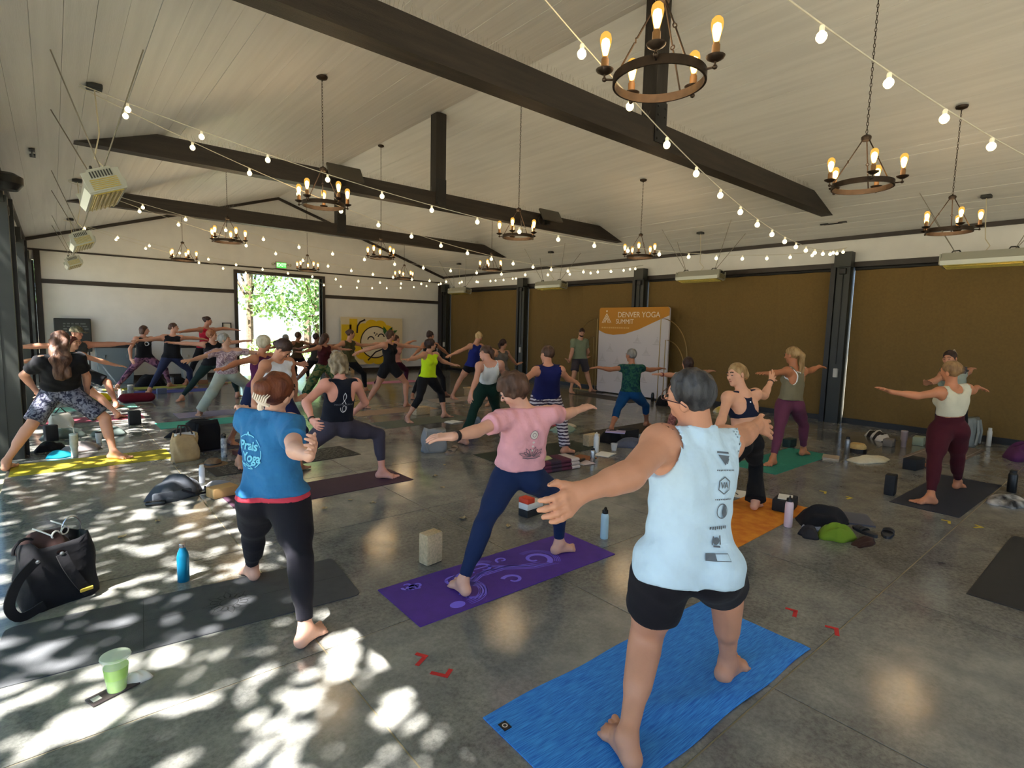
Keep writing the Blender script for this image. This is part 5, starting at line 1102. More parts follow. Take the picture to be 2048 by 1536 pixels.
decal(B, B.parts['tank_top'], [text2('MINDFUL MUSCLE', 0.026, (0, -0.03))], (0.0, -0.165), mat('grey_text', S(130,134,142), 0.8), 'print_lettering')
B, ob = person('whitetank', 'dark haired woman in a white tank looking down behind the blue tee', 0, look=(.75,-.55,-.25), nod=0.5, skin=(200,142,112), w=0.98,
    bot=('leggings', 'leggings', 1.8, cloth('deep_navy', (30,32,72)), dict(hi=0.35)), top=('tank_top', 'tank', cloth('white_rib', (226,230,238)), dict(hem=0.3, t=0.008, deep=0.03)), hair=(hm('black_brown', (48,34,28)), dict(bun=(-0.1, -0.03, 0.035), curl=0.002)))
B, ob = person('wavy', 'woman with long wavy brown hair in a black tee and patterned shorts', 0, w=1.03, look=(.2,1,-.15), skin=(206,150,124), lcurl=0.5, rcurl=0.5,
    bot=('shorts', 'shorts', 0.86, cloth('paisley_shorts', (36,38,58), (122,124,140), 24, kind='blotch'), dict(hi=0.35, rl=0.97)), top=('t_shirt', 'tee', cloth('black_tee', (22,22,26)), dict(hem=0.26, sleeve=0.62, loose=0.026, t=0.014, folds=0.004, wav=0.004)),
    hair=(H_WAVE, dict(vol=0.012, long=0.36, nape=0.11, curl=0.010, freq=48)))
# --- the middle ones
person('ponytail', 'woman with a long brown ponytail in a white crop top and dark green flared pants', 1, look=(-.2,1,-.1), w=0.94, skin=(210,156,134), ponyside=0.05,
    bot=('flared_pants', 'flare', 1.97, cloth('forest_knit', (20,48,40)), dict(hi=0.38)), top=('crop_top', 'tank', cloth('white_crop', (226,230,232)), dict(hem=0.36, t=0.008, back=0.15, wid=1.5, arm=1.35)), hair=(H_BR, dict(pony=(0.36, 0.03))))
B, ob = person('patterned', 'woman in a navy sleeveless top and patterned loose pants', 1, look=(0,1,-.1), w=1.08, skin=(206,146,118),
    bot=('loose_pants', 'loose', 1.95, cloth('zigzag_pants', (62,48,66), (206,196,200), 7, kind='wave'), dict(hi=0.28, rl=0.92)), top=('sleeveless_top', 'tank', cloth('indigo_top', (26,30,84)), dict(hem=0.10, t=0.012, loose=0.02, arm=1.0, deep=0.0)), hair=(H_BR, dict(vol=0.01, nape=0.08)))
person('teal', 'woman with short grey hair in a teal printed top before the banner', 1, look=(0,1,0), w=1.0, skin=(176,118,90), bot=('leggings', 'leggings', 1.42, cloth('ocean_blue', (14,66,116)), dict(hi=0.35)), top=('top', 'tee', cloth('teal_print', (16,56,66), (44,92,74), 16, kind='blotch'), dict(hem=0.1, sleeve=0.25, loose=0.014, t=0.01)), hair=(H_GR, dict(vol=0.004, nape=0.08)))
B, ob = person('sportsbra', 'blonde woman in a navy sports bra and black flared pants on the orange mat', 1, look=(-.9,.3,-.1), w=0.96, skin=(220,164,134), rthumb=(-.6,.2,.6), rcurl=0.1, rsplay=1.2,
    bot=('flared_pants', 'flare', 2.0, cloth('black_flare', (20,20,22)), dict(hi=0.3, rl=1.0)), top=('sports_bra', 'tank', cloth('navy_bra', (20,28,52)), dict(hem=0.56, t=0.007, racer=1.15, arm=1.25, back=0.03, deep=0.04)), hair=(H_BL, dict(bun=(-0.105, -0.02, 0.045), curl=0.003)))
decal(B, B.parts['sports_bra'], [disc2(0.008)], (0.0, -0.06), wp, 'logo_dot'); wristband(B, 'r', ob, M_band, 'bracelet', 0.012, 0.92)
B, ob = person('olivetop', 'woman with a long blonde ponytail in an olive top and plum leggings', 1, look=(.1,1,0), w=1.0, skin=(190,124,88), ponyside=0.06,
    bot=('leggings', 'leggings', 1.85, cloth('plum_leggings', (104,54,78)), dict(hi=0.3)), top=('tank_top', 'tank', cloth('olive_grey', (128,120,96)), dict(hem=0.18, t=0.011, loose=0.02, back=0.08, arm=1.2, racer=0.8)),
    under=('white_bra', 'tank', cloth('white_bra', (236,236,238)), dict(hem=0.5, t=0.006, racer=0.6, back=0.02)), hair=(H_BL, dict(pony=(0.42, 0.034))))
B, ob = person('cream', 'woman in a cream tank and burgundy leggings with a dark hair claw', 1, look=(.3,1,0), w=1.08, leg=1.04, skin=(202,134,98), lsplay=0.9, rsplay=1.0,
    bot=('leggings', 'leggings', 1.86, cloth('burgundy_leggings', (74,24,34)), dict(hi=0.42)), top=('tank_top', 'tank', cloth('cream_rib', (216,210,186)), dict(hem=0.42, t=0.009, back=0.10, arm=1.1, deep=0.03)), hair=(hm('dark_blonde', (124,92,60), (170,134,92)), dict(bun=(-0.105, 0.02, 0.04))))
claw(B, ob, mat('dark_claw', S(46,32,22), 0.3), (-0.14, 0.02, 0.0), 0.8, 1.2)
B, ob = person('clawclip', 'dark haired woman with a pale hair claw behind the cream tank', 1, look=(-.95,.2,-.05), skin=(196,138,108), bot=('leggings', 'leggings', 1.9, BLK), top=('tank_top', 'tank', cloth('sage_top', (150,160,150)), dict(hem=0.1)), hair=(H_DK, dict(bun=(-0.09, 0.06, 0.04))))
claw(B, ob, M_clip, (-0.12, 0.07, 0.0), 0.8, 1.2)
B, ob = person('brownhair', 'brown haired woman in a grey top half hidden behind the man', 1, look=(.2,1,0), skin=(206,150,124), bot=('leggings', 'leggings', 1.9, cloth('rose_tights', (120,72,74), (166,116,110), 18, kind='blotch')), top=('t_shirt', 'tee', cloth('mint_grey', (150,160,152)), dict(hem=0.1, sleeve=0.4)), hair=(H_DK, dict(bob=0.06, nape=0.1)))
wristband(B, 'l', ob, mat('red_band', S(120,24,30), 0.5), 'wristwatch', 0.03, 0.9)
person('teacher', 'bearded man in a sage tee and grey shorts walking beside the banner', 1, male=True, look=(-.5,-.8,-.2), nod=0.25, skin=(196,146,120), bot=('shorts', 'shorts', 0.72, cloth('charcoal_shorts', (70,66,72)), dict(hi=0.2)), top=('t_shirt', 'tee', cloth('sage_tee', (128,138,112)), dict(hem=0.06, sleeve=0.6, loose=0.02, t=0.012)), hair=(H_DK, dict(vol=0.002, nape=0.06, line=0.03)))
Bt, obt = PEOPLE['teacher']
_q = Bt.sc; _p = [Pr('b', c=Bt.hc+Bt.look*0.036*_q-Bt.hup*0.062*_q, M=(Bt.side, Bt.look, Bt.hup), r=(0.059*_q, 0.061*_q, 0.052*_q), cut=[(Bt.hc-Bt.hup*0.066*_q, Bt.hup)])]
_g = Grid(*Bt.bounds(_p, 0.03), 0.009); _P, _Q = surface(_g.field(_p), _g); put('beard', mesh_np('beard', _P, _Q, H_DK, np.array(obt.location)), obt)
person('purple', 'woman with short silver hair in a purple tank reaching back', 1, look=(.95,.2,0), w=1.0, skin=(190,128,98), bot=('leggings', 'leggings', 1.5, NAVY), top=('tank_top', 'tank', cloth('purple_tank', (88,34,74)), dict(hem=0.1, t=0.01, arm=1.1)), hair=(H_WH, dict(vol=0.012, nape=0.07, line=0.03)))
person('floral', 'grey haired woman in a floral shirt and pale linen pants', 1, look=(.85,-.5,.1), w=1.04, skin=(204,156,130), bot=('linen_pants', 'loose', 1.97, cloth('pale_linen', (172,178,166)), dict(hi=0.3)), top=('blouse', 'tee', cloth('floral_blouse', (214,190,192), (150,120,130), 22, kind='blotch'), dict(hem=0.14, sleeve=0.62, loose=0.022, t=0.012)), hair=(hm('steel', (128,128,122), (168,166,158)), dict(vol=0.01, nape=0.06, line=0.03, curl=0.005)))
person('neon', 'woman in a neon yellow tank and black capri leggings', 1, look=(.95,-.15,-.05), w=0.96, skin=(202,150,124), bot=('capri_leggings', 'leggings', 1.45, BLK, dict(hi=0.3)), top=('tank_top', 'tank', cloth('neon_yellow', (200,236,30)), dict(hem=0.12, t=0.009, loose=0.008, arm=1.15, deep=0.04)), hair=(H_DK, dict(bun=(-0.08, 0.06, 0.05), vol=0.008, curl=0.005)))
person('romper', 'woman in a black romper with bare legs before the yellow mural', 1, look=(.95,.1,0), w=0.94, skin=(196,142,116), bot=('romper_shorts', 'shorts', 0.42, BLK, dict(hi=0.4)), top=('romper_top', 'tank', BLK, dict(hem=0.1, t=0.009, arm=1.2, deep=0.05, back=0.05)), hair=(H_BR, dict(bun=(-0.06, -0.05, 0.03))))
# --- the far ones
person('redhair', 'woman with short copper hair in a black top and dark green leggings', 1, look=(.9,-.4,0), w=1.02, skin=(212,158,132), bot=('leggings', 'leggings', 1.9, cloth('bottle_green', (34,52,50))), top=('tank_top', 'tank', BLK, dict(hem=0.05, t=0.012, loose=0.015, deep=0.03)), hair=(H_RED, dict(vol=0.008, nape=0.07, line=0.03)))
person('redtank', 'woman in a red tank with a dark bun at the back row', 2, look=(.95,-.3,.05), skin=(196,138,112), bot=('leggings', 'leggings', 1.9, BLK), top=('tank_top', 'tank', cloth('crimson_tank', (186,34,58)), dict(hem=0.05, arm=1.1)), hair=(H_DK, dict(bun=(-0.1, 0.05, 0.045))))
person('navyleg', 'woman with brown hair in a black tank and navy leggings, arms level', 1, look=(.9,-.4,0), w=1.0, skin=(214,158,130), bot=('leggings', 'leggings', 1.92, cloth('slate_navy', (48,54,84))), top=('tank_top', 'tank', BLK, dict(hem=0.0, t=0.012, loose=0.014)), hair=(H_BR, dict(bun=(-0.1, -0.02, 0.035))))
Bt, ob = person('tiedye', 'woman in a black tank and tie dye leggings with one hand down', 1, look=(.95,-.2,0), w=0.98, skin=(208,152,126), bot=('leggings', 'leggings', 1.92, cloth('tie_dye', (58,36,60), (150,104,128), 9, kind='blotch')), top=('tank_top', 'tank', BLK, dict(hem=0.05, t=0.011, loose=0.01)), hair=(H_BR, dict(bob=0.08, nape=0.1)))
decal(Bt, Bt.parts['tank_top'], [ring2(0.035, 0.055)], (0, -0.12), wp, 'print_ring', front=True)
person('darkhair', 'woman in a charcoal top with dark hair behind the wavy haired woman', 1, look=(.8,-.5,-.05), skin=(200,146,118), bot=('shorts', 'shorts', 0.5, BLK), top=('tank_top', 'tank', BLK, dict(hem=0.05)), hair=(hm('red_brown', (76,36,28)), dict(bob=0.12, nape=0.12)))
B, ob = person('capman', 'man in a camouflage cap and grey tank with black shorts', 1, male=True, look=(.8,-.55,0), skin=(190,132,106), bot=('shorts', 'shorts', 0.85, BLK), top=('tank_top', 'tank', cloth('dark_grey_tank', (64,66,66)), dict(hem=0.0, loose=0.015, t=0.012)))
_q = B.sc; cp = Pr('c', c=B.hc+B.hup*0.03*_q-B.look*0.01*_q, M=(B.side, B.look, B.hup), r=(0.088*_q, 0.104*_q, 0.1*_q), cut=[(B.hc+B.hup*0.022*_q, -B.hup)])
br = Pr('c', B.hc+B.look*0.075*_q+B.hup*0.03*_q, B.hc+B.look*0.135*_q+B.hup*0.022*_q, 0.07*_q, 0.055*_q, 0.01, flat=(B.hup, 7.0))
_g = Grid(*B.bounds([cp, br], 0.03), 0.010); _P, _Q = surface(_g.field([cp, br]), _g); put('cap', mesh_np('cap', _P, _Q, cloth('camo_cap', (70,66,52), (112,106,84), 20, kind='blotch'), np.array(ob.location)), ob)
person('darkbun', 'dark haired person with raised bun behind the neon tank', 2, look=(.9,.2,0), skin=(180,126,100), bot=('leggings', 'leggings', 1.9, BLK), top=('tank_top', 'tank', BLK, dict(hem=0.05)), hair=(H_DK, dict(bun=(-0.05, 0.09, 0.04), curl=0.006)))
person('maroonleg', 'person in maroon leggings half hidden behind the black romper', 2, look=(.9,0,0), skin=(206,152,126), bot=('leggings', 'leggings', 1.9, cloth('maroon_leggings', (66,24,48))), top=('tank_top', 'tank', cloth('dusty_pink', (196,140,130)), dict(hem=0.1)), hair=(H_BR, dict(bun=(-0.1, 0.0, 0.03))))
person('olive', 'woman in an olive tank and black leggings before the mural', 1, look=(.95,-.2,0), w=0.96, skin=(196,142,112), bot=('leggings', 'leggings', 1.92, BLK), top=('tank_top', 'tank', cloth('olive_tank', (74,72,46)), dict(hem=0.05, t=0.010, loose=0.008)), hair=(H_BR, dict(bun=(-0.1, 0.03, 0.04))))
person('greenpants', 'woman in a dark red tank and green leafy pants behind the curls', 2, look=(.9,.3,0), skin=(186,130,104), bot=('loose_pants', 'loose', 1.9, cloth('leafy_pants', (28,76,50), (110,116,72), 10, kind='blotch'), dict(rl=1.1)), top=('tank_top', 'tank', cloth('wine_top', (70,24,30)), dict(hem=0.1)), hair=(H_BR, dict(long=0.28, nape=0.1)))
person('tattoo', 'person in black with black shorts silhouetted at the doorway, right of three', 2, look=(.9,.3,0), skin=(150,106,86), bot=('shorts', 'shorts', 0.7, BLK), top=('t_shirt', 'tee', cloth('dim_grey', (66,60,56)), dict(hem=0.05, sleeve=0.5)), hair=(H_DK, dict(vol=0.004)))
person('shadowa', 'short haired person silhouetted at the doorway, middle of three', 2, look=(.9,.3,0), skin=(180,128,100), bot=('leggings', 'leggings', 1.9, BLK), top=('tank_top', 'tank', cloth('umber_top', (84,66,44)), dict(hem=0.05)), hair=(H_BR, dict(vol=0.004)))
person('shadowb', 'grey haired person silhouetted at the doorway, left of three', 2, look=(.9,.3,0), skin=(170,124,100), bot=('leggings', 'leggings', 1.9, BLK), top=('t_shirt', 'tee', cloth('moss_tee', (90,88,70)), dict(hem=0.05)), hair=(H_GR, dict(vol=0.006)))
person('bluetank', 'blonde woman in a royal blue tank and black shorts by the shades', 1, look=(.9,.2,-.25), nod=0.3, w=0.95, skin=(206,150,122), bot=('shorts', 'shorts', 0.3, BLK), top=('tank_top', 'tank', cloth('royal_tank', (34,46,128)), dict(hem=0.0, t=0.011, loose=0.014, racer=0.8)), hair=(hm('pale_blonde', (190,156,104), (222,194,146)), dict(bun=(-0.06, 0.09, 0.035))))
person('greytop', 'woman with a dark ponytail in a grey strappy top by the shades', 2, look=(.95,.1,-.05), skin=(190,140,112), bot=('leggings', 'leggings', 1.9, cloth('grey_knit', (84,80,76))), top=('tank_top', 'tank', cloth('grey_top', (100,94,88)), dict(hem=0.1, arm=1.2, deep=0.05)), hair=(H_DK, dict(pony=(0.12, 0.025))))
# ---------------------------------------------------------------- mats
def matmat(name, rgb, rgb2=None, streak=None, bump=0.2):
    if rgb2: return mat(name, S(*rgb), 0.75, col2=S(*rgb2), nscale=9, stretch=streak, bump=bump, bscale=120)
    return mat(name, S(*rgb), 0.7, noise=0.07, nscale=14, bump=bump, bscale=160)
def yoga_mat(label, x, y, L, W, rz, m, th=0.005, rad=0.0, wave=0.0, z0=0.0):
    mb = MB(); nx, ny = (40, 14) if wave else (1, 1)
    if rad:
        pts = []
        for cx, cy, a0 in ((L/2-rad, W/2-rad, 0), (-L/2+rad, W/2-rad, PI/2), (-L/2+rad, -W/2+rad, PI), (L/2-rad, -W/2+rad, 1.5*PI)):
            pts += [(cx+rad*math.cos(a0+PI/2*k/4), cy+rad*math.sin(a0+PI/2*k/4), 0) for k in range(5)]
        mb.prism(pts, (0, 0, 0), (0, 0, th))
    elif wave:
        rg = random.Random(5); vs = []; fs = []
        def hgt(u, v):
            k = 0.0
            for (pu, pv, amp, ang, wd) in ((-0.05, -0.25, 0.022, 1.0, 0.05), (0.12, -0.33, 0.014, 1.9, 0.06), (0.34, -0.36, 0.012, 1.3, 0.05)):
                d = (u-pu)*math.cos(ang)+(v-pv)*math.sin(ang)*0.6; s_ = -(u-pu)*math.sin(ang)+(v-pv)*math.cos(ang)*0.6; k += amp*math.exp(-(d/wd)**2-(s_/0.22)**2)
            return k*wave
        for lay in (0, 1):
            for j in range(ny+1):
                for i in range(nx+1):
                    u, v = i/nx-0.5, j/ny-0.5; e = 0.006*math.sin(u*17+1)*(1 if abs(v) > 0.49 else 0)
                    vs.append((u*L, v*W+e, hgt(u, v)+(th if lay else 0.0)))
        n1 = (nx+1)*(ny+1)
        for j in range(ny):
            for i in range(nx):
                a = j*(nx+1)+i; fs += [(a, a+nx+1, a+nx+2, a+1), (n1+a, n1+a+1, n1+a+nx+2, n1+a+nx+1)]
        for i in range(nx): fs += [(i, i+1, n1+i+1, n1+i), (ny*(nx+1)+i+1, ny*(nx+1)+i, n1+ny*(nx+1)+i, n1+ny*(nx+1)+i+1)]
        for j in range(ny): fs += [((j+1)*(nx+1), j*(nx+1), n1+j*(nx+1), n1+(j+1)*(nx+1)), (j*(nx+1)+nx, (j+1)*(nx+1)+nx, n1+(j+1)*(nx+1)+nx, n1+j*(nx+1)+nx)]
        mb.add(vs, fs)
    else: mb.box(-L/2, -W/2, 0, L/2, W/2, th)
    o = mb.build('yoga_mat', m, smooth=bool(wave), loc=(x, y, z0+0.0005), rz=rz); return tag(o, label, 'yoga mat', 'yoga mats')
def flat2(name, shapes, m, parent, z, th=0.0012):
    mb = MB()
    for vs, fs in shapes: mb.add([(a, b, z) for a, b in vs], fs)
    return mb.build(name, m, parent)
bm_ = yoga_mat('blue streaked towel mat under the man, rumpled at the near edge', 2.31, 1.48, 1.80, 0.68, -0.02, matmat('blue_towel', (18,104,210), (66,160,242), (1.2, 26, 1)), 0.005, wave=1.0)
t_ = MB().box(-0.015, -0.035, 0, 0.025, 0.015, 0.003).build('care_tag', M_black, bm_, loc=(-0.86, 0.24, 0.006)); flat2('tag_mark', [ring2(0.008, 0.013, (0.005, -0.01))], mat('cream_print', S(228,216,208), 0.8), t_, 0.0036)
pm_ = yoga_mat('purple mat with violet swirls under the pink tee', 2.46, 2.935, 1.76, 0.565, -0.012, matmat('purple_pvc', (82,46,152)))
def spiral(cx, cy, r0, r1, a0, a1, w0, w1, n=22):
    w0 *= 1.5; w1 *= 1.6
    pts = []; ws = []
    for i in range(n+1):
        t = i/n; a = a0+(a1-a0)*t; r = r0+(r1-r0)*t; pts.append((cx+r*math.cos(a), cy+r*math.sin(a)*0.9)); ws.append(w0+(w1-w0)*t)
    return line2(pts, ws)
sw = [spiral(0.30, 0.02, 0.13, 0.02, -1.2, 4.6, 0.03, 0.012), spiral(-0.12, 0.13, 0.11, 0.03, 3.4, -2.2, 0.026, 0.012), spiral(-0.42, -0.12, 0.17, 0.05, 1.5, -2.4, 0.045, 0.012), spiral(-0.05, -0.14, 0.08, 0.02, 2.4, -3.2, 0.022, 0.01), spiral(-0.4, 0.08, 0.09, 0.02, 0.2, 5.6, 0.02, 0.01), spiral(0.08, 0.16, 0.05, 0.015, 3.6, -2.4, 0.014, 0.008),
      line2([(0.36, -0.10), (0.22, -0.07), (0.05, 0.05), (-0.15, 0.08), (-0.34, 0.02), (-0.48, -0.1)], [0.006, 0.02, 0.024, 0.028, 0.024, 0.01]), line2([(0.3, -0.04), (0.12, 0.01), (-0.08, 0.14), (-0.3, 0.16), (-0.45, 0.12)], [0.004, 0.012, 0.016, 0.014, 0.006]), disc2(0.045, (-0.56, -0.2), 16, 1.2, 0.9), disc2(0.03, (-0.4, 0.05), 12, 1.3, 0.8)]
for k in range(4):
    o_ = 0.016*k; sw.append(line2([(0.40-o_, -0.14+o_), (0.2, -0.10+o_*1.3), (0.0, 0.02+o_*1.2), (-0.2, 0.03+o_), (-0.38, -0.06+o_*0.6), (-0.46, -0.18+o_*0.4)], [0.003, 0.007, 0.009, 0.009, 0.006, 0.003]))
    sw.append(spiral(-0.48, -0.08, 0.19+0.018*k, 0.12+0.02*k, 1.2, -1.6, 0.004, 0.003)); sw.append(spiral(0.30, 0.02, 0.16+0.014*k, 0.13+0.012*k, -0.9, 1.8, 0.004, 0.002)); sw.append(spiral(-0.1, 0.12, 0.13+0.012*k, 0.1+0.01*k, 2.8, 0.6, 0.004, 0.002))
for k in range(7):
    sw.append(spiral(-0.70+0.03*(k % 3), 0.16+0.03*(k//3), 0.06-0.005*k, 0.02, k*0.9, k*0.9+3.2, 0.014, 0.006, 10))
flat2('swirl_print', sw, mat('violet_print', S(130,112,250), 0.6), pm_, 0.0056)
dm_ = yoga_mat('long charcoal mat with a sunburst print, flecked by sun at lower left', 0.59, 3.66, 1.84, 0.66, -0.10, matmat('charcoal_rubber', (70,72,76)), 0.005, rad=0.05)
sb = []
for k in range(16):
    a = 2*PI*k/16; L_ = 0.15 if k % 2 == 0 else 0.11; d = (math.cos(a), math.sin(a)); nn = (-d[1], d[0])
    sb.append(line2([(d[0]*0.06+nn[0]*0.016, d[1]*0.06+nn[1]*0.016), (d[0]*0.10+nn[0]*0.02, d[1]*0.10+nn[1]*0.02), (d[0]*L_, d[1]*L_), (d[0]*0.10-nn[0]*0.02, d[1]*0.10-nn[1]*0.02), (d[0]*0.06-nn[0]*0.016, d[1]*0.06-nn[1]*0.016)], 0.005))
sb += [ring2(0.05, 0.055), line2([(-0.85, 0.02), (-0.2, 0.0)], 0.004), line2([(0.2, 0.0), (0.85, 0.0)], 0.004), line2([(-0.45, 0.3), (-0.45, -0.3)], 0.003)]
flat2('sunburst_print', [([(a+0.18, b) for a, b in v], f) for v, f in sb], mat('dark_line', S(36,36,38), 0.7), dm_, 0.0056)
yoga_mat('plum mat under the woman with curls', 2.16, 5.68, 1.86, 0.60, 0.03, matmat('plum_pvc', (72,42,62)))
om_ = yoga_mat('bright orange marbled mat behind the man', 4.95, 2.44, 1.80, 0.62, 0.03, matmat('orange_marble', (206,112,22), (226,146,40)))
tm_ = yoga_mat('turquoise mat under the olive top', 7.84, 3.30, 1.85, 0.61, 0.0, matmat('turquoise_pvc', (34,134,118)))
flat2('scribble_print', [ring2(0.05, 0.058, (-0.35, -0.1)), ring2(0.03, 0.036, (-0.28, -0.12)), ring2(0.04, 0.046, (-0.42, -0.06))], mat('pale_teal_print', S(70,160,140), 0.7), tm_, 0.0056)
yoga_mat('dark navy mat under the cream tank', 7.79, 1.42, 1.95, 0.60, -0.02, matmat('navy_rubber', (38,42,56)))
yoga_mat('black mat cut by the right edge of the picture', 5.70, 0.40, 1.80, 0.64, 0.0, matmat('black_rubber', (40,40,40)))
ym_ = yoga_mat('mustard yellow mat at the left wall under the wavy haired woman', 0.32, 8.34, 1.56, 0.62, 0.0, matmat('mustard_pvc', (176,160,36)))
flat2('guide_lines', [line2([(-0.7, 0), (0.7, 0)], 0.008), line2([(0.35, -0.28), (0.35, 0.28)], 0.008), ring2(0.09, 0.1, (0.0, 0.0)), ring2(0.06, 0.068, (0, 0)), line2([(-0.6, -0.28), (-0.2, 0.0)], 0.008)], mat('olive_line', S(112,104,30), 0.7), ym_, 0.0056)
km_ = yoga_mat('black mat covered in lines of pale script under the white tank', 2.22, 7.16, 1.80, 0.64, 0.06, matmat('black_script', (52,48,46)))
rg = random.Random(3); sc_ = []
for r in range(8):
    x = -0.8
    while x < 0.8:
        w = rg.uniform(0.03, 0.09); y = -0.26+r*0.07
        sc_.append(line2([(x+w*t, y+0.012*math.sin(t*9+r)) for t in (0, .25, .5, .75, 1)], 0.009)); x += w+0.035
flat2('script_print', sc_, mat('pale_script', S(150,146,140), 0.7), km_, 0.0056)
yoga_mat('dark green mat under the patterned pants', 5.3, 5.66, 1.86, 0.62, -0.05, matmat('dark_green_pvc', (40,52,42)))
yoga_mat('aqua mat half hidden behind the bags', 2.15, 10.6, 1.8, 0.62, 0.02, matmat('aqua_pvc', (70,176,156)))
yoga_mat('grey green mat under the neon tank', 5.2, 8.72, 1.85, 0.63, 0.03, matmat('sage_pvc', (98,104,92)))
yoga_mat('beige mat under the black romper', 5.3, 10.08, 1.85, 0.56, 0.04, matmat('beige_pvc', (170,142,116)))
yoga_mat('dark brown mat under the teal top', 7.75, 5.98, 1.85, 0.62, 0.02, matmat('brown_pvc', (56,48,38)))
yoga_mat('long dark mat in front of the banner', 11.05, 9.2, 1.9, 0.65, PI/2, matmat('umber_pvc', (58,50,42)))
yoga_mat('pink mat at the back by the mural', 7.9, 15.2, 1.8, 0.62, 0.0, matmat('pink_pvc', (190,118,142)))
yoga_mat('pale grey mat under the royal blue tank', 7.6, 10.9, 1.8, 0.62, 0.0, matmat('pale_pvc', (160,150,142)))
ru_ = yoga_mat('grey patterned rug mat behind the burgundy leggings', 10.45, 2.0, 1.82, 0.62, -0.03, matmat('grey_rug', (110,98,90), (140,126,116)))
flat2('border_print', [line2([(-0.86, -0.26), (0.86, -0.26), (0.86, 0.26), (-0.86, 0.26), (-0.86, -0.26)], 0.015), ring2(0.08, 0.1), ring2(0.15, 0.165)], mat('rug_line', S(176,164,150), 0.8), ru_, 0.0056)
yoga_mat('blue mat under the navy leggings at the back', 2.25, 15.62, 1.8, 0.62, 0.0, matmat('cobalt_pvc', (62,70,150)))
yoga_mat('lime yellow mat under the tie dye leggings', 1.75, 16.62, 1.8, 0.5, 0.0, matmat('lime_pvc', (158,158,60)))
yoga_mat('olive yellow mat at the back under the red tank', 3.2, 17.1, 1.8, 0.42, 0.0, matmat('olive_pvc', (150,146,64)))
yoga_mat('lavender mat under the floral blouse', 2.55, 11.55, 1.8, 0.62, 0.0, matmat('lavender_pvc', (138,130,160)))
yoga_mat('maroon and pink mat under the dark haired woman at left', 0.38, 11.9, 1.6, 0.60, 0.0, matmat('rose_pvc', (150,70,86)))
yoga_mat('mint mat under the man in the cap', 0.42, 13.4, 1.6, 0.60, 0.0, matmat('mint_pvc', (130,190,176)))
yoga_mat('rosy red mat behind the dark green pants', 6.4, 7.3, 1.7, 0.6, 0.0, matmat('raspberry_pvc', (170,60,84)))
yoga_mat('grey violet mat under the purple tank', 2.35, 8.5, 1.75, 0.6, 0.0, matmat('dusk_pvc', (52,50,74)))

# ---------------------------------------------------------------- props
def bottle(label, x, y, h, r, m, capm, kind='plain', extra=None, name='water_bottle', z=0.0):
    t = thing(name, label, 'bottle', (x, y, z), 0.3)
    if kind == 'neck': pr = [(r*0.92, 0), (r, 0.006), (r, h*0.66), (r*0.86, h*0.76), (r*0.55, h*0.86), (r*0.5, h*0.9), (r*0.5, h*0.92)]
    elif kind == 'taper': pr = [(r*0.75, 0), (r*0.78, 0.01), (r*0.8, h*0.35), (r, h*0.45), (r, h*0.92), (r*0.95, h*0.93)]
    else: pr = [(r*0.94, 0), (r, 0.006), (r, h*0.78), (r*0.9, h*0.84), (r*0.7, h*0.88), (r*0.7, h*0.9)]
    MB().lathe(pr, 20).build('body', m, t, True)
    z0 = pr[-1][1]; rc = pr[-1][0]
    MB().lathe([(rc*1.06, z0-0.005), (rc*1.06, h*0.985), (rc*0.9, h), (0, h)], 16).build('cap', capm, t, True)
    if extra == 'loop': MB().tube([(rc*1.0*math.cos(a), 0, h-0.005+0.026*math.sin(a)) for a in np.linspace(0, PI, 9)], 0.006, 6).build('carry_loop', capm, t, True)
    if extra == 'straw': MB().tube([(0.01, 0, h-0.02), (0.0, 0, h+0.07), (-0.05, 0.0, h+0.11)], 0.005, 6).build('straw', mat('straw_pale', S(220,226,226), 0.4), t, True)
    if extra == 'band': MB().lathe([(r+0.0006, h*0.3), (r+0.0006, h*0.6)], 20, caps=False).build('label_wrap', mat('bottle_art', S(60,90,130), 0.5, col2=S(230,220,210), nscale=30), t, True)
    return t
def block(label, x, y, d, rz, m, z=0.0, cat='yoga block', name='yoga_block', b=0.012):
    o = MB().bbox((0, 0, d[2]/2), d, b).build(name, m, smooth=True, loc=(x, y, z+0.0005), rz=rz); return tag(o, label, cat, 'yoga blocks' if cat == 'yoga block' else None)
def heap(label, x, y, rx, ry, h, m, seed, name='folded_clothes', cat='clothes', rz=0.0, z=0.0, sharp=2.0, parent=None):
    rg = random.Random(seed); n = 26; vs = []; fs = []; w = [(rg.uniform(3, 9), rg.uniform(3, 9), rg.uniform(0, 6), rg.uniform(0.05, 0.11)) for _ in range(5)]
    rim = [1+0.16*math.sin(k*2*PI/n*2+seed)+0.10*math.sin(k*2*PI/n*5+seed*2) for k in range(n)]
    R_ = 10
    for j in range(R_+1):
        q = j/R_
        for k in range(n):
            a = 2*PI*k/n; X = rx*q*rim[k]*math.cos(a); Y = ry*q*rim[k]*math.sin(a)
            zz = h*(1-q**max(sharp, 3.0))*0.8
            if j < R_: zz *= 1+sum(am*2*(abs(math.sin(X*f1/rx*0.6+Y*f2/ry*0.5+ph))-0.5) for f1, f2, ph, am in w)
            vs.append((X, Y, max(0.001, zz+0.006*(1-q))))
    for j in range(R_):
        for k in range(n): fs.append((j*n+k, j*n+(k+1) % n, (j+1)*n+(k+1) % n, (j+1)*n+k))
    fs.append(tuple(R_*n+k for k in range(n))[::-1])
    mb = MB().add(vs, fs)
    if parent is not None: return mb.build(name, m, parent, 'all', (x, y, z), rz)
    return tag(mb.build(name, m, smooth='all', loc=(x, y, z), rz=rz), label, cat)
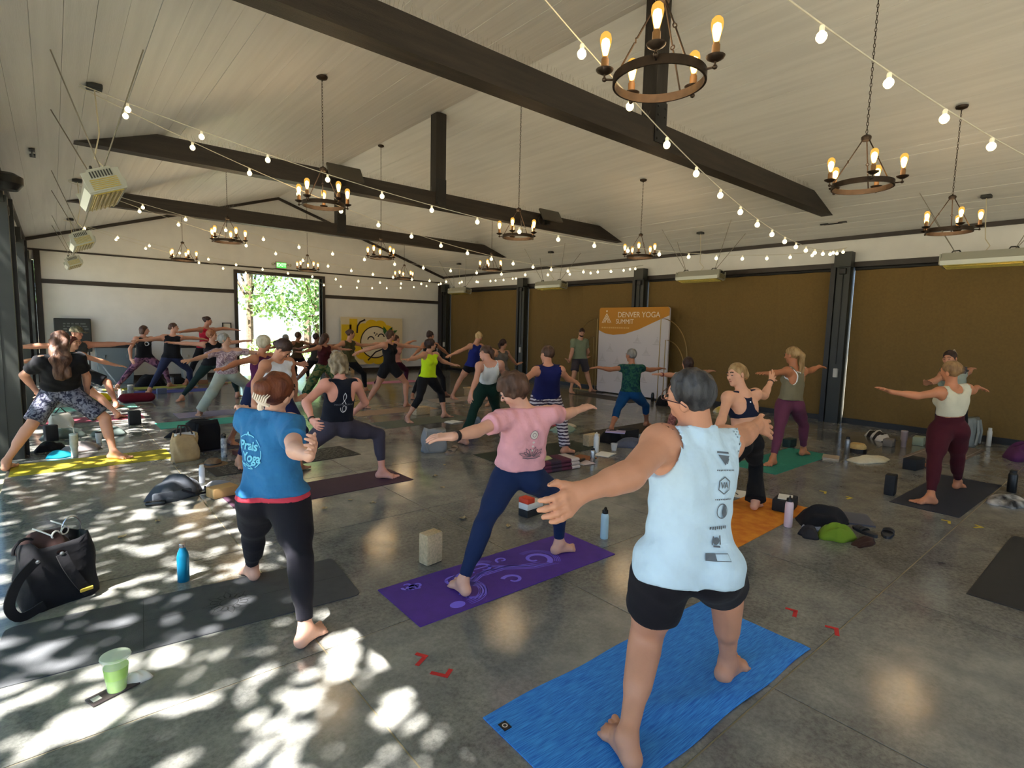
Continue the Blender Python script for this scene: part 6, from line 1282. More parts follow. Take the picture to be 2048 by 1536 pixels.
def stripm(name, cols, scale, axis='X'):
    m = mat(name, S(*cols[0]), 0.9); nt = m.node_tree; t = nt.nodes.new('ShaderNodeTexCoord'); w = nt.nodes.new('ShaderNodeTexWave'); w.bands_direction = axis; w.inputs['Scale'].default_value = scale; w.wave_profile = 'SAW'
    r = nt.nodes.new('ShaderNodeValToRGB'); r.color_ramp.interpolation = 'CONSTANT'; e = r.color_ramp.elements; e[0].color = S(*cols[0]); e[1].color = S(*cols[1]); e[1].position = 1.0/len(cols)
    for i, c in enumerate(cols[2:]):
        q = e.new((i+2)/len(cols)); q.color = S(*c)
    nt.links.new(t.outputs['Object'], w.inputs['Vector']); nt.links.new(w.outputs[0], r.inputs[0]); nt.links.new(r.outputs[0], nt.nodes['Principled BSDF'].inputs['Base Color']); return m
CORK = mat('cork', S(196,174,138), 0.85, noise=0.18, nscale=60); FOAMB = mat('black_foam', S(32,33,36), 0.8, noise=0.1, nscale=30); STEEL = mat('steel', S(190,190,190), 0.25, 0.9); WHITE = mat('white_plastic', S(228,228,224), 0.4); PAPER = mat('paper', S(232,230,224), 0.8); WOOD = mat('pale_wood', S(196,160,112), 0.6, noise=0.12, nscale=5, stretch=(1, 8, 8))
DKB = cloth('black_canvas', (28,28,32)); GRY = cloth('slate_canvas', (72,76,84))
block('pale cork yoga block standing left of the purple mat', 2.10, 3.40, (0.15, 0.105, 0.235), 0.15, CORK)
bottle('teal blue metal bottle standing behind the charcoal mat', 0.60, 4.15, 0.265, 0.037, mat('teal_enamel', S(14,120,160), 0.3, 0.3), STEEL, 'neck')
bottle('pale blue bottle with a black loop cap right of the purple mat', 3.53, 2.92, 0.25, 0.034, mat('pale_blue_enamel', S(176,208,222), 0.4), M_black, 'plain', 'loop')
bottle('pale pink bottle beside the pile of clothes', 5.14, 2.08, 0.27, 0.037, mat('pale_pink_enamel', S(226,196,200), 0.4), M_black, 'plain', 'loop')
bottle('clear bottle with white label behind the grey bag', 1.17, 6.63, 0.2, 0.03, mat('clear_pet', S(226,228,236), 0.25), WHITE, 'plain')
bottle('patterned bottle with dark lid beside the straw hat', 1.63, 7.74, 0.29, 0.037, mat('pattern_base', S(220,218,214), 0.4, col2=S(60,70,100), nscale=18), M_black, 'plain', 'loop')
bottle('tall patterned tumbler with a straw behind the mustard mat', 0.13, 8.80, 0.30, 0.045, mat('tumbler_pale', S(206,206,196), 0.4, col2=S(176,180,170), nscale=20), mat('tumbler_lid', S(210,220,220), 0.3), 'taper', 'straw', 'tumbler')
bottle('white bottle with a yellow flower label near the open notebook', 5.96, 5.15, 0.27, 0.04, WHITE, WHITE, 'plain', 'loop')
bottle('short steel bottle right of the striped blanket', 5.47, 4.78, 0.19, 0.034, STEEL, M_black, 'plain')
bottle('steel flask with black lid beside the straw hat on the right', 9.01, 2.89, 0.27, 0.036, mat('flask_steel', S(150,150,150), 0.3, 0.8), M_black, 'plain')
bottle('mauve tumbler with a handle by the far right shade', 10.46, 2.55, 0.27, 0.048, mat('mauve_enamel', S(150,132,132), 0.5), mat('mauve_lid', S(180,166,166), 0.4), 'taper', None, 'tumbler')
bottle('black bottle at the right picture edge', 8.5, 0.98, 0.26, 0.045, mat('black_enamel', S(26,26,26), 0.35), M_black, 'plain')
bottle('dark bottle standing at the right foot of the banner', 11.5, 8.15, 0.22, 0.04, mat('black_enamel', S(26,26,26), 0.35), M_black, 'plain')
bottle('white bottle behind the burgundy bolster at left', 1.02, 14.1, 0.28, 0.04, WHITE, WHITE, 'plain')
bottle('pale patterned tumbler behind the burgundy bolster', 1.22, 14.3, 0.34, 0.055, mat('bottle_art2', S(170,176,180), 0.4, col2=S(96,104,112), nscale=14), WHITE, 'taper', None, 'tumbler')
bottle('grey thermos on the floor before the navy leggings', 2.35, 16.9, 0.26, 0.05, mat('thermos_grey', S(120,128,136), 0.4), M_black, 'plain')
bottle('small white tumbler behind the mustard mat', 0.42, 9.6, 0.16, 0.04, WHITE, M_black, 'taper', None, 'tumbler')
block('black yoga block standing beside the navy mat', 7.17, 1.83, (0.15, 0.10, 0.23), 0.1, FOAMB)
block('black yoga block lying beyond the navy mat', 8.85, 2.02, (0.30, 0.16, 0.15), -0.1, FOAMB)
block('black yoga block standing right of the wavy haired woman', 0.97, 10.95, (0.17, 0.11, 0.24), 0.1, FOAMB)
block('black yoga block against the left posts', -0.1, 10.1, (0.15, 0.10, 0.23), 0.3, FOAMB)
block('long tan cork block under the neon tank woman', 5.55, 9.42, (0.34, 0.2, 0.15), 0.1, CORK)
block('cork block behind the white flower bottle', 6.25, 5.5, (0.25, 0.13, 0.18), 0.0, CORK)
block('tan cardboard block beside the grey bag, sunlit on top', 1.24, 6.02, (0.25, 0.17, 0.10), 0.25, mat('tan_board', S(190,150,98), 0.8))
block('dark green block with a tan top on the turquoise mat', 8.86, 3.66, (0.23, 0.13, 0.13), 0.0, mat('green_foam', S(30,52,46), 0.8))
block('blue and white block on the cobalt mat at the back', 1.9, 15.2, (0.2, 0.13, 0.13), 0.1, mat('blue_foam', S(90,100,130), 0.8))
block('brown cork brick at the end of the lime mat', 3.1, 16.95, (0.24, 0.12, 0.12), 0.0, mat('dark_cork', S(140,100,70), 0.85))
t = thing('foam_block', 'red white and black block behind the pink tee woman knee', 'yoga block', (3.42, 3.74, 0), 0.1)
MB().bbox((0, 0, 0.035), (0.22, 0.12, 0.07), 0.006).build('black_layer', FOAMB, t, True); MB().bbox((0, 0, 0.10), (0.22, 0.12, 0.06), 0.006).build('white_layer', WHITE, t, True); MB().bbox((-0.06, 0, 0.155), (0.1, 0.12, 0.05), 0.006).build('red_layer', mat('red_foam', S(220,70,40), 0.7), t, True)
t = thing('wooden_stool', 'low wooden bench behind the blonde in the royal tank', 'stool', (8.3, 11.3, 0), 0.0)
MB().bbox((0, 0, 0.2), (0.62, 0.3, 0.035), 0.006).build('seat', WOOD, t, True)
for s in (-1, 1): MB().bbox((s*0.26, 0, 0.09), (0.035, 0.28, 0.18), 0.005).build('leg', WOOD, t, True)

# backpack at the left
t = thing('backpack', 'open black backpack with brown scarf and white sunglasses on the left', 'backpack', (-0.06, 4.36, 0), 0.35)
def sack(w, d, h, top, seed, n=28, rows=9):
    rg = random.Random(seed); vs = []; fs = []
    for j in range(rows+1):
        q = j/rows; z = h*q; k1 = 1.0-0.14*q+0.06*math.sin(q*PI)
        for k in range(n):
            a = 2*PI*k/n; ex = 0.45; c, s = math.cos(a), math.sin(a)
            X = w/2*math.copysign(abs(c)**ex, c)*k1; Y = d/2*math.copysign(abs(s)**ex, s)*k1
            X += 0.012*math.sin(q*9+k*0.9+seed); Y += 0.010*math.sin(q*7+k*1.3+seed*2); vs.append((X, Y, z+(0.02*math.sin(k*0.7+seed) if j == rows else 0)))
    for j in range(rows):
        for k in range(n): fs.append((j*n+k, j*n+(k+1) % n, (j+1)*n+(k+1) % n, (j+1)*n+k))
    fs.append(tuple(range(n))[::-1])
    if top:
        fs.append(tuple(rows*n+k for k in range(n)))
    else:   # inner wall
        o = len(vs)
        for k in range(n):
            x, y, z = vs[rows*n+k]; vs.append((x*0.94, y*0.9, z-0.002))
        for k in range(n):
            x, y, z = vs[rows*n+k]; vs.append((x*0.9, y*0.86, z-0.10))
        for k in range(n): fs += [(rows*n+k, rows*n+(k+1) % n, o+(k+1) % n, o+k), (o+k, o+(k+1) % n, o+n+(k+1) % n, o+n+k)]
        fs.append(tuple(o+n+k for k in range(n)))
    return MB().add(vs, fs)
sack(0.38, 0.27, 0.40, False, 3).build('bag_body', DKB, t, 'all')
def smooth_path(P_, k=5):
    out = []
    for i in range(len(P_)-1):
        a, b, c, d = P_[max(i-1, 0)], P_[i], P_[i+1], P_[min(i+2, len(P_)-1)]
        for j in range(k):
            t_ = j/k; out.append(0.5*((2*b)+(c-a)*t_+(2*a-5*b+4*c-d)*t_*t_+(3*b-a-3*c+d)*t_**3))
    return out+[P_[-1]]
def strap(pts, w, th, m, name, par):
    mb = MB(); pts = smooth_path([Vector(p) for p in pts]); vs = []
    for i, p in enumerate(pts):
        d = (pts[min(i+1, len(pts)-1)]-pts[max(i-1, 0)]).normalized(); sd = d.cross(Vector((0, -1, 0.15))).normalized(); nn = sd.cross(d)
        vs += [p+sd*w/2+nn*th/2, p-sd*w/2+nn*th/2, p-sd*w/2-nn*th/2, p+sd*w/2-nn*th/2]
    fs = []
    for i in range(len(pts)-1):
        for k in range(4): fs.append((4*i+k, 4*i+(k+1) % 4, 4*i+4+(k+1) % 4, 4*i+4+k))
    fs += [(0, 1, 2, 3), tuple(4*(len(pts)-1)+k for k in (3, 2, 1, 0))]
    return mb.add(vs, fs).build(name, m, par, True)
strap([(-0.02, -0.145, 0.33), (0.0, -0.165, 0.25), (0.05, -0.17, 0.13), (0.10, -0.17, 0.04)], 0.055, 0.014, DKB, 'shoulder_strap', t)
strap([(-0.14, -0.14, 0.33), (-0.24, -0.17, 0.25), (-0.29, -0.18, 0.12), (-0.24, -0.17, 0.03), (-0.12, -0.15, 0.05)], 0.05, 0.014, DKB, 'shoulder_strap', t)
MB().bbox((0.085, -0.18, 0.07), (0.07, 0.012, 0.022), 0.004).build('strap_tab', mat('tan_tab', S(196,168,60), 0.6), t)
for px, pz in ((-0.02, 0.335), (-0.14, 0.325)): MB().lathe([(0, 0), (0.012, 0.002), (0.012, 0.006), (0, 0.008)], 10, (px, -0.15, pz), Matrix.Rotation(PI/2, 3, 'X')).build('rivet', STEEL, t, True)
MB().tube([(-0.15+0.06*math.cos(a), -0.02, 0.36+0.08*math.sin(a)) for a in np.linspace(0, PI, 9)], 0.009, 6).build('grab_handle', DKB, t, True)
heap(None, -0.05, 0.0, 0.14, 0.1, 0.13, cloth('brown_scarf', (62,44,42)), 4, 'scarf', parent=t, z=0.33)
MB().tube([(0.10+0.055*math.cos(a), 0.02, 0.40+0.1*math.sin(a)) for a in np.linspace(-0.5, PI*0.95, 12)], 0.004, 6).build('ring_handle', STEEL, t, True)
t2 = thing('sunglasses', 'white sunglasses stuck into the open black backpack', 'sunglasses', (-0.03, 4.33, 0.43), 0.9)
for s in (-1, 1):
    MB().tube([(s*0.036+0.028*math.cos(a), 0, 0.022*math.sin(a)) for a in np.linspace(0, 2*PI, 15)[:-1]], 0.0055, 6, closed=True).build('rim', WHITE, t2, True)
    MB().tube([(s*0.066, 0, 0.006), (s*0.07, 0.05, 0.03), (s*0.068, 0.11, 0.05)], 0.0045, 5).build('temple', WHITE, t2, True)
    MB().lathe([(0, -0.001), (0.026, -0.001), (0.026, 0.001), (0, 0.001)], 12, (s*0.036, 0, 0), Matrix.Rotation(PI/2, 3, 'X')@Matrix.Diagonal((1, 0.8, 1)).to_3x3()).build('lens', M_black, t2)
MB().tube([(-0.008, 0, 0.004), (0.008, 0, 0.004)], 0.004, 5).build('bridge', WHITE, t2)
# phone, juice cup, napkin
t = thing('phone', 'dark phone lying under the green juice cup', 'phone', (0.135, 3.06, 0), 0.35)
MB().bbox((0, 0, 0.005), (0.20, 0.085, 0.009), 0.0035).build('case', mat('phone_case', S(62,54,54), 0.4), t, True); MB().bbox((-0.07, 0.0, 0.0105), (0.035, 0.035, 0.003), 0.001).build('camera_bump', mat('phone_lens', S(200,196,190), 0.3), t)
t = thing('juice_cup', 'clear plastic cup of green juice standing on the phone', 'cup', (0.15, 3.06, 0.0105)); t.scale = (1.3, 1.3, 1.3)
CLEAR = mat('clear_cup', (0.95, 1, 0.92, 1), 0.08, alpha=0.16)
MB().lathe([(0.030, 0), (0.031, 0.002), (0.044, 0.125), (0.046, 0.127), (0.043, 0.127), (0.030, 0.004)], 24, caps=False).build('cup_wall', CLEAR, t, True)
MB().lathe([(0.029, 0.002), (0.040, 0.092), (0.0, 0.092)], 24).build('juice', mat('green_juice', S(140,196,10), 0.2), t, True)
MB().lathe([(0.047, 0.124), (0.049, 0.128), (0.047, 0.134), (0.040, 0.136), (0.0, 0.138)], 24, caps=False).build('lid', mat('frosted_lid', (0.85, 0.95, 0.75, 1), 0.3, alpha=0.45), t, True)
heap('crumpled pale napkin beside the juice cup', 0.235, 3.10, 0.055, 0.05, 0.045, PAPER, 8, 'napkin', 'napkin')
# grey bag group at left centre
t = thing('duffel_bag', 'slouched slate grey bag beside the tan block', 'bag', (0.86, 6.26, 0), 0.1)
heap(None, 0, 0, 0.27, 0.17, 0.2, GRY, 12, 'bag_body', parent=t, sharp=3.2)
MB().bbox((-0.06, -0.155, 0.06), (0.34, 0.05, 0.09), 0.02).build('front_pocket', GRY, t, True)
MB().tube([(0.02, -0.17, 0.10), (0.12, -0.22, 0.05), (0.24, -0.16, 0.03), (0.27, -0.02, 0.05)], 0.012, 6).build('strap', DKB, t, True)
heap('crumpled light grey shirt behind the tan block', 1.27, 6.36, 0.14, 0.1, 0.07, cloth('pale_grey_shirt', (150,150,160)), 14)
t = thing('glasses_case', 'small black glasses case on the floor before the grey bag', 'case', (0.67, 6.05, 0), -0.25)
MB().bbox((0, 0, 0.022), (0.17, 0.065, 0.042), 0.018).build('shell', mat('black_gloss', S(20,22,22), 0.25), t, True); MB().bbox((0.0, -0.006, 0.046), (0.09, 0.02, 0.005), 0.002).build('latch', M_black, t)
t = thing('paper_tote', 'tan paper tote bag with white rim and dark handles', 'bag', (1.20, 7.82, 0), 0.2)
sack(0.30, 0.17, 0.34, False, 7).build('bag_body', mat('tan_paper', S(190,160,116), 0.85, noise=0.12, nscale=9), t, 'all')
MB().lathe([(0.146, 0.262), (0.143, 0.35)], 4, (0, 0, 0), Matrix.Diagonal((1.0, 0.6, 1)).to_3x3()@Matrix.Rotation(PI/4, 3, 'Z'), caps=False).build('rim_band', PAPER, t)
for y in (-0.07, 0.07): MB().tube([(-0.07, y, 0.34), (-0.05, y*0.6, 0.45), (0.04, y*0.6, 0.44), (0.07, y, 0.34)], 0.009, 6).build('handle', mat('brown_handle', S(54,38,32), 0.7), t, True)
t = thing('rucksack', 'black rucksack slumped behind the tan paper tote', 'bag', (1.50, 8.35, 0), 0.2)
sack(0.42, 0.26, 0.40, True, 9).build('bag_body', DKB, t, 'all'); MB().tube([(-0.1, -0.13, 0.38), (-0.16, -0.2, 0.2), (-0.1, -0.16, 0.04)], 0.02, 6).build('shoulder_strap', DKB, t, True)
heap('black jacket dropped behind the rucksack', 1.55, 9.5, 0.3, 0.2, 0.13, DKB, 15, 'jacket')
heap('black hip bag lying on the aqua mat', 2.75, 10.3, 0.2, 0.12, 0.13, DKB, 16, 'hip_bag', 'bag', z=0.006)
t = thing('straw_hat', 'brown woven hat lying beside the script mat', 'hat', (1.43, 7.40, 0.0), 0.0)
MB().lathe([(0.17, 0.0), (0.165, 0.008), (0.10, 0.014), (0.09, 0.05), (0.06, 0.075), (0, 0.08)], 22).build('crown_and_brim', mat('brown_straw', S(124,96,70), 0.8, noise=0.2, nscale=40), t, True); MB().lathe([(0.101, 0.012), (0.098, 0.028)], 22, caps=False).build('ribbon', M_black, t)
t = thing('book', 'thick book with a red spine behind the script mat', 'book', (1.86, 7.75, 0), 0.3); MB().box(-0.08, -0.1, 0.004, 0.075, 0.1, 0.05).build('pages', PAPER, t); MB().box(-0.085, -0.105, 0, 0.08, 0.105, 0.004).box(-0.085, -0.105, 0.05, 0.08, 0.105, 0.054).box(-0.089, -0.105, 0, -0.085, 0.105, 0.054).build('cover', mat('red_cover', S(110,60,56), 0.6), t)
heap('turquoise towel crumpled beside the mustard mat', -0.02, 8.86, 0.16, 0.09, 0.09, cloth('cyan_towel', (24,150,176)), 17, 'towel', 'towel')
heap('pale grey shawl crumpled behind the mustard mat', 0.2, 9.12, 0.24, 0.12, 0.13, cloth('grey_shawl', (150,142,142)), 18, 'shawl')
heap('black clothes piled by the left posts', -0.12, 9.4, 0.16, 0.12, 0.12, DKB, 19)
t = thing('tote_bag', 'pale canvas bag standing by the left posts', 'bag', (0.02, 11.0, 0), 0.2); sack(0.3, 0.16, 0.26, True, 11).build('bag_body', cloth('pale_canvas', (190,186,176)), t, 'all'); MB().tube([(-0.08, 0, 0.26), (0, 0, 0.36), (0.08, 0, 0.26)], 0.01, 6).build('handle', M_black, t, True)
heap('grey green bag lying by the rose mat', 0.05, 10.3, 0.24, 0.14, 0.15, cloth('sage_bag', (108,120,116)), 21, 'soft_bag', 'bag')
heap('second grey green bag lying by the rose mat', 0.58, 10.15, 0.22, 0.13, 0.13, cloth('sage_bag', (108,120,116)), 22, 'soft_bag', 'bag')
heap('bright yellow cloth behind the paisley shorts', 0.72, 14.6, 0.24, 0.14, 0.16, cloth('yellow_cloth', (220,190,20)), 23, 'cloth', 'cloth')
heap('white and grey towels on the floor before the grey bin', 0.6, 15.4, 0.5, 0.2, 0.1, cloth('white_towel', (206,208,210)), 24, 'towel', 'towel')
t = thing('bolster', 'round burgundy bolster cushion on the floor at left', 'cushion', (1.28, 13.75, 0.0), 0.05)
_P, _Q = (lambda g: surface(g.field([Pr('b', (-0.21, 0, 0.115), (0.21, 0, 0.115), 0.115, 0.115, flat=(np.array([0, 0, 1.0]), 1.15))]), g))(Grid((-0.4, -0.2, -0.05), (0.4, 0.2, 0.3), 0.02)); put('cover', mesh_np('cover', _P, _Q, cloth('burgundy_cover', (104,22,40)), np.zeros(3)), t)
MB().tube([(-0.3, -0.06, 0.12), (-0.335, -0.06, 0.11), (-0.335, 0.06, 0.11), (-0.3, 0.06, 0.12)], 0.01, 6).build('handle', cloth('burgundy_cover', (104,22,40)), t, True)
heap('black coat heaped behind the tie dye leggings', 1.9, 17.2, 0.35, 0.2, 0.3, DKB, 25, 'coat')
heap('black bag by the lime mat', 2.55, 17.35, 0.25, 0.15, 0.2, DKB, 26, 'soft_bag', 'bag')
# centre group
t = thing('tote_bag', 'light grey soft tote slumped under the pink tee woman hand', 'bag', (4.05, 6.50, 0), -0.3); sack(0.34, 0.2, 0.32, True, 13).build('bag_body', cloth('light_grey_tote', (146,148,150)), t, 'all'); MB().tube([(-0.12, -0.08, 0.3), (-0.16, -0.16, 0.15), (-0.1, -0.12, 0.03)], 0.014, 6).build('strap', cloth('light_grey_tote', (146,148,150)), t, True)
def sandal(label, x, y, rz, m, name='sandal', g='footwear'):
    t = thing(name, label, 'shoe', (x, y, 0), rz, g)
    MB().prism([(0.13*math.cos(a)+0.01*math.cos(2*a), 0.046*math.sin(a)*(1.1 if math.cos(a) > 0 else 0.85), 0) for a in np.linspace(0, 2*PI, 21)[:-1]], (0, 0, 0), (0, 0, 0.025)).build('sole', m, t, True)
    for px in (0.02, 0.065):
        ar = [(0.047*math.cos(a), 0.02+0.03*math.sin(a)) for a in np.linspace(0, PI, 9)]; n_ = len(ar)
        MB().add([(px+dx, y_*k, 0.02+(z_-0.02)*k) for k in (1.0, 0.9) for dx in (-0.018, 0.018) for y_, z_ in ar], [(i, i+1, n_+i+1, n_+i) for i in range(n_-1)]+[(2*n_+i, 3*n_+i, 3*n_+i+1, 2*n_+i+1) for i in range(n_-1)]+[(i, 2*n_+i, 2*n_+i+1, i+1) for i in range(n_-1)]+[(n_+i, n_+i+1, 3*n_+i+1, 3*n_+i) for i in range(n_-1)]).build('strap', m, t, True)
    return t
sandal('tan patterned sandal beside the light grey tote', 4.18, 6.28, 0.5, mat('tan_sandal', S(150,136,124), 0.7)); sandal('tan patterned sandal leaning by the first one near the tote', 4.34, 6.42, 0.8, mat('tan_sandal', S(150,136,124), 0.7))
sandal('black slide sandal left of the pair by the clothes pile', 5.55, 1.57, 1.1, mat('black_slide', S(44,46,50), 0.6), 'slide_sandal'); sandal('black slide sandal right of the pair by the clothes pile', 5.66, 1.43, 0.2, mat('black_slide', S(44,46,50), 0.6), 'slide_sandal')
t = thing('folded_blanket', 'folded blanket striped in plum, white and grey on the floor', 'blanket', (4.80, 4.82, 0), -0.1)
ms = stripm('blanket_stripes', [(96,44,66), (214,206,206), (92,88,92), (206,200,200), (104,48,70), (66,50,66)], 0.32, 'X')
for k in range(3):
    o = MB().bbox((0, 0.01*k, 0.026+0.045*k), (0.62, 0.30, 0.044), 0.02).build('fold', ms, t, True)
heap('pale yellow scarf lying on the striped blanket', 4.62, 4.85, 0.12, 0.07, 0.05, cloth('pale_yellow', (200,196,140)), 27, 'scarf', 'scarf', z=0.138)
def openbook(label, x, y, rz, w=0.15, h=0.21, name='open_notebook', m=None, z=0.0):
    t = thing(name, label, 'book', (x, y, z), rz)
    for s in (-1, 1):
        pr = [(0, 0, 0.018), (s*w*0.3, 0, 0.024), (s*w*0.7, 0, 0.018), (s*w, 0, 0.008), (s*w, 0, 0.003), (0, 0, 0.003)]
        MB().prism(pr, (0, -h/2, 0), (0, h/2, 0)).build('page_block', m or PAPER, t, True)
    MB().box(-w-0.004, -h/2-0.004, 0, w+0.004, h/2+0.004, 0.003).build('cover', M_black, t); return t
openbook('open white notebook beside the white flower bottle', 5.95, 4.96, 0.3)
openbook('open notebook on the floor left of the dark green pants', 5.60, 8.30, 0.2)
def sheet(label, x, y, w, h, rz, m, name='paper_sheet', cat='paper', th=0.004, z=0.0): return tag(MB().box(-w/2, -h/2, 0, w/2, h/2, th).build(name, m, loc=(x, y, z+0.0006), rz=rz), label, cat)
sheet('blue and white leaflet beside the short steel bottle', 5.28, 4.88, 0.2, 0.26, 0.4, mat('leaflet_blue', S(120,136,180), 0.6, col2=S(220,222,230), nscale=6))
sheet('pale pink sheet beside the leaflet', 5.36, 4.80, 0.18, 0.22, -0.2, mat('pink_sheet', S(220,206,214), 0.7), z=0.005)
block('black pencil case on the leaflets', 5.33, 4.86, (0.2, 0.04, 0.03), 0.3, M_black, 0.011, 'case', 'pencil_case', 0.008)
sheet('brown leather folder behind the leaflets', 5.55, 5.0, 0.22, 0.28, 0.2, mat('tan_leather', S(150,92,54), 0.6), 'folder', 'folder', 0.012)
t = thing('paper_cup', 'small white cup behind the open notebook', 'cup', (6.28, 5.08, 0)); MB().lathe([(0.036, 0), (0.05, 0.10), (0.052, 0.102), (0.047, 0.102), (0.034, 0.004), (0, 0.004)], 18, caps=False).build('wall', mat('frosted_cup', S(206,204,200), 0.4), t, True); MB().lathe([(0.034, 0.003), (0, 0.0035)], 18).build('base', WHITE, t)
heap('dark jumper and grey cloth pile left of the man', 6.75, 5.15, 0.26, 0.2, 0.12, cloth('grey_denim', (92,96,112)), 28); heap('black bag behind the grey cloth pile', 6.72, 5.5, 0.2, 0.16, 0.2, DKB, 29, 'soft_bag', 'bag')
sheet('lavender notebook lying on the black bag', 6.72, 5.42, 0.22, 0.3, 0.6, mat('lavender_cover', S(176,164,206), 0.6), 'notebook', 'book', 0.014, 0.17)
block('black box standing before the brown mat', 7.18, 5.52, (0.3, 0.2, 0.16), 0.0, FOAMB)
heap('mint and white towel behind the patterned pants', 6.75, 6.6, 0.3, 0.16, 0.09, cloth('mint_towel', (150,176,160)), 30, 'towel', 'towel'); heap('black top behind the patterned pants', 6.35, 7.0, 0.22, 0.16, 0.16, DKB, 31); heap('crumpled cream cloth beyond the mint towel', 7.1, 6.85, 0.2, 0.1, 0.05, cloth('cream_cloth', (206,196,176)), 41, 'cloth', 'cloth')
heap('blue grey cap by the dark green flares', 5.9, 8.0, 0.13, 0.11, 0.12, cloth('blue_grey_cap', (110,124,140)), 32, 'cap', 'cap')
heap('hot pink towel behind the dark green flares', 6.2, 7.35, 0.2, 0.13, 0.08, cloth('hot_pink', (214,60,120)), 33, 'towel', 'towel', z=0.006)
# right group
heap('black bag and coat heaped beside the pink bottle', 5.52, 1.93, 0.24, 0.2, 0.17, DKB, 34, 'coat'); heap('lime green towel draped before the black coat', 5.22, 1.70, 0.17, 0.13, 0.12, cloth('lime_towel', (112,140,38)), 35, 'towel', 'towel'); heap('dark brown strap bundle beside the lime towel', 5.28, 1.50, 0.2, 0.06, 0.04, cloth('dark_brown_strap', (58,36,28)), 36, 'strap_bundle', 'strap')
heap('black cap with white letters before the lime towel', 5.05, 1.86, 0.1, 0.08, 0.09, mat('black_cap', S(34,30,32), 0.8), 37, 'cap', 'cap')
sheet('slate laptop sleeve lying behind the black coat', 5.88, 1.76, 0.36, 0.26, 0.5, mat('slate_sleeve', S(84,86,98), 0.7), 'laptop_sleeve', 'sleeve', 0.016)
block('black box with papers at the end of the orange mat', 5.62, 2.32, (0.30, 0.18, 0.12), 0.2, FOAMB, 0.006, 'box', 'storage_box'); sheet('white paper on the black box', 5.62, 2.32, 0.2, 0.13, 0.35, PAPER, z=0.126)
sheet('blue grey notebook beside the pink bottle', 5.30, 1.93, 0.2, 0.14, 0.2, mat('blue_grey_cover', S(130,144,176), 0.6), 'notebook', 'book', 0.02)
sheet('white sheet with a pen beyond the orange mat', 5.72, 2.9, 0.3, 0.22, 0.3, PAPER); tag(MB().tube([(-0.07, 0, 0.005), (0.07, 0, 0.005)], 0.005, 6).build('pen', M_black, loc=(5.72, 2.9, 0.005), rz=0.9), 'black pen lying on the white sheet', 'pen')
t = thing('sun_hat', 'straw hat with a black band beside the steel flask', 'hat', (9.36, 2.86, 0)); MB().lathe([(0.12, 0.0), (0.118, 0.06)], 20).build('ribbon', M_black, t); MB().lathe([(0.116, 0.06), (0.114, 0.10), (0.09, 0.135), (0.05, 0.14), (0, 0.136)], 20).build('crown', mat('pale_straw', S(196,164,104), 0.8, noise=0.1, nscale=60), t, True)
heap('cream canvas tote with line drawing on the floor at right', 8.86, 2.55, 0.34, 0.18, 0.07, mat('cream_canvas', S(216,208,182), 0.85, noise=0.05, nscale=20), 38, 'canvas_tote', 'bag', rz=-0.5)
t = thing('magazines', 'stack of thin magazines left of the steel flask', 'magazines', (8.50, 2.92, 0), 0.3)
for k in range(4): MB().box(-0.13+0.01*k, -0.1, 0.007*k+0.001, 0.13+0.012*k, 0.1+0.01*(k % 2), 0.007*k+0.007).build('magazine', mat('mag_%d' % k, S(*[(200,190,170), (150,136,120), (214,206,190), (176,160,140)][k]), 0.6), t)
t = thing('folded_blanket', 'black and white striped blanket by the far right shade', 'blanket', (10.95, 3.05, 0), 0.6); _ = heap(None, 0, 0, 0.36, 0.16, 0.15, stripm('bw_stripes', [(40,34,32), (206,200,192)], 1.4, 'X'), 39, 'fold', parent=t)
block('pale green block behind the mauve tumbler', 10.9, 2.45, (0.24, 0.15, 0.14), 0.1, mat('pale_green_foam', S(150,160,136), 0.8)); block('grey block left of the mauve tumbler', 10.35, 2.72, (0.2, 0.13, 0.12), 0.0, mat('mid_grey_foam', S(120,112,104), 0.8))
t = thing('backpack', 'pale grey backpack leaning by the right shade', 'backpack', (11.6, 1.95, 0), 0.0); sack(0.42, 0.24, 0.46, True, 15).build('bag_body', cloth('pale_grey_pack', (138,144,142)), t, 'all')
for s in (-1, 1): MB().tube([(s*0.08-0.21*0, -0.12, 0.44), (s*0.12, -0.15, 0.25), (s*0.15, -0.13, 0.04)], 0.018, 6).build('shoulder_strap', cloth('pale_grey_strap', (160,166,162)), t, True)
bottle('small white bottle in the side of the grey backpack', 11.88, 1.72, 0.3, 0.035, WHITE, WHITE)
heap('purple bolster cushion at the right picture edge', 11.15, 1.22, 0.42, 0.2, 0.22, cloth('purple_cover', (92,46,90)), 40, 'bolster', 'cushion', sharp=3.5)
heap('black bag with white pattern at the right picture edge', 7.9, 0.93, 0.3, 0.16, 0.09, mat('bw_bag', S(24,22,24), 0.7, col2=S(210,206,200), nscale=7), 42, 'patterned_bag', 'bag')
heap('yellow and white clothes by the shade behind the sports bra', 11.4, 6.2, 0.3, 0.16, 0.14, mat('yellow_white', S(206,176,30), 0.8, col2=S(226,222,214), nscale=4), 43)
heap('dark bag at the foot of the banner right end', 11.15, 7.6, 0.22, 0.18, 0.26, DKB, 44, 'soft_bag', 'bag')
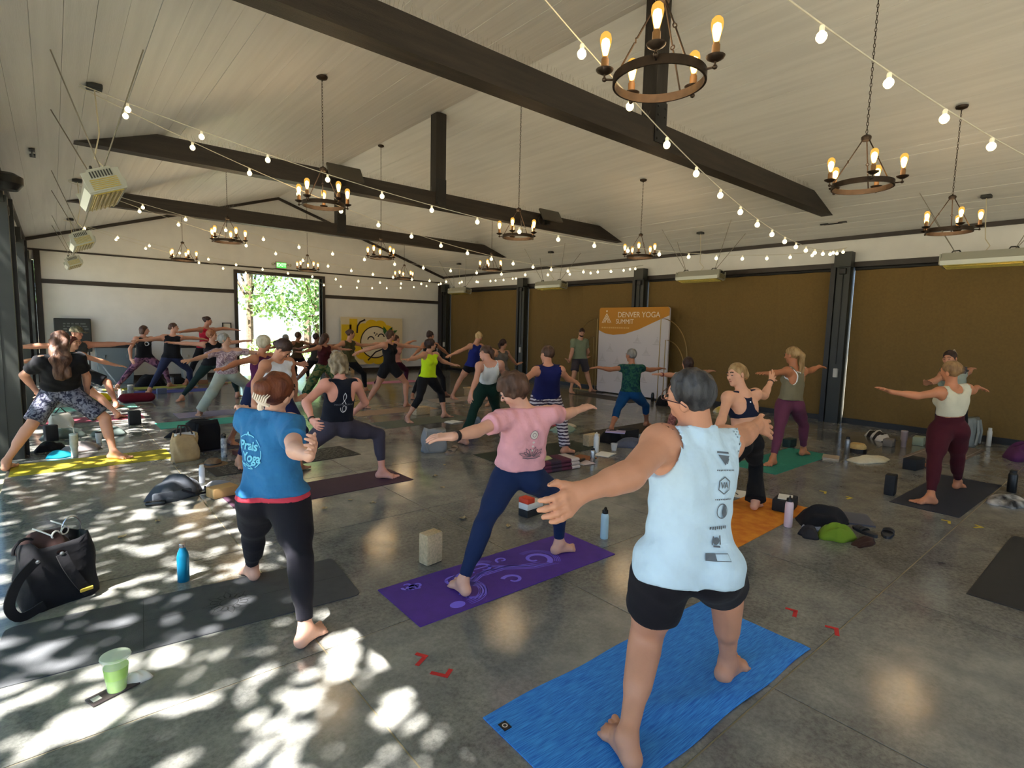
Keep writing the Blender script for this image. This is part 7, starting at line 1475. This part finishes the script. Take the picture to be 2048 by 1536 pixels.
# scattered leaves and floor tape
M_dry = mat('dry_leaf', S(170,150,112), 0.8, noise=0.2, nscale=40)
def dry_leaf(i, x, y, s, where):
    rg = random.Random(50+i); vs = [(0, 0, 0.004)]; n = 9
    for k in range(n):
        a = 2*PI*k/n; r = s*(0.5+0.5*rg.random()); vs.append((r*math.cos(a), r*0.7*math.sin(a), 0.002+rg.random()*s*0.45))
    o = MB().add(vs+[(v[0], v[1], v[2]+0.0015) for v in vs], [(0, 1+k, 1+(k+1) % n) for k in range(n)]+[(n+1, n+2+(k+1) % n, n+2+k) for k in range(n)]+[(1+k, n+2+k, n+2+(k+1) % n, 1+(k+1) % n) for k in range(n)]).build('dry_leaf', M_dry, loc=(x, y, 0), rz=i)
    tag(o, where, 'leaf', 'dry leaves on the floor')
for i, (x, y, s, w) in enumerate(((3.38, 5.38, 0.05, 'largest curled dry leaf, below the light grey tote'), (1.91, 5.02, 0.04, 'dry leaf right of the blue tee woman elbow'), (2.22, 5.13, 0.035, 'small dry leaf behind the plum mat edge'), (2.82, 4.02, 0.05, 'split dry leaf left of the navy leggings'), (3.04, 3.62, 0.035, 'small dry leaf beside the navy leggings knee'), (3.75, 5.75, 0.03, 'tiny dry leaf between tote and dark green mat'), (2.35, 4.9, 0.04, 'dry leaf in line below the plum mat'), (0.35, 5.3, 0.04, 'dry leaf on the open floor left of the backpack row'), (0.62, 5.55, 0.035, 'dry leaf before the glasses case'), (3.2, 4.95, 0.03, 'tiny dry leaf above the split leaf'))): dry_leaf(i, x, y, s, w)
def tape(label, x, y, a, m, two=True):
    t = thing('floor_tape', label, 'tape', (x, y, 0), a, 'tape marks on the floor'); MB().box(-0.05, -0.012, 0.0006, 0.05, 0.012, 0.0016).build('strip', m, t)
    if two: MB().box(0.026, -0.012, 0.0017, 0.05, 0.06, 0.0026).build('strip', m, t)
RT = mat('red_tape', S(200,40,44), 0.6); YT = mat('yellow_tape', S(200,176,50), 0.6)
for i, (x, y, a, m, l) in enumerate(((1.42, 2.38, 0.5, RT, 'red tape corner nearest the sun flecks, upper one'), (1.43, 2.22, -1.0, RT, 'red tape corner nearest the sun flecks, lower one'), (3.55, 1.35, 0.3, RT, 'red tape corner right of the blue mat, upper'), (3.53, 1.10, 0.4, RT, 'red tape corner right of the blue mat, on the joint'), (6.56, 1.17, 0.2, YT, 'yellow tape strip before the navy mat, left'), (6.62, 0.96, -0.5, YT, 'yellow tape strip before the navy mat, right'), (6.61, 2.30, 0.3, YT, 'yellow tape strip beyond the pink bottle, left'), (6.60, 2.05, -0.2, YT, 'yellow tape strip beyond the pink bottle, right'))): tape(l, x, y, a, m)

# ---------------------------------------------------------------- banner, arches, mural, bins
bx, y0, y1, bh = 11.86, 8.02, 10.32, 2.38
t = thing('banner', 'tall white and orange fabric banner reading DENVER YOGA SUMMIT', 'banner', (bx, (y0+y1)/2, 0), -PI/2)
w2 = (y1-y0)/2
def rr(x0, z0, x1, z1, r, n=5):
    pts = []
    for cx, cz, a0 in ((x1-r, z1-r, 0), (x0+r, z1-r, PI/2), (x0+r, z0+r, PI), (x1-r, z0+r, 1.5*PI)): pts += [(cx+r*math.cos(a0+PI/2*k/n), cz+r*math.sin(a0+PI/2*k/n)) for k in range(n+1)]
    return pts
bw_ = MB().prism([(a, 0, b) for a, b in rr(-w2, 0.03, w2, bh, 0.07)], (0, 0, 0), (0, 0.05, 0)).build('fabric', mat('banner_white', S(206,200,204), 0.7), t)
cur = [(-w2, bh*0.735), (-w2*0.8, bh*0.70), (-w2*0.55, bh*0.685), (-w2*0.2, bh*0.70), (w2*0.2, bh*0.755), (w2*0.6, bh*0.835), (w2, bh*0.91)]
cr_ = []
for i in range(len(cur)-1):
    for k in range(4):
        f = k/4; cr_.append((cur[i][0]+(cur[i+1][0]-cur[i][0])*f, cur[i][1]+(cur[i+1][1]-cur[i][1])*f))
cr_.append(cur[-1]); topc = [p for p in rr(-w2, 0.03, w2, bh, 0.07) if p[1] > bh-0.075]
MB().add([(a, -0.002, b) for a, b in cr_+topc], [tuple(range(len(cr_+topc)))]).build('orange_field', mat('banner_orange', S(190,128,34), 0.7), t)
WP = mat('banner_print', S(238,222,196), 0.7)
flat_text('DENVER YOGA', 0.205, WP, t, (0.19, -0.005, bh*0.915), (PI/2, 0, 0), 'banner_lettering', spacing=0.97)
flat_text('SUMMIT', 0.175, WP, t, (-0.25, -0.005, bh*0.838), (PI/2, 0, 0), 'banner_lettering', spacing=0.95)
mb = MB()
def logo(mb, cx, cz, s, y=-0.005):
    for k, (a, b) in enumerate(((1.0, 0.0), (0.68, 0.0), (0.36, 0.0))):
        for sg in (-1, 1):
            vs, fs = line2([(cx, cz+s*0.75*a-s*0.0), (cx+sg*s*0.62*a, cz-s*0.25)], s*0.07); mb.add([(u, y, v) for u, v in vs], fs)
    vs, fs = disc2(s*0.1, (cx, cz+s*1.0), 10); mb.add([(u, y, v) for u, v in vs], fs)
logo(mb, -0.88, bh*0.85, 0.26); mb.build('mountain_logo', WP, t)
mb = MB()
rgx = random.Random(2)
xk = -1.05
while xk < -0.08:
    wv = rgx.uniform(0.02, 0.07); mb.add([(xk, -0.005, bh*0.768-0.018), (xk+wv, -0.005, bh*0.768-0.018), (xk+wv, -0.005, bh*0.768+0.018), (xk, -0.005, bh*0.768+0.018)], [(0, 1, 2, 3)]); xk += wv+0.018
mb.build('tagline_print', mat('banner_tag', S(214,170,100), 0.7), t)
GL = mat('banner_grey', S(184,178,180), 0.7)
for k, (a, b) in enumerate(((-0.72, 0.52), (0.20, 0.63), (0.50, 0.50), (0.82, 0.62), (-0.98, 0.40), (-0.45, 0.38), (0.15, 0.38), (0.45, 0.20), (-0.95, 0.14), (0.9, 0.35), (-0.4, 0.18))):
    mb = MB(); logo(mb, a, bh*b, 0.13); mb.add([(a-0.13, -0.005, bh*b-0.065), (a+0.13, -0.005, bh*b-0.065), (a+0.13, -0.005, bh*b-0.05), (a-0.13, -0.005, bh*b-0.05)], [(0, 1, 2, 3)]); mb.build('watermark_logo', GL, t)
MB().box(-w2, -0.12, 0, -w2+0.3, 0.17, 0.03).build('foot', M_black, t); MB().box(w2-0.3, -0.12, 0, w2, 0.17, 0.03).build('foot', M_black, t)
GOLD = mat('gold_metal', S(150,124,76), 0.35, 0.8)
def arch(label, y, s, x=11.9):
    t = thing('arch_stand', label, 'stand', (x, y, 0), -PI/2)
    for k, (h, w) in enumerate(((2.08, 0.78), (1.55, 0.55))):
        o = 0.14*k
        pts = [(o*s, 0.03*k, 0.02), (o*s, 0.03*k, h)]+[(s*(o+w*math.sin(a)), 0.03*k, h-(h*0.45)*(1-math.cos(a))) for a in np.linspace(0.15, PI/2, 12)]+[(s*(o+w), 0.03*k, 0.02)]
        MB().tube(pts, 0.011, 6).build('arch_rod', GOLD, t, True)
    MB().box(min(0, s*0.85), -0.08, 0, max(0, s*0.85), 0.10, 0.02).build('base_bar', GOLD, t)
arch('thin gold arch stand left of the banner', 10.42, -1); arch('thin gold arch stand right of the banner', 8.05, 1, 11.55)
# painted panel leaning on the back wall
t = thing('mural_panel', 'painted panel with a smiling yellow flower leaning on the back wall', 'painting', (9.05, YB-0.16, 0.28))
for s in (-1, 1): MB().box(s*0.8-0.05, -0.05, -0.28, s*0.8+0.05, 0.1, 0.0).build('easel_foot', WOOD, t)
MB().box(-1.22, 0, 0, 1.22, 0.04, 1.72).build('board', mat('panel_cream', S(216,200,164), 0.7), t)
PY = mat('petal_yellow', S(226,186,20), 0.6); PD = mat('paint_black', S(40,26,24), 0.6); PC = mat('paint_cream', S(230,214,180), 0.6); PG = mat('paint_green', S(44,96,40), 0.6)
def face2(name, shapes, m, y): 
    mb = MB()
    for vs, fs in shapes: mb.add([(a, y, b) for a, b in vs], fs)
    return mb.build(name, m, t)
for k in range(12):
    a = 2*PI*k/12+0.2; face2('petal', [disc2(0.30, (0.08+0.66*math.cos(a), 0.82+0.60*math.sin(a)), 18, 0.9, 0.8)], PY, -0.003-0.0003*k)
face2('yellow_edge', [rect2(-1.2, 0.5, -0.82, 1.45), rect2(-0.9, 1.2, -0.6, 1.66)], PY, -0.002)
face2('face', [disc2(0.56, (0.1, 0.82), 32)], PC, -0.009); face2('face_outline', [ring2(0.56, 0.60, (0.1, 0.82), 40)], PD, -0.010)
face2('closed_eye', [ring2(0.10, 0.145, (-0.08, 0.90), 14, 0.1, PI-0.1)], PD, -0.011); face2('closed_eye', [ring2(0.10, 0.145, (0.33, 1.0), 14, 0.1, PI-0.1)], PD, -0.011)
face2('nose_mark', [disc2(0.03, (0.06, 1.16), 8), disc2(0.03, (0.16, 1.12), 8), disc2(0.025, (0.11, 1.08), 8)], PD, -0.011)
face2('stem_stroke', [line2([(-0.62, 1.15), (-0.6, 1.4), (-0.5, 1.55), (-0.3, 1.64)], 0.06)], PD, -0.011); face2('stroke', [line2([(-0.2, 0.15), (0.1, 0.45), (0.55, 0.62), (0.8, 0.66)], 0.05)], PD, -0.012)
for k, (a, L_) in enumerate(((1.9, 0.38), (0.95, 0.42), (0.45, 0.5))): face2('leaf', [line2([(0.55+L_*q*math.cos(a), 1.05+L_*q*math.sin(a)) for q in (0, .25, .5, .75, 1)], [0.02, 0.12, 0.15, 0.1, 0.005])], PG, -0.013-0.0005*k)
# bins and chalkboard at the left end of the back wall
def bin_(label, x, y, m, w, d, h):
    t = thing('trash_bin', label, 'bin', (x, y, 0)); MB().prism([(-w/2*0.84, -d/2*0.84, 0), (w/2*0.84, -d/2*0.84, 0), (w/2*0.84, d/2*0.84, 0), (-w/2*0.84, d/2*0.84, 0)], (0, 0, 0), (0, 0, 0.001))
    mb = MB(); vs = [(sx*w/2*k, sy*d/2*k, z) for z, k in ((0, 0.84), (h, 1.0)) for sx, sy in ((-1, -1), (1, -1), (1, 1), (-1, 1))]
    mb.add(vs, [(3, 2, 1, 0), (0, 1, 5, 4), (1, 2, 6, 5), (2, 3, 7, 6), (3, 0, 4, 7)]); mb.build('body', m, t)
    lm = MB().box(-w/2-0.02, -d/2-0.02, h-0.05, w/2+0.02, -d/2+0.012, h+0.03).box(-w/2-0.02, d/2-0.012, h-0.05, w/2+0.02, d/2+0.02, h+0.03).box(-w/2-0.02, -d/2+0.012, h-0.05, -w/2+0.012, d/2-0.012, h+0.03).box(w/2-0.012, -d/2+0.012, h-0.05, w/2+0.02, d/2-0.012, h+0.03); lm.build('liner_rim', mat('black_liner', S(26,26,28), 0.35), t)
    for s in (-1, 1): MB().bbox((s*w*0.3, -d/2-0.012, h*0.72), (0.06, 0.03, 0.1), 0.01).build('grip', m, t)
    return t
bin_('tall grey blue trash bin with black liner at the back wall', 1.25, 18.30, mat('bin_grey', S(104,116,124), 0.5), 0.86, 0.6, 1.02)
bin_('pale grey bin with dark rim behind the black tank women', 3.15, 18.45, mat('bin_pale', S(170,172,166), 0.5), 0.7, 0.5, 1.0)
t = thing('chalkboard', 'black notice board on a stand at the left back corner', 'board', (0.40, 18.80, 0))
MB().bbox((0, 0, 1.28), (0.78, 0.06, 0.90), 0.02).build('panel', mat('board_black', S(26,30,28), 0.5), t)
for s in (-1, 1): MB().box(s*0.32-0.02, -0.03, 0, s*0.32+0.02, 0.03, 0.85).build('leg', M_black, t)
mb = MB(); rgx = random.Random(9)
for r in range(4):
    x = -0.2
    while x < 0.25:
        wv = rgx.uniform(0.04, 0.12); mb.add([(x, -0.033, 1.36+r*0.07), (x+wv, -0.033, 1.36+r*0.07), (x+wv, -0.033, 1.395+r*0.07), (x, -0.033, 1.395+r*0.07)], [(0, 1, 2, 3)]); x += wv+0.03
tag(mb.build('chalk_marks', mat('chalk_grey', S(96,100,98), 0.8), t), kind='stuff')
# small black camera boxes and lamp at the left eave
t = thing('wall_speaker', 'round dark speaker at the left picture edge under the eave', 'speaker', (XL+0.16, 8.6, 3.28)); MB().lathe([(0, -0.1), (0.1, -0.09), (0.15, -0.02), (0.15, 0.06), (0.08, 0.1), (0, 0.11)], 18).build('shell', M_black, t, True); MB().tube([(0, 0, 0), (-0.16, 0, 0.08)], 0.02, 6).build('bracket', M_black, t)
